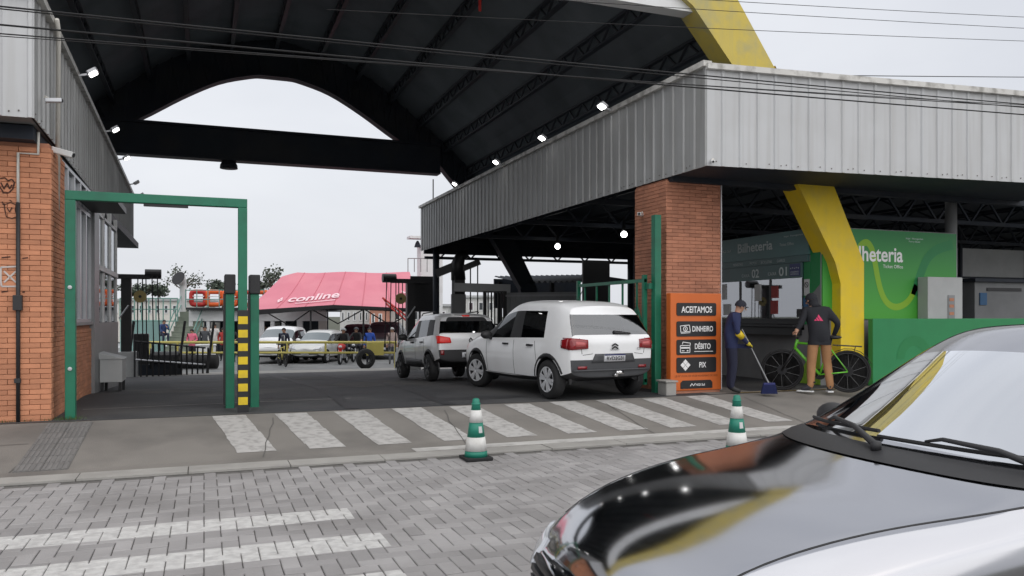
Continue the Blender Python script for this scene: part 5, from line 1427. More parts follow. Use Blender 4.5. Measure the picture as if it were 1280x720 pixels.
# ================================================================== people
BASE = dict(pelvis=(0, 0, .93), spine=(0, 0, 1.12), chest=(.0, 0, 1.31), neck=(.0, 0, 1.46), head=(.02, 0, 1.57), crown=(.015, 0, 1.655),
            shl=(0, .17, 1.40), ell=(-.02, .23, 1.13), wrl=(.05, .24, .89), hal=(.07, .24, .82),
            shr=(0, -.17, 1.40), elr=(-.02, -.23, 1.13), wrr=(.05, -.24, .89), har=(.07, -.24, .82),
            hil=(0, .09, .90), knl=(.02, .10, .49), anl=(-.02, .10, .09), tol=(.15, .115, .035),
            hir=(0, -.09, .90), knr=(.02, -.10, .49), anr=(-.02, -.10, .09), tor=(.15, -.115, .035))
RAD = dict(pelvis=(.145, .115), spine=(.135, .105), chest=(.16, .115), neck=(.055, .055), head=(.082, .092), crown=(.06, .07), sh=(.075, .075), el=(.05, .05), wr=(.036, .036), ha=(.038, .026), hi=(.095, .095), kn=(.066, .066), an=(.05, .05), to=(.04, .035))
BON = [('pelvis', 'spine', 't'), ('spine', 'chest', 't'), ('chest', 'neck', 't'), ('neck', 'head', 's'), ('head', 'crown', 's')]
for sd_ in 'lr':
    BON += [('chest', 'sh' + sd_, 't'), ('sh' + sd_, 'el' + sd_, 't'), ('el' + sd_, 'wr' + sd_, 't'), ('wr' + sd_, 'ha' + sd_, 's'), ('pelvis', 'hi' + sd_, 'p'), ('hi' + sd_, 'kn' + sd_, 'p'), ('kn' + sd_, 'an' + sd_, 'p'), ('an' + sd_, 'to' + sd_, 'f')]
def seg_d(p, a, b):
    ab = b - a; t = max(0, min(1, (p - a).dot(ab) / max(ab.length_squared, 1e-9))); return (p - a - ab * t).length
CLO = {}
def cloth(c, rough=0.85):
    k = tuple(c)
    if k not in CLO: CLO[k] = mat('cloth_%d' % len(CLO), c, rough, var=0.15, vs=9, bump=0.3, bs=35)
    return CLO[k]
def person(label, loc, rz, top, trousers, pose=None, scale=1.0, hair='hair', shoes=(0.02, 0.02, 0.02), group=None, near=False, headgear=None, gloves=None, bulk=1.0, long_hair=False, skin='skin'):
    J = {k: Vector(v) for k, v in BASE.items()}
    if pose:
        for k, v in pose.items(): J[k] = Vector(v)
    J.pop('_face', None)
    for k in J: J[k] = J[k] * scale
    root = empty('person', loc, rz, label=label, cat='person', group=group)
    names = list(J); idx = {n: i for i, n in enumerate(names)}
    me = bpy.data.meshes.new('sk'); me.from_pydata([J[n] for n in names], [(idx[a], idx[b]) for a, b, _ in BON], [])
    o = bpy.data.objects.new('sk', me); COL.objects.link(o)
    o.modifiers.new('k', 'SKIN')
    sub = o.modifiers.new('s', 'SUBSURF'); sub.levels = 2 if near else 1; sub.render_levels = sub.levels
    for n in names:
        r = RAD.get(n) or RAD[n[:2]]
        bk = bulk if n in ('pelvis', 'spine', 'chest') or n[:2] in ('sh', 'el') else (1 + (bulk - 1) * (2.2 if n[:2] in ('kn', 'an') else .6)) if n[:2] in ('hi', 'kn', 'an', 'wr') else 1.0
        me.skin_vertices[0].data[idx[n]].radius = (r[0] * scale * bk, r[1] * scale * bk)
        me.skin_vertices[0].data[idx[n]].use_root = (n == 'pelvis')
    dg = bpy.context.evaluated_depsgraph_get(); dg.update()
    res = bpy.data.meshes.new_from_object(o.evaluated_get(dg)); bpy.data.objects.remove(o)
    mb = MB()
    V = [v.co.copy() for v in res.vertices]
    F = [tuple(p.vertices) for p in res.polygons]; bpy.data.meshes.remove(res)
    key = {'t': 0, 's': 1, 'p': 2, 'f': 3, 'g': 4}
    n0 = len(mb.v); mb.v += V
    for f in F:
        c = sum((V[i] for i in f), Vector()) / len(f)
        b = min(BON, key=lambda q: seg_d(c, J[q[0]], J[q[1]]))
        k = b[2]
        if k == 's' and b[0] == 'neck' and c.z < J['neck'].z + .01: k = 't'
        if k == 'p' and b[1][:2] in ('hi', 'kn') and J['knl'].z < .65 * J['pelvis'].z and c.z > J['pelvis'].z - .10 * scale: k = 't'
        if gloves and b[1][:2] == 'ha': k = 'g'
        mb.f.append(f); mb.mi.append(key[k])
    # hands: palm ends in five fingers
    for s_ in 'lr':
        w, h, el = J['wr' + s_], J['ha' + s_], J['el' + s_]
        d = (h - w).normalized(); side = d.cross(Vector((0, 0, 1)))
        side = side.normalized() if side.length > .2 else Vector((1, 0, 0))
        up = side.cross(d)
        mb.cur = 4 if gloves else 1
        for q in range(4):
            b0 = h + side * ((q - 1.5) * .018 * scale); ln_ = (.055, .068, .062, .048)[q] * scale
            mb.tube([b0 - d * .01, b0 + d * ln_ * .5 - up * .006, b0 + d * ln_ * .85 - up * .022 * scale], [.010 * scale, .009 * scale, .007 * scale], 6)
        b0 = w.lerp(h, .45) + side * (.03 * scale if s_ == 'l' else -.03 * scale)
        mb.tube([b0, b0 + (side * (.025 if s_ == 'l' else -.025) + d * .03) * scale, b0 + (side * (.028 if s_ == 'l' else -.028) + d * .06 - up * .01) * scale], [.012 * scale, .010 * scale, .008 * scale], 6)
    # face: nose, ears, eyes, mouth
    hd = J['head']; up = (J['crown'] - J['neck']).normalized(); fwd = pose.get('_face', (1, 0, 0)) if pose else (1, 0, 0)
    fwd = Vector(fwd); fwd = (fwd - up * fwd.dot(up)).normalized(); sd = up.cross(fwd)
    mb.cur = 1; s = scale
    mb.tube([hd + fwd * .080 * s + up * .03 * s, hd + fwd * .108 * s - up * .005 * s, hd + fwd * .085 * s - up * .014 * s], [.008 * s, .014 * s, .010 * s], 6)
    for q in (1, -1): mb.ball(hd + sd * q * .088 * s + up * .01 * s, (.014 * s, .012 * s, .026 * s), 6, 5)
    mb.cur = 5
    for q in (1, -1): mb.ball(hd + fwd * .084 * s + sd * q * .032 * s + up * .022 * s, .009 * s, 6, 5)
    mb.bar(hd + fwd * .088 * s - up * .042 * s - sd * .022 * s, hd + fwd * .088 * s - up * .042 * s + sd * .022 * s, .008 * s, .006 * s)
    part('body', mb, [cloth(top), skin, cloth(trousers), cloth(shoes, .6), cloth(gloves or (0.6, 0.45, 0.05)), 'hair'], root, world=False, smooth=True)
    if near:
        body = root.children[0]; bv = BVHTree.FromPolygons([v.co.copy() for v in body.data.vertices], [tuple(p.vertices) for p in body.data.polygons])
        zc = J['pelvis'].z - .09 * scale; c0 = Vector((J['pelvis'].x, J['pelvis'].y, zc)); pts = []
        for q in range(25):
            a = 2 * math.pi * q / 24; dv = Vector((math.cos(a), math.sin(a), 0)); h = bv.ray_cast(c0 + dv * .6, -dv)[0]
            pts.append((h if h is not None else c0 + dv * .15) - dv * .004)
        mh_ = MB(); n_ = len(pts)
        mh_.add([p + (p - c0).normalized() * .012 + Vector((0, 0, dz)) for dz in (-.035, .035) for p in pts], [(i, i + 1, n_ + i + 1, n_ + i) for i in range(n_ - 1)])
        part('jacket_hem', mh_, cloth(top), root, world=False, smooth=True)
    # hair
    mb = MB(); c = hd + up * .035 * s - fwd * .012 * s
    vs = []; fs = []; m_, n_ = 6, 14
    for i in range(m_ + 1):
        a = math.pi * .5 * i / m_ * (1.18 if not long_hair else 1.5)
        for j in range(n_):
            b = 2 * math.pi * j / n_
            f_ = math.cos(b)
            aa = a * (1.0 if f_ < .3 else 1 - .35 * f_)
            r = Vector((.098, .094, .098)) * s
            vs.append(c + fwd * (r.x * math.sin(aa) * math.cos(b)) + sd * (r.y * math.sin(aa) * math.sin(b)) + up * (r.z * math.cos(aa)))
    for i in range(m_):
        for j in range(n_): fs.append((i * n_ + j, (i + 1) * n_ + j, (i + 1) * n_ + (j + 1) % n_, i * n_ + (j + 1) % n_))
    mb.add(vs, fs)
    if headgear is None: part('hair', mb, hair, root, world=False, smooth=True)
    else:
        kind, col = headgear
        mb.v = [c + (v - c) * (1.07 if kind == 'cap' else 1.10 if kind == 'hood' else 1.3) for v in mb.v]
        if kind == 'cap':
            mb.grid(lambda u, v: c + up * (.018 * s - .012 * s * (2 * u - 1) ** 2) + fwd * (.085 + .075 * v * (1 - .45 * (2 * u - 1) ** 2)) * s + sd * ((2 * u - 1) * .075 * s), 6, 3)
        if kind == 'hood': mb.tube([hd - fwd * .03 * s, J['neck'].lerp(hd, .3) - fwd * .02 * s, J['neck'] - fwd * .015 * s - up * .02 * s], [.088 * s, .08 * s, .11 * s], 12)
        part({'cap': 'cap', 'hood': 'hood', 'helmet': 'helmet'}[kind], mb, cloth(col, .5 if kind == 'helmet' else .85), root, world=False, smooth=True)
    return root, J

# man with the bicycle, back to the street
BKZ = 0.258
fr_, re_ = atZ(985, 489, BKZ), atZ(1067, 492, BKZ)
bd_ = Vector((fr_.x - re_.x, fr_.y - re_.y)); bmid = re_.lerp(fr_, .45)
bmid += Vector((0.02, .16, 0)); bang = math.atan2(bd_.y, bd_.x)
mp_ = atZ(1024, 490, BKZ)
fd = math.atan2(*(Vector((9.6, 12.6)) - Vector((mp_.x, mp_.y))).yx) 
fd = R(64)
grip = Matrix.Rotation(bang, 3, 'Z') @ Vector((.35, .26, 1.02)) + Vector((bmid.x - mp_.x, bmid.y - mp_.y, 0))
grip = Matrix.Rotation(-fd, 3, 'Z') @ grip / 1.02
sl = Vector((.07, .21, 1.38)); wr_ = grip + (sl - grip).normalized() * .075; el_ = sl.lerp(wr_, .5) + Vector((-.03, .02, -.07))
man, mj = person('man in black hooded jacket and tan trousers holding a green bicycle', (mp_.x, mp_.y, BKZ), fd, (0.012, 0.013, 0.018), (0.36, 0.185, 0.085),
    pose=dict(pelvis=(-.02, 0, .93), spine=(.0, .01, 1.12), chest=(.05, .03, 1.31), neck=(.10, .06, 1.45), head=(.145, .09, 1.55), crown=(.155, .10, 1.635),
              shl=(.07, .21, 1.38), ell=el_, wrl=wr_, hal=grip,
              shr=(.05, -.155, 1.38), elr=(-.03, -.31, 1.17), wrr=(.08, -.27, .97), har=(.13, -.24, .93), _face=(.75, .65, 0),
              hil=(-.02, .10, .90), knl=(.0, .13, .49), anl=(-.03, .15, .09), tol=(.06, .29, .035), hir=(-.03, -.10, .90), knr=(.03, -.14, .49), anr=(-.05, -.17, .09), tor=(.11, -.19, .035)),
    scale=1.02, shoes=(0.05, 0.05, 0.06), near=True, headgear=('hood', (0.012, 0.013, 0.018)), bulk=1.12)
# three slanted bars on the back of the jacket
pk = cloth((0.62, 0.05, 0.14)); bb = MB()
ez = Vector((-.80, 0, .60)).normalized(); eu = Vector((.55, 0, .83)).normalized(); es = Vector((0, 1, 0))
for k in range(3):
    c0 = Vector((-.04 + .035, .02, 1.26)) + es * ((1 - k) * .032)
    hgt = (.03, .055, .08)[2 - k] if False else (.035, .06, .085)[k]
    bb.bar(c0 - eu * .02 + es * .012, c0 + eu * (hgt - .02) - es * .0, .022, .01, up=ez)
bme = part('chest_logo', bb, pk, man, world=False) if False else None
def project_logo(root, polys, o, ex, ey, m, depth=.5, name='jacket_logo'):
    body = [c for c in root.children if c.name.startswith('body')][0]
    bv = BVHTree.FromPolygons([v.co.copy() for v in body.data.vertices], [tuple(p.vertices) for p in body.data.polygons])
    ez = Vector(ex).cross(Vector(ey)).normalized(); mb = MB()
    for P in polys:
        vs = []
        for x, y in P:
            q = Vector(o) + Vector(ex) * x + Vector(ey) * y + ez * depth
            h = bv.ray_cast(q, -ez)
            vs.append((h[0] if h[0] is not None else q - ez * depth) + ez * .006)
        mb.add(vs, [tuple(range(len(vs)))])
    return part(name, mb, m, root, world=False)
lg = [[(-.075, -.05), (-.035, -.05), (-.055, -.018), (-.075, -.032)], [(-.028, -.05), (.012, -.05), (-.028, .015), (-.048, -.005)], [(.02, -.05), (.075, -.05), (.0, .065), (-.02, .03)]]
project_logo(man, lg, (.0, .03, 1.27), (0, -1, 0), (.2, 0, .98), pk)
for s_ in 'lr':
    a_ = mj['an' + s_]; t_ = mj['to' + s_]; d = (t_ - a_); d.z = 0; d.normalize()
    mb = MB(); mb.bar(a_ - d * .05 + Vector((0, 0, -a_.z + .012)), a_ + d * .23 + Vector((0, 0, -a_.z + .012)), .095, .024); part('shoe_sole', mb, 'white', man, world=False, bevel=.006)

# cleaner with broom beside the pillar
cp = atZ(914, 491, BKZ); cfd = R(-25)
cl, cj = person('cleaner in navy uniform, cap and yellow gloves sweeping beside the brick pillar', (cp.x, cp.y, BKZ), cfd, (0.015, 0.022, 0.075), (0.012, 0.014, 0.035),
    pose=dict(chest=(.05, 0, 1.30), neck=(.11, 0, 1.43), head=(.165, 0, 1.525), crown=(.175, 0, 1.61), shl=(.06, .17, 1.37), ell=(.02, .24, 1.12), wrl=(.22, .16, 1.0), hal=(.285, .13, .97), shr=(.06, -.17, 1.37), elr=(.05, -.26, 1.10), wrr=(.25, -.14, .90), har=(.31, -.10, .86)),
    scale=.96, near=True, headgear=('cap', (0.015, 0.017, 0.028)), gloves=(0.62, 0.50, 0.04), bulk=1.08)
mb = MB()
for s_ in 'lr':
    a_ = cj['el' + s_]; w_ = cj['wr' + s_]; mb = MB(); mb.tube([a_.lerp(w_, .1), a_.lerp(w_, .5)], [.060, .054], 12); part('sleeve_band', mb, 'yel_st', cl, world=False, smooth=True)
mb = MB(); 
br = empty('broom', (0, 0, 0), label='blue broom held by the cleaner', cat='broom')
rotm = Matrix.Rotation(cfd, 3, 'Z')
tw = lambda v: rotm @ Vector(v) + Vector((cp.x, cp.y, BKZ))
h0, h1 = tw(cj['hal'] + Vector((-.06, .02, .16))), tw((.60, -.16, .17))
h0b = tw(cj['har'])
br.location = (h1.x, h1.y, BKZ)
mb = MB(); mb.tube([h0, h1], .012, 8); part('handle', mb, 'grey_metal', br)
ax = Vector((.94, -.34, 0)); mb = MB(); mb.bar(h1 - ax * .10, h1 + ax * .10, .05, .04); part('head', mb, 'navy', br, bevel=.008)
M['bristle'] = mat('blue_bristle', (0.008, 0.014, 0.07), 0.9, var=0.2, vs=40)
mb = MB()
for k in range(26):
    for q in range(3):
        p = h1 + ax * (-.095 + .19 * k / 25) + Vector((.34, .94, 0)) * ((q - 1) * .016); e_ = p + ax * ((k - 12.5) * .003) + Vector((.34, .94, 0)) * ((q - 1) * .012)
        mb.bar(p, (e_.x, e_.y, BKZ + .004), .012, .012)
part('bristles', mb, 'bristle', br, kind='stuff')

# ================================================================== bicycles and motorcycles
def bicycle(name, label, loc, rz, frame, lean=0.0, r=.345, group=None, rack=True, simple=False):
    e = empty(name, loc, rz, label=label, cat='bicycle', group=group); e.rotation_euler = (lean, 0, rz)
    wb = 1.08; fx, rx = wb * .55, -wb * .45
    for x in (fx, rx):
        mb = MB(); n = 40
        prof = [(r + .022 * math.cos(R(a)), .022 * math.sin(R(a))) for a in range(0, 361, 45)]
        mb.lathe(prof, (x, 0, r + .022), (0, 1, 0), n); w = part('wheel', mb, 'rubber', e, world=False, smooth=True)
        mb = MB(); mb.lathe([(r - .018, -.012), (r - .018, .012), (r - .045, .010), (r - .045, -.010), (r - .018, -.012)], (x, 0, r + .022), (0, 1, 0), n); part('rim', mb, 'black', w, world=False, smooth=True)
        mb = MB()
        for k in range(20):
            a = 2 * math.pi * k / 20; s_ = (1 if k % 2 else -1) * .025
            mb.tube([(x + .02 * math.cos(a + 1), s_, r + .022 + .02 * math.sin(a + 1)), (x + (r - .03) * math.cos(a), 0, r + .022 + (r - .03) * math.sin(a))], .002, 4, False)
        part('spokes', mb, 'grey_metal', w, world=False)
        mb = MB(); mb.tube([(x, -.06, r + .022), (x, .06, r + .022)], .022, 10); mb.lathe([(.02, .03), (.085, .03), (.085, .034), (.02, .034)], (x, 0, r + .022), (0, 1, 0), 20); part('hub', mb, 'black', w, world=False)
    z0 = r + .022
    bb, st, ht, hb = Vector((-.03, 0, .30)), Vector((-.20, 0, .84)), Vector((.34, 0, .88)), Vector((.375, 0, .76))
    mb = MB(); mb.tube([bb, hb], .026, 8); mb.tube([st + Vector((.01, 0, -.03)), ht + Vector((0, 0, -.03))], .021, 8); mb.tube([bb, st], .019, 8); mb.tube([ht + Vector((-.006, 0, .03)), hb + Vector((.008, 0, -.03))], .026, 8)
    for s_ in (1, -1):
        mb.tube([bb + Vector((0, s_ * .03, 0)), (rx, s_ * .06, z0)], .012, 6); mb.tube([st + Vector((0.01, s_ * .02, -.06)), (rx, s_ * .06, z0)], .010, 6)
    part('frame', mb, frame, e, world=False, smooth=True)
    mb = MB()
    for s_ in (1, -1): mb.tube([hb + Vector((.02, s_ * .06, -.04)), (fx, s_ * .06, z0)], .018, 8)
    mb.tube([hb + Vector((.02, -.075, -.04)), hb + Vector((.02, .075, -.04))], .024, 8); part('fork', mb, 'black', e, world=False, smooth=True)
    mb = MB(); mb.tube([ht, ht + Vector((-.02, 0, .08)), ht + Vector((.06, 0, .10))], .016, 8); mb.tube([ht + Vector((.0, -.33, .115)), ht + Vector((.06, -.1, .10)), ht + Vector((.06, .1, .10)), ht + Vector((.0, .33, .115))], .014, 8)
    h = part('handlebar', mb, 'black', e, world=False, smooth=True)
    for s_ in (1, -1):
        mb = MB(); mb.tube([ht + Vector((.02, s_ * .22, .112)), ht + Vector((.0, s_ * .34, .115))], .02, 8); part('grip', mb, 'rubber', h, world=False, smooth=True)
    mb = MB(); mb.tube([st + Vector((0, 0, -.02)), st + Vector((-.03, 0, .09))], .014, 8); sp_ = part('seat_post', mb, 'black', e, world=False)
    mb = MB(); mb.ball(st + Vector((-.08, 0, .115)), (.11, .075, .035), 12, 7); mb.ball(st + Vector((.04, 0, .11)), (.12, .03, .028), 10, 6); part('saddle', mb, 'black', e, world=False, smooth=True)
    mb = MB(); mb.lathe([(.02, -.05), (.095, -.05), (.095, -.056), (.02, -.056)], bb, (0, 1, 0), 24)
    part('chainring', mb, 'black', e, world=False)
    for s_ in (1, -1):
        mb = MB(); mb.bar(bb + Vector((0, s_ * .07, 0)), bb + Vector((s_ * .11, s_ * .075, -s_ * .12)), .022, .014); mb.bar(bb + Vector((s_ * .11 - .05, s_ * .125, -s_ * .12)), bb + Vector((s_ * .11 + .05, s_ * .125, -s_ * .12)), .09, .02); part('pedal', mb, 'black', e, world=False)
    if rack:
        mb = MB()
        for s_ in (1, -1):
            mb.tube([st + Vector((-.04, s_ * .05, -.02)), (rx - .22, s_ * .07, .80)], .008, 6); mb.tube([(rx, s_ * .065, z0), (rx - .12, s_ * .07, .80)], .007, 6)
        for k in range(4): mb.bar((-.32 - k * .1, -.07, .81), (-.32 - k * .1, .07, .81), .012)
        part('rear_rack', mb, 'black', e, world=False)
        mb = MB()
        for k in range(7):
            a, b = R(20 + k * 20), R(40 + k * 20)
            mb.bar((rx + (r + .05) * math.cos(a), 0, z0 + (r + .05) * math.sin(a)), (rx + (r + .05) * math.cos(b), 0, z0 + (r + .05) * math.sin(b)), .06, .006, up=(0, 1, 0)) if False else mb.bar((rx + (r + .05) * math.cos(a), 0, z0 + (r + .05) * math.sin(a)), (rx + (r + .05) * math.cos(b), 0, z0 + (r + .05) * math.sin(b)), .05, .008)
        part('mudguard', mb, 'black', e, world=False, smooth=True)
    return e
M['bike_green'] = mat('bike_green', (0.13, 0.50, 0.03), 0.35, var=0.05, coat=0.4)
bicycle('mountain_bike', 'bright green mountain bike with rear rack held by the man in tan trousers', (bmid.x, bmid.y, BKZ), bang, 'bike_green', lean=R(-2))
# ================================================================== landing hoists and clutter
def hoist(px, base_px, Y, sgn, label):
    p = atY(px, 400, Y); x0 = p.x; zb = gz(Y) if Y < 32 else -.65
    e = empty('ramp_hoist', (x0, Y, zb), label=label, cat='hoist', group='black ramp hoists at the landing')
    zt = 3.02
    mb = MB(); mb.box((x0 - .16, Y - .15, zb - .05), (x0 + .16, Y + .15, zt - .1)); part('mast', mb, 'black', e)
    mb = MB(); mb.box((x0 - .75, Y - .2, zt - .16), (x0 + .75, Y + .1, zt)); part('head_beam', mb, 'black', e)
    mb = MB(); xr = x0 + sgn * .85; mb.lathe([(.0, -.26), (.17, -.26), (.17, .26), (.0, .26)], (xr, Y - .05, zt + .02), (1, 0, 0), 16); part('roller', mb, 'black', e, smooth=False)
    mb = MB(); xs = x0 + sgn * .45; mb.lathe([(.0, -.03), (.21, -.03), (.21, .03), (.0, .03)], (xs, Y - .28, 2.25), (0, 1, 0), 20); sh = part('sheave', mb, 'sheave', e)
    mb = MB(); mb.lathe([(.0, -.05), (.05, -.05), (.05, .05)], (xs, Y - .28, 2.25), (0, 1, 0), 10); part('axle', mb, 'black', sh)
    for dx in (-.12, .12, .3, .62, .9):
        mb = MB(); mb.tube([(x0 + sgn * (.45 + dx * .6), Y - .25, zt - .05), (x0 + sgn * (.45 + dx * .7), Y - .3, .1 + dx * .3)], .02, 5); part('cable', mb, 'black', e)
    mb = MB(); mb.box((x0 - .55, Y - .3, zb - .05), (x0 + .35, Y + .3, .35)); part('winch_base', mb, 'grey_lt', e, bevel=.02)
    mb = MB(); mb.tube([(x0 - .5, Y - .35, .6), (x0 - .25, Y - .35, 1.0), (x0 - .25, Y - .35, .4)], .03, 6); part('lever', mb, 'alu', e); mb = MB(); mb.tube([(x0 - .2, Y - .35, 1.5), (x0 + .1, Y - .35, 1.95)], .03, 6); part('lever', mb, 'alu', e)
    return e, x0
M['sheave'] = mat('brass_sheave', (0.32, 0.25, 0.10), 0.5, metal=.3, var=.2)
hoist(158, 0, 30.6, 1, 'black ramp hoist with pulley and cables beside the gatehouse')
h2, hx = hoist(513, 0, 30.6, -1, 'black ramp hoist with a large dark panel beside the canopy hall')
mb = MB(); mb.box((hx + .05, 30.75, 1.75), (hx + .95, 30.85, 3.15)); part('dark_panel', mb, 'black', h2)
# dark railing at the left landing
rl = empty('landing_railing', (-1.6, 30.3, -.5), label='black steel railing leading down to the ferry beside the ramp hoist', cat='railing')
for k in range(14):
    x = -2.2 + k * .18; mb = MB(); mb.tube([(x, 30.0 + k * .14, -.6), (x, 30.0 + k * .14, .75 - .026 * k)], .035, 6); part('baluster', mb, 'black', rl)
for z in (.72, .1):
    mb = MB(); mb.tube([(-2.2, 30.0, z), (.04, 31.76, z - .32)], .035, 6); part('rail', mb, 'black' if z > .5 else 'alu', rl)

dm = empty('ramp_winch', (-1.6, 31.4, -.6), label='dark winch drum and gear housing at the foot of the gatehouse-side ramp hoist', cat='winch')
mb = MB(); mb.lathe([(.0, -.5), (.42, -.5), (.42, -.44), (.3, -.44), (.3, .44), (.42, .44), (.42, .5), (.0, .5)], (-1.3, 31.5, .0), (1, 0, 0), 20); part('drum', mb, 'black', dm)
mb = MB(); mb.box((-2.3, 31.2, -.65), (-.75, 31.8, -.15)); part('frame', mb, 'steel_dk', dm, bevel=.02)
mb = MB(); mb.box((-2.35, 31.3, -.2), (-1.85, 31.75, .95)); part('gear_housing', mb, 'black', dm, bevel=.04)
for x in (-2.6, -.9, .1):
    mb = MB(); mb.bar((x, 31.75, -.6), (x + .25, 31.75, 1.4), .09); part('strut', mb, 'black', dm)
# crane, shed, fences seen under the canopy
cr = empty('loading_crane', (9.9, 31.5, -.6), label='black goose-neck crane with a grey cross arm behind the silver hatchback', cat='crane')
def P(px, py, t): return atT(px, py, t)
T = 28.5
mb = MB(); a, b = P(573, 472, T), P(573, 345, T); mb.bar((a.x, a.y, -.6), b, .38, .38); part('mast', mb, 'black', cr)
mb = MB(); mb.tube([P(573, 350, T), P(572, 330, T), P(576, 320, T), P(584, 317, T)], [.26, .24, .2, .14], 10); part('goose_neck', mb, 'black', cr, smooth=True)
mb = MB(); mb.bar(P(578, 336, T), P(600, 327, T), .3, .2); mb.bar(P(545, 342, T), P(575, 330, T), .25, .28); part('jib', mb, 'black', cr)
mb = MB(); mb.bar(P(568, 359, T - .3), P(638, 361, T - .3), .3, .30); part('cross_arm', mb, 'grey_metal', cr)
mb = MB(); mb.box(P(565, 397, T - .4), P(581, 368, T - .1)); part('control_box', mb, 'grey_wall', cr)
for q in (588, 597):
    mb = MB(); mb.tube([P(q, 330, T), P(q, 400, T)], .025, 5); part('chain', mb, 'black', cr)
sh = empty('ferry_shed', (14, 34, -.6), label='low dark shed with wavy corrugated roof beyond the grey fence', cat='shed')
T2 = 33
mb = MB(); n = 60
p0, p1 = P(618, 346, T2), P(745, 344, T2); p2 = P(600, 356, T2 - 3); dv = (p2 - p0); dv.x = dv.x * .3
def corr(u, v): 
    q = p0.lerp(p1, u) + Vector((0, -3.0 * v, -.35 * v + .05 * math.sin(u * n * 2.1))); return q
mb.grid(corr, 120, 1); part('roof', mb, 'steel_dk', sh)
mb = MB(); q0, q1 = P(618, 347, T2), P(745, 347, T2); mb.box((q0.x, q0.y, 1.9), (q1.x, q0.y + .1, q0.z - .05)); part('fascia', mb, 'steel_dk', sh)
for px in (625, 690, 740):
    q = P(px, 400, T2); mb = MB(); mb.bar((q.x, q.y, -.7), (q.x, q.y, 3.0), .15); part('post', mb, 'black', sh)
fe = empty('sheet_fence', (11.5, 27, -.4), label='grey ribbed sheet fence behind the white hatchback', cat='fence')
f0, f1 = P(632, 400, 26.5), P(722, 400, 25.5)
for k in range(14):
    a = f0.lerp(f1, k / 14); b = f0.lerp(f1, (k + .94) / 14)
    mb = MB(); mb.prism([(a.x, a.y), (b.x, b.y), (b.x, b.y + .04), (a.x, a.y + .04)], (0, 0, -.5), (1, 0, 0), (0, 1, 0), 2.85); part('panel', mb, 'grey_wall', fe)
for z in (.2, 2.25):
    mb = MB(); mb.bar((f0.x, f0.y - .03, z), (f1.x, f1.y - .03, z), .05, .06); part('rail', mb, 'grey_metal', fe)
bg = empty('barred_gate', P(618, 400, 26.6), label='dark barred pedestrian gate between the crane and the grey fence', cat='gate')
g0, g1 = P(606, 400, 26.6), P(631, 400, 26.5)
for k in range(7):
    q = g0.lerp(g1, k / 6); mb = MB(); mb.bar((q.x, q.y, -.4), (q.x, q.y, 2.4), .04 if 0 < k < 6 else .1); part('bar', mb, 'black', bg)
for z in (2.38, 1.3, .2):
    mb = MB(); mb.bar((g0.x, g0.y, z), (g1.x, g1.y, z), .05); part('rail', mb, 'black', bg)
bp = empty('black_hoarding', P(748, 400, 24), label='black hoarding on posts behind the green gate leaf', cat='hoarding')
a, b = P(729, 402, 24), P(769, 325, 24)
mb = MB(); mb.box((a.x, a.y, .4), (b.x, a.y + .08, b.z)); part('board', mb, 'black', bp)
for x in (a.x + .15, b.x - .15):
    mb = MB(); mb.bar((x, a.y + .1, -.3), (x, a.y + .1, b.z), .1); part('post', mb, 'black', bp)
# dark store inside the hall that closes the view behind the pillar
ds = empty('dark_store', (13, 22, 0), label='dark store partition at the back of the hall behind the brick pillar', cat='partition')
mb = MB(); mb.box((12.3, 21.5, -.2), (17, 21.6, 4.0)); part('wall', mb, 'steel_dk', ds)

# ================================================================== the ferry
DZ = -0.65
fy = empty('ferry', (4, 45, DZ), label='car ferry at the landing with stairs, green railings and a white deckhouse', cat='ferry')
mb = MB(); mb.box((-6.5, 33.0, DZ - 1.2), (16, 62, DZ)); part('hull', mb, 'deck', fy)
mb = MB(); mb.add([(-3, 31.6, -.56), (12, 31.6, -.56), (12, 33.4, DZ + .03), (-3, 33.4, DZ + .03)], [(0, 1, 2, 3)]); part('loading_flap', mb, 'kerb', fy)
# black roller fender below the barrier
mb = MB(); a, b = P(185, 452, 33.6), P(271, 452, 33.6); mb.tube([a, b], .30, 14); part('fender', mb, 'rubber', fy, smooth=True)
# stairs
T3 = 43
s0, s1 = P(203, 440, T3), P(238, 440, T3); back = Vector((SN, CS, 0)); 
for k in range(9):
    z = DZ + .25 + k * .27; o_ = back * (k * .28)
    mb = MB(); vs = [s0 + o_, s1 + o_, s1 + o_ + back * .3, s0 + o_ + back * .3]
    mb.add([(v.x, v.y, z) for v in vs] + [(v.x, v.y, z + .06) for v in vs], [(3, 2, 1, 0), (4, 5, 6, 7), (0, 1, 5, 4), (1, 2, 6, 5), (2, 3, 7, 6), (3, 0, 4, 7)]); part('stair_tread', mb, 'tread', fy)
    mb = MB(); mb.add([(s0.x + o_.x + back.x * .3, s0.y + o_.y + back.y * .3, z + .02), (s1.x + o_.x + back.x * .3, s1.y + o_.y + back.y * .3, z + .02), (s1.x + o_.x + back.x * .3, s1.y + o_.y + back.y * .3, z + .3), (s0.x + o_.x + back.x * .3, s0.y + o_.y + back.y * .3, z + .3)], [(0, 1, 2, 3)]); part('stair_riser', mb, 'tread', fy)
M['seagreen'] = mat('pale_green_rail', (0.16, 0.30, 0.26), 0.5, var=0.15)
top = back * 2.6
for s in (s0, s1):
    for h in (.55, 1.05):
        mb = MB(); mb.tube([(s.x, s.y, DZ + h), (s.x + top.x, s.y + top.y, DZ + 2.45 + h)], .035, 6); part('stair_rail', mb, 'seagreen', fy)
    for k in range(4):
        o_ = back * (k * .85); mb = MB(); mb.tube([(s.x + o_.x, s.y + o_.y, DZ + k * .8), (s.x + o_.x, s.y + o_.y, DZ + k * .8 + 1.1)], .03, 6); part('stair_post', mb, 'seagreen', fy)
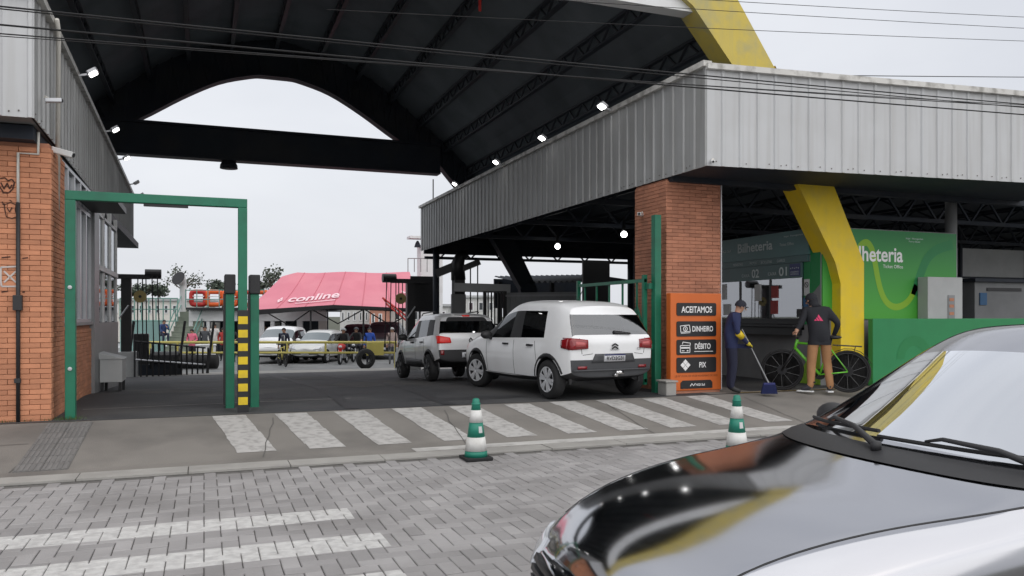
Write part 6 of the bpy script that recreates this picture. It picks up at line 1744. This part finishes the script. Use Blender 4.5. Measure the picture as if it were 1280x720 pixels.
# upper deck with railing and deckhouse
ud0, ud1 = P(232, 384, 44), P(330, 384, 44); UZ = 2.05
def slab(a, b, depth, z0, z1):
    m_ = MB(); vs = [a, b, b + back * depth, a + back * depth]
    m_.add([(v.x, v.y, z0) for v in vs] + [(v.x, v.y, z1) for v in vs], [(3, 2, 1, 0), (4, 5, 6, 7), (0, 1, 5, 4), (1, 2, 6, 5), (2, 3, 7, 6), (3, 0, 4, 7)]); return m_
part('upper_deck', slab(ud0, ud1, 7, UZ - .12, UZ), 'black', fy)
part('deckhouse_lintel', slab(P(236, 390, 44.6), P(408, 392, 44.6), .2, UZ - .75, UZ - .14), 'white', fy)
for (a, b, m) in ((236, 241, 'white'), (258, 262, 'white'), (282, 286, 'grey_wall'), (300, 330, 'white'), (338, 343, 'white'), (352, 356, 'white'), (371, 378, 'white'), (398, 408, 'cream')):
    part('deckhouse_wall', slab(P(a, 400, 44.65), P(b, 400, 44.65), .15, DZ, UZ - .7), m, fy)
part('deckhouse_back', slab(P(234, 400, 48), P(410, 400, 48), .1, DZ, UZ - .14), 'steel_dk', fy)  # back coloured dark to stand in for the unlit deckhouse interior
part('deckhouse_roof', slab(P(234, 400, 44.6), P(410, 400, 44.6), 3.6, UZ - .22, UZ - .13), 'steel_dk', fy)  # roof added so the deckhouse stays dark inside
for a_, b_ in ((243, 255), (264, 275), (340, 350)): part('deckhouse_window', slab(P(a_, 400, 47.9), P(b_, 400, 47.9), .05, .3, 1.2), 'cream', fy)
part('deckhouse_shade', slab(P(374, 400, 45.4), P(399, 400, 45.4), .1, DZ, UZ - .7), 'steel_dk', fy)  # dark sheet standing in for the shade behind the doorway
for z in (.45, .95):
    mb = MB(); mb.tube([(ud0.x, ud0.y, UZ + z), (ud1.x, ud1.y, UZ + z)], .03, 6); part('deck_rail', mb, 'seagreen', fy)
for k in range(8):
    q = ud0.lerp(ud1, k / 7); mb = MB(); mb.tube([(q.x, q.y, UZ), (q.x, q.y, UZ + 1.0)], .03, 6); part('deck_post', mb, 'seagreen', fy)
# green screen railing to the left of the stairs
g0, g1 = P(150, 400, 44), P(222, 400, 44)
for k in range(9):
    q = g0.lerp(g1, k / 8); mb = MB(); mb.tube([(q.x, q.y, 1.3), (q.x, q.y, 2.55)], .035, 6); part('screen_post', mb, 'seagreen', fy)
for z in (1.3, 1.95, 2.55):
    mb = MB(); mb.tube([(g0.x, g0.y, z), (g1.x, g1.y, z)], .035, 6); part('screen_rail', mb, 'seagreen', fy)
M['sgpanel'] = mat('sea_green_panel', (0.22, 0.36, 0.34), 0.6, var=0.15, vs=1)
part('side_bulwark', slab(P(150, 400, 46), P(206, 400, 46), .1, DZ, 1.35), 'sgpanel', fy)
# ventilator cowl
v0 = P(229, 400, 45.6)
mb = MB(); mb.tube([(v0.x, v0.y, 1.0), (v0.x, v0.y, 3.25), (v0.x - .04, v0.y - .06, 3.45), (v0.x - .14, v0.y - .2, 3.62), (v0.x - .26, v0.y - .36, 3.72)], [.19, .19, .22, .34, .42], 16, cap=False); vc = part('ventilator', mb, 'white', fy, smooth=True)
dr = Vector((-.12, -.16, .1)).normalized()
mb = MB(); c_ = Vector((v0.x - .25, v0.y - .345, 3.715)); mb.lathe([(.40, 0), (.40, .01), (.0, .01)], c_, dr, 16); part('throat', mb, 'black', vc)
# yellow barrier
b0, b1 = P(186, 428, 34), P(496, 428, 34)
b1 = Vector((b1.x, b0.y + (b1.y - b0.y), b1.z))
ba = empty('yellow_barrier', ((b0.x + b1.x) / 2, (b0.y + b1.y) / 2, DZ), label='long yellow tubular barrier across the ferry ramp', cat='barrier')
for z, r in ((.46, .055), (.02, .045)):
    mb = MB(); mb.tube([(b0.x, b0.y, z), (b1.x, b1.y, z)], r, 10); part('rail', mb, 'yel_rail', ba, smooth=True)
for px in (188, 222, 265, 300, 359, 407, 470, 494):
    t = (px - 186) / 310; q = b0.lerp(b1, t); mb = MB(); mb.tube([(q.x, q.y, .02 if px not in (188, 222, 494) else DZ), (q.x, q.y, .46)], .045, 8); part('post', mb, 'yel_rail', ba)
q = P(469, 436, 33.8); mb = MB(); mb.box((q.x - .36, q.y - .04, q.z - .28), (q.x + .36, q.y + .04, q.z + .28)); part('yellow_plate', mb, 'yel_rail', ba, bevel=.01)
q = P(457, 449, 33.4); ty = empty('spare_tyre', (q.x, q.y, DZ), label='black tyre propped under the yellow plate of the barrier', cat='tyre')
mb = MB(); mb.lathe([(.24, -.1), (.40, -.11), (.44, 0), (.40, .11), (.24, .1), (.24, -.1)], (q.x, q.y, DZ + .44), (-.3, 1, 0), 24); part('rubber', mb, 'rubber', ty, smooth=True)
# life floats on the upper deck
fl0 = P(238, 370, 43.2)
for k, m in enumerate(('red', 'orfl', 'orfl', 'red', 'orfl')):
    c = P(248 + k * 20, 369, 44.2 + .2 * k); e = empty('life_float', (c.x, c.y, UZ), label=('red' if m == 'red' else 'orange') + ' hollow life float standing on the ferry upper deck, ' + ['beside the white ventilator', 'second from the ventilator', 'third from the ventilator', 'behind the striped post', 'fifth from the ventilator'][k], cat='life float', group='life floats on the upper deck')
    mb = MB(); pts = [(c.x + x_, c.y + .25, UZ + .52 + z_) for x_, z_ in [(.36 * math.copysign(abs(math.cos(R(a))) ** .35, math.cos(R(a))), .36 * math.copysign(abs(math.sin(R(a))) ** .35, math.sin(R(a)))) for a in range(0, 361, 20)]]
    mb.tube(pts, .13, 8); part('ring', mb, m, e, smooth=True)
    mb = MB(); mb.tube([(c.x - .3, c.y + .1, UZ + .62), (c.x + .3, c.y + .1, UZ + .62)], .03, 6); part('strap', mb, 'white', e)

# ---------------------------------------------------------------- pink tent
M['tent_seam'] = mat('tent_seam', (0.60, 0.17, 0.22), 0.7, var=.05)
te = empty('pink_tent', P(415, 455, 42), label='large pink canvas tent roof with white lettering above the ferry deck', cat='tent')
# ridge-shaped membrane: front eave, ridge, sagging panels
eL, eR = P(306, 386, 42), P(520, 386, 42)
def tentpt(u, v):
    """u along the eave, v from the front eave up to the ridge"""
    x_l, x_r = lerp(306, 352, v), lerp(528, 512, v)
    y_e = lerp(388, 381, min(1, abs(u - .5) * -2 + 1)) if u < .5 else lerp(381, 386, (u - .5) * 2)
    y_r = 340.5 - 1.5 * math.cos(u * math.pi * 4) * .5 + (6 * max(0, .12 - u) / .12)
    sag = 4.5 * math.sin(v * math.pi) * (0.4 + .6 * abs(math.sin(u * math.pi * 2)))
    return P(lerp(x_l, x_r, u), lerp(y_e, y_r, v) + sag, lerp(41, 45, v))
mb = MB(); mb.grid(tentpt, 32, 10); part('front_slope', mb, 'tent', te, smooth=True)
mb = MB(); mb.grid(lambda u, v: tentpt(u, 1) + Vector((SN, CS, 0)) * (5 * v) + Vector((0, 0, -2.0 * v)), 32, 6); part('back_slope', mb, 'tent', te, smooth=True)
mb = MB(); mb.grid(lambda u, v: tentpt(u, 0) + Vector((0, 0, -.28 * v * (1 - .6 * u))), 32, 1); part('valance', mb, 'rubber', te)
for u in (.02, .36, .66, .98):
    q = tentpt(u, .0) + Vector((SN, CS, 0)) * .4; mb = MB(); mb.tube([(q.x, q.y, DZ), (q.x, q.y, q.z - .1)], .05, 6); part('pole', mb, 'black', te)
for a, b in ((.1, .36), (.36, .66), (.66, .95)):
    p_, q_ = tentpt(a, 0), tentpt(b, 0); o_ = Vector((SN, CS, 0)) * .6
    mb = MB(); mb.tube([p_ + o_ + Vector((0, 0, -.15)), q_ + o_ + Vector((0, 0, -.15))], .05, 5); mb.tube([p_ + o_ + Vector((0, 0, -.15)), (p_ + q_) / 2 + o_ + Vector((0, 0, -.9)), q_ + o_ + Vector((0, 0, -.15))], .035, 5); part('truss', mb, 'black', te)
vs, fs = text_mesh('conline', None, 1.0, bold=True); wmax = max(v[0] for v in vs)
def ontent(x, y): 
    u = .36 + x / wmax * .155 ; v = .22 + y * .22
    p_ = tentpt(u, v + .04 * (u - .3)); return p_ + Vector((-SN * .05, -CS * .05, .05))
mb = MB(); mb.add([ontent(*v) for v in vs], fs); part('lettering', mb, 'tent_w', te)
mb = MB()
for cx, cy in ((-1.38, .3), (-1.28, .3), (-1.33, .55), (-1.33, .08)):
    s_ = .09; mb.add([ontent(wmax * (cx + a), cy + b) for a, b in ((0, -.16), (.05, 0), (0, .16), (-.05, 0))], [(0, 1, 2, 3)])
part('logo', mb, 'tent_w', te)
mb = MB(); mb.add([ontent(wmax * (x / 10 - .1), -.42 + z_) for x in range(-5, 11) for z_ in (0, .1)], [(2 * k, 2 * k + 2, 2 * k + 3, 2 * k + 1) for k in range(15)]); part('tagline_strip', mb, 'tent_w', te)
mb = MB(); mb.add([tentpt(.90 + a, .45 + b) + Vector((-SN * .06, -CS * .06, .06)) for a, b in ((0, .08), (.05, 0), (.10, -.16), (.07, -.2), (.04, -.02), (.015, .02))], [tuple(range(6))]); part('emblem', mb, 'tent_w', te)
for u in (.18, .34, .5, .66, .82):
    mb = MB(); mb.tube([tentpt(u, v / 8) + Vector((0, 0, .015)) for v in range(9)], .018, 4); part('seam', mb, 'tent_seam', te)
# red lattice boom at its right end
bo_ = empty('red_boom', P(505, 455, 39), label='red and white lattice boom slanting down beside the pink tent', cat='boom')
for a, b in (((478, 372), (512, 398)), ((482, 379), (512, 404)), ((500, 372), (522, 388))):
    mb = MB(); mb.tube([P(*a, 39), P(*b, 39)], .05, 6); part('chord', mb, 'red', bo_)
for k in range(7):
    t = k / 7; p_, q_ = P(lerp(478, 512, t), lerp(372, 398, t), 39), P(lerp(482, 512, t + .1), lerp(379, 404, t + .1), 39); mb = MB(); mb.tube([p_, q_], .03, 5); part('lacing', mb, 'white' if k % 2 else 'red', bo_)

# ---------------------------------------------------------------- cars on the ferry
def ferry_car(name, label, px, py, hdg, paint, S, sc, m_win='win_dark', lens=True):
    p = atZ(px, py, DZ); mats = dict(HM); mats.update({'quarter_panel': paint, 'spoiler': paint, 'windscreen': m_win, 'bumper': paint})
    c = Car(name, label, (p.x, p.y, DZ + .01), hdg, paint, S, HT, HR, {2: 'grille', 3: 'grille'}, [(-1.27, .31, .365, .50), (1.27, .31, .365, .50)], mats, group='cars on the ferry deck', sub=2)
    c.root.scale = (sc, sc, sc)
    for x in (-1.27, 1.27):
        for s_ in (1, -1): c.wheel(x, s_ * .765, .315)
    for s_ in (1, -1):
        c.patch('headlamp', ((s_ * .42, .66), (s_ * .72, .70), (s_ * .74, .80), (s_ * .50, .76)), 'f', 'lens', 5, 3, .02)
        c.mirror(.68, s_ * .83, .93, paint)
    c.patch('licence_plate', ((-.2, .42), (.2, .42), (.2, .52), (-.2, .52)), 'f', 'plate', 2, 1, .02)
    return c
M['win_sky'] = mat('bright_windscreen', (0.10, 0.13, 0.14), 0.05, var=0, spec=1.0, coat=1.0)
ferry_car('white_suv', 'white SUV with dark grille parked on the ferry beside the striped post', 352, 452, math.atan2(-.93, -.36), paint_w, hatch_spec(), 1.08, 'win_sky')
ferry_car('pale_hatchback', 'pale silver hatchback on the ferry behind the standing guard', 400, 452, math.atan2(-.88, -.47), mat('pale_silver_paint', (0.62, 0.63, 0.62), 0.3, metal=.2, var=0, coat=.5), hatch_spec(), .97, 'win_sky')
ferry_car('black_suv', 'black SUV on the ferry behind the motorcycles', 448, 446, math.atan2(-.93, -.36), paint_k, hatch_spec(), 1.12)
ferry_car('dark_van', 'dark van with open front shade on the ferry near the white-clad person', 482, 447, math.atan2(-.95, -.3), mat('graphite_paint', (0.02, 0.022, 0.025), .3, var=0, coat=.5), hatch_spec(), 1.2)

# ---------------------------------------------------------------- motorcycles
def motorcycle(label, px, py, hdg, col):
    p = atZ(px, py, DZ); e = empty('motorcycle', (p.x, p.y, DZ), hdg, label=label, cat='motorcycle', group='motorcycles on the ferry')
    for x in (.62, -.62):
        mb = MB(); mb.lathe([(.20, -.05), (.27, -.06), (.30, 0), (.27, .06), (.20, .05), (.20, -.05)], (x, 0, .30), (0, 1, 0), 20); w = part('wheel', mb, 'rubber', e, world=False, smooth=True)
        mb = MB(); mb.lathe([(.0, -.03), (.21, -.02), (.21, .02), (.0, .03)], (x, 0, .30), (0, 1, 0), 14); part('rim', mb, 'rim', w, world=False)
    for s_ in (1, -1):
        mb = MB(); mb.tube([(.62, s_ * .08, .3), (.42, s_ * .08, .92)], .025, 6); part('fork_leg', mb, 'alu', e, world=False)
    mb = MB(); mb.ball((.46, 0, .80), (.14, .14, .20), 10, 7); f = part('fairing', mb, col, e, world=False, smooth=True)
    mb = MB(); mb.ball((.56, 0, .82), (.06, .09, .07), 10, 6); part('headlamp', mb, 'lens', f, world=False, smooth=True)
    mb = MB(); mb.ball((.62, 0, .60), (.22, .08, .05), 10, 6); part('mudguard', mb, col, e, world=False, smooth=True)
    mb = MB(); mb.ball((.14, 0, .80), (.26, .15, .15), 10, 7); part('tank', mb, col, e, world=False, smooth=True)
    mb = MB(); mb.ball((-.36, 0, .80), (.42, .14, .08), 10, 6); part('seat', mb, 'black', e, world=False, smooth=True)
    mb = MB(); mb.box((-.25, -.14, .28), (.22, .14, .62)); part('engine', mb, 'grey_metal', e, world=False, bevel=.03)
    mb = MB(); mb.tube([(.34, -.36, 1.02), (.42, -.1, .98), (.42, .1, .98), (.34, .36, 1.02)], .016, 6); part('handlebar', mb, 'black', e, world=False)
    mb = MB(); mb.tube([(.0, -.16, .3), (-.75, -.18, .36)], .04, 8); part('exhaust', mb, 'chrome', e, world=False)
    return p
RIDE = dict(pelvis=(-.25, 0, .92), spine=(-.22, 0, 1.10), chest=(-.14, 0, 1.28), neck=(-.08, 0, 1.42), head=(-.05, 0, 1.53), crown=(-.05, 0, 1.61), shl=(-.12, .18, 1.36), ell=(.08, .28, 1.15), wrl=(.28, .33, 1.06), hal=(.34, .34, 1.04), shr=(-.12, -.18, 1.36), elr=(.08, -.28, 1.15), wrr=(.28, -.33, 1.06), har=(.34, -.34, 1.04),
            hil=(-.22, .1, .88), knl=(.18, .2, .78), anl=(-.02, .2, .40), tol=(.14, .21, .36), hir=(-.22, -.1, .88), knr=(.18, -.2, .78), anr=(-.02, -.2, .40), tor=(.14, -.21, .36))
mh = math.atan2(-.92, -.38)
for (px, py, col, lab, lab2, tp, hg) in ((429, 455, 'red', 'red motorcycle in front of the black SUV on the ferry', 'rider in dark jacket and grey helmet on the red motorcycle', (0.02, 0.022, 0.025), (0.30, 0.31, 0.32)),
                                  (445, 452, 'black', 'black motorcycle beside the red one on the ferry', 'rider in black with dark helmet on the black motorcycle', (0.012, 0.012, 0.014), (0.03, 0.03, 0.035))):
    p = motorcycle(lab, px, py, mh, col)
    person(lab2, (p.x, p.y, DZ), mh, tp, (0.02, 0.02, 0.03), pose=RIDE, headgear=('helmet', hg), group='riders on the ferry')
# ---------------------------------------------------------------- people on the ferry
toC = lambda p: math.atan2(-p.y, -p.x)
for (px, t, top_, tr_, lab, sc, kw_) in (
    (240, 38.5, (0.70, 0.16, 0.24), (0.02, 0.02, 0.025), 'woman in a pink top at the yellow barrier', .95, dict(long_hair=True)),
    (256, 39.5, (0.07, 0.075, 0.085), (0.02, 0.02, 0.03), 'man in a grey jacket beside the pink-topped woman', 1.02, {}),
    (268, 41.5, (0.62, 0.60, 0.58), (0.03, 0.03, 0.035), 'man in an open white shirt standing under the deckhouse', 1.08, {}),
    (279, 39.5, (0.38, 0.04, 0.035), (0.02, 0.02, 0.025), 'woman in a red jacket between the barrier and deckhouse', .98, dict(long_hair=True)),
    (290, 38.8, (0.025, 0.025, 0.028), (0.02, 0.02, 0.02), 'man in a black jacket next to the red-jacketed woman', 1.0, dict(hair='grey_lt')),
    (304, 40.0, (0.07, 0.09, 0.12), (0.03, 0.03, 0.04), 'man in slate blue by the gate guide', 1.0, {}),
    (355, 36.0, (0.02, 0.024, 0.045), (0.015, 0.015, 0.02), 'guard in dark jacket and white shirt front standing over a small bicycle', 1.0, {}),
    (462, 36.5, (0.03, 0.09, 0.42), (0.02, 0.02, 0.03), 'person in bright blue shirt behind the yellow plate', 1.0, {}),
    (490, 37.0, (0.45, 0.35, 0.33), (0.16, 0.17, 0.18), 'person in pale pink vest and cap beside the dark van', 1.0, dict(headgear=('cap', (.5, .5, .5)))),
    (332, 47.0, (0.03, 0.03, 0.035), (0.02, 0.02, 0.02), 'dark figure in the deckhouse doorway behind the white SUV', 1.0, {}),
    (393, 46.0, (0.02, 0.02, 0.025), (0.02, 0.02, 0.02), 'dark figure at the deckhouse behind the pale hatchback', 1.0, {})):
    d = ray(px, 400); q = Vector((d.x * t, d.y * t, DZ))
    pr, pj = person(lab, q, toC(q) + random.uniform(-.5, .5), top_, tr_, scale=sc, group='passengers on the ferry', pose=dict(ell=(.0, .25, 1.14), wrl=(.16, .14, 1.06), hal=(.21, .08, 1.06), elr=(-.02, -.24, 1.13), wrr=(.12, -.16, 1.0), har=(.16, -.11, .98)) if px in (240, 279, 290) else None, **kw_)
    if px == 355:
        project_logo(pr, [[(-.05, -.18), (.05, -.18), (.07, .12), (.03, .16), (-.03, .16), (-.07, .12)]], (0, 0, 1.22), (0, 1, 0), (0, 0, 1), 'notice_w', name='shirt_front')
        bicycle('small_bicycle', 'small yellow-framed bicycle under the guard in front of the white SUV', (q.x - .12, q.y - .42, DZ), toC(q) + .25, 'yel_rail', rack=False)
# seated passenger on the stairs
q = P(204, 425, 42.6)
SIT = dict(pelvis=(0, 0, .50), spine=(.03, 0, .69), chest=(.08, 0, .88), neck=(.13, 0, 1.02), head=(.17, 0, 1.13), crown=(.17, 0, 1.21), shl=(.09, .17, .96), ell=(.2, .22, .73), wrl=(.32, .1, .85), hal=(.30, .06, .92), shr=(.09, -.17, .96), elr=(.2, -.22, .73), wrr=(.36, -.12, .62), har=(.41, -.1, .60), hil=(.03, .09, .48), knl=(.42, .12, .52), anl=(.40, .12, .09), tol=(.55, .13, .04), hir=(.03, -.09, .48), knr=(.42, -.12, .52), anr=(.40, -.12, .09), tor=(.55, -.13, .04))
person('passenger in a blue jacket sitting on the ferry stairs', (q.x, q.y, .12), toC(q) + .3, (0.03, 0.06, 0.16), (0.02, 0.025, 0.05), pose=SIT, group='passengers on the ferry')
q = P(248, 436, 36.8); bx_ = empty('white_bin', (q.x, q.y, DZ), label='white plastic bin behind the yellow barrier near the pink-topped woman', cat='bin')
mb = MB(); mb.box((q.x - .1, q.y, DZ), (q.x + .75, q.y + .5, .2)); part('body', mb, 'white', bx_, bevel=.04)
mb = MB(); mb.box((q.x - .13, q.y - .03, .2), (q.x + .78, q.y + .53, .27)); part('lid', mb, 'white', bx_, bevel=.02)

# ================================================================== far shore
def tree(px, py, t, rx, rz, label, leaf='leaf', nleaf=650, ls=.2, sparse=False):
    rx *= .85; rz *= .85; c = P(px, py + 2, t); e = empty('tree', (c.x, c.y, -1.4), label=label, cat='tree', group='trees on the far shore')
    rnd = random.Random(px)
    mb = MB(); mb.tube([(c.x, c.y, -1.5), (c.x + .1, c.y, c.z - rz * .5), (c.x, c.y, c.z + rz * .3)], [rx * .10, rx * .07, rx * .02], 8)
    tips = []
    for k in range(14):
        a = rnd.uniform(0, 6.28); h0 = rnd.uniform(-.6, .1) * rz; b = Vector((math.cos(a) * rx * rnd.uniform(.4, .85), math.sin(a) * rx * rnd.uniform(.4, .85), rnd.uniform(-.1, .8) * rz))
        mb.tube([(c.x, c.y, c.z + h0), c + b * .5 + Vector((0, 0, h0 * .3)), c + b], [rx * .035, rx * .025, rx * .008], 5); tips += [c + b, c + b * .7 + Vector((0, 0, h0 * .15))]
    part('trunk', mb, 'bark', e, smooth=True)
    mb = MB()
    for k in range(nleaf):
        b = rnd.choice(tips); q = b + Vector((rnd.gauss(0, .17) * rx, rnd.gauss(0, .17) * rx, rnd.gauss(0, .14) * rz))
        n = Vector((rnd.gauss(0, 1), rnd.gauss(0, 1), rnd.gauss(0, 1))).normalized(); u = n.orthogonal().normalized(); w = n.cross(u); s = ls * rnd.uniform(.6, 1.4)
        mb.add([q - u * s, q - w * s * .6, q + u * s, q + w * s * .6], [(0, 1, 2, 3)])
    part('crown', mb, leaf, e)
tree(230, 352, 100, 3.0, 2.6, 'tall sparse rounded tree beyond the ferry ventilator', nleaf=420, ls=.16)
tree(180, 362, 110, 2.2, 1.6, 'dark bushy tree on the shore left of the ferry stairs', 'leaf2')
tree(163, 364, 110, 1.8, 1.5, 'dark tree on the shore next to the gatehouse end', 'leaf2')
tree(199, 365, 112, 1.7, 1.4, 'small round tree right of the bushy shore tree', 'leaf2')
tree(278, 358, 104, 2.6, 1.3, 'low dark tree behind the orange life floats', 'leaf2')
tree(340, 350, 100, 1.8, 2.4, 'feathery tree rising behind the pink tent edge', nleaf=300, ls=.2)
tree(328, 358, 102, 1.6, 1.4, 'small feathery tree beside the taller one at the pink tent', nleaf=220, ls=.2)
def house(px0, px1, ytop, t, m, label, nwin, roof='grey_lt', depth=9, rowsn=1):
    a, b = P(px0, 400, t), P(px1, 400, t); zt = P(px0, ytop, t).z
    e = empty('shore_building', ((a.x + b.x) / 2, (a.y + b.y) / 2, -1.4), label=label, cat='building', group='buildings on the far shore')
    part('wall', slab(a, b, depth, -1.5, zt), m, e)
    ex = (b - a).normalized()
    part('roof', slab(a - ex * .3 - back * .3, b + ex * .3 - back * .3, depth + .6, zt, zt + .25), roof, e)
    for r in range(rowsn):
        for k in range(nwin):
            p_ = a.lerp(b, (k + .25) / nwin); q_ = a.lerp(b, (k + .75) / nwin); z1 = zt - .5 - r * 1.9
            w = part('window', slab(p_ - back * .06, q_ - back * .06, .08, z1 - 1.0, z1), 'white', e)
            part('pane', slab(p_ + ex * .1 - back * .08, q_ - ex * .1 - back * .08, .05, z1 - .9, z1 - .1), 'win_grey', w)
M['salmon'] = mat('salmon_paint', (0.50, 0.24, 0.17), 0.8, var=.1)
M['offwhite'] = mat('offwhite_paint', (0.55, 0.55, 0.53), 0.8, var=.1)
house(140, 234, 376, 95, 'cream', 'long cream building on the far shore behind the ferry stairs', 9)
house(425, 462, 384, 88, 'offwhite', 'white building with a row of windows on the far shore under the pink tent', 5, rowsn=1)
house(462, 480, 386, 84, 'salmon', 'salmon building on the far shore between two white ones', 2)
house(480, 560, 383, 88, 'offwhite', 'white building on the far shore behind the ramp hoist', 7, rowsn=1)
house(570, 620, 372, 92, 'offwhite', 'tall pale building on the far shore behind the crane', 4, rowsn=2)
house(1195, 1240, 388, 90, 'cream', 'cream building glimpsed through the right end of the hall', 4)
house(640, 830, 384, 95, 'offwhite', 'long white building on the far shore behind the shed and fence', 12)
# ferry bridge mast rising beside the canopy
ms = empty('ferry_mast', P(545, 455, 50), label='white ferry bridge tower with a bell platform beside the canopy end', cat='tower')
q = P(536, 400, 50); mb = MB(); mb.box((q.x - .5, q.y, DZ), (q.x + .9, q.y + 1, 6.0)); part('tower', mb, 'white', ms)
mb = MB(); a = P(509, 297, 50); mb.box((a.x, q.y - .3, a.z - .1), (q.x + .5, q.y + .6, a.z + .05)); part('platform', mb, 'white', ms)
mb = MB(); c = P(522, 305, 50); mb.lathe([(.22, -.2), (.14, .05), (.05, .2)], c, n=12); part('bell', mb, 'steel_dk', ms)
for k in range(4):
    a = P(510 + k * 8, 340, 49); mb = MB(); mb.tube([(a.x, a.y, a.z), (a.x, a.y, a.z + .85)], .03, 5); part('rail_post', mb, 'grey_metal', ms)
a, b = P(510, 323, 49), P(534, 323, 49); mb = MB(); mb.tube([a, b], .03, 5); part('rail', mb, 'grey_metal', ms)
mb = MB(); a = P(545, 262, 50); mb.tube([(a.x, q.y + .5, 5.9), (a.x, q.y + .5, P(545, 222, 50).z)], .04, 6); part('antenna', mb, 'black', ms)

rs = empty('red_strap', atY(600, 14, 16.0), label='short red strap hanging from the vault roof', cat='strap')
a, b = atY(600, 14, 16.0), atY(600, -40, 16.0); mb = MB(); mb.box((a.x - .03, a.y, a.z), (a.x + .03, a.y + .02, poly_at(EXTR, a.x - XC) - .1)); part('webbing', mb, 'red', rs)

M['grass'] = mat('kerb_grass', (0.06, 0.10, 0.03), 0.8, var=.2, rnd=.3)
mb = MB()
for k in range(260):
    x = -1.62 + random.gauss(0, .10) if k % 3 else random.uniform(-3.2, -1.7); y = (11.60 + random.gauss(0, .05)) if k % 3 else 11.555 + random.uniform(-.015, .02)
    h = random.uniform(.015, .07); a = random.uniform(0, 6.28); z = .245
    mb.add([(x - .004 * math.cos(a), y - .004 * math.sin(a), z), (x + .004 * math.cos(a), y + .004 * math.sin(a), z), (x + random.gauss(0, .015), y + random.gauss(0, .015), z + h)], [(0, 1, 2)])
part('weeds', mb, 'grass', label='thin green weeds at the foot of the brick wall and gate post', cat='weeds', kind='stuff')
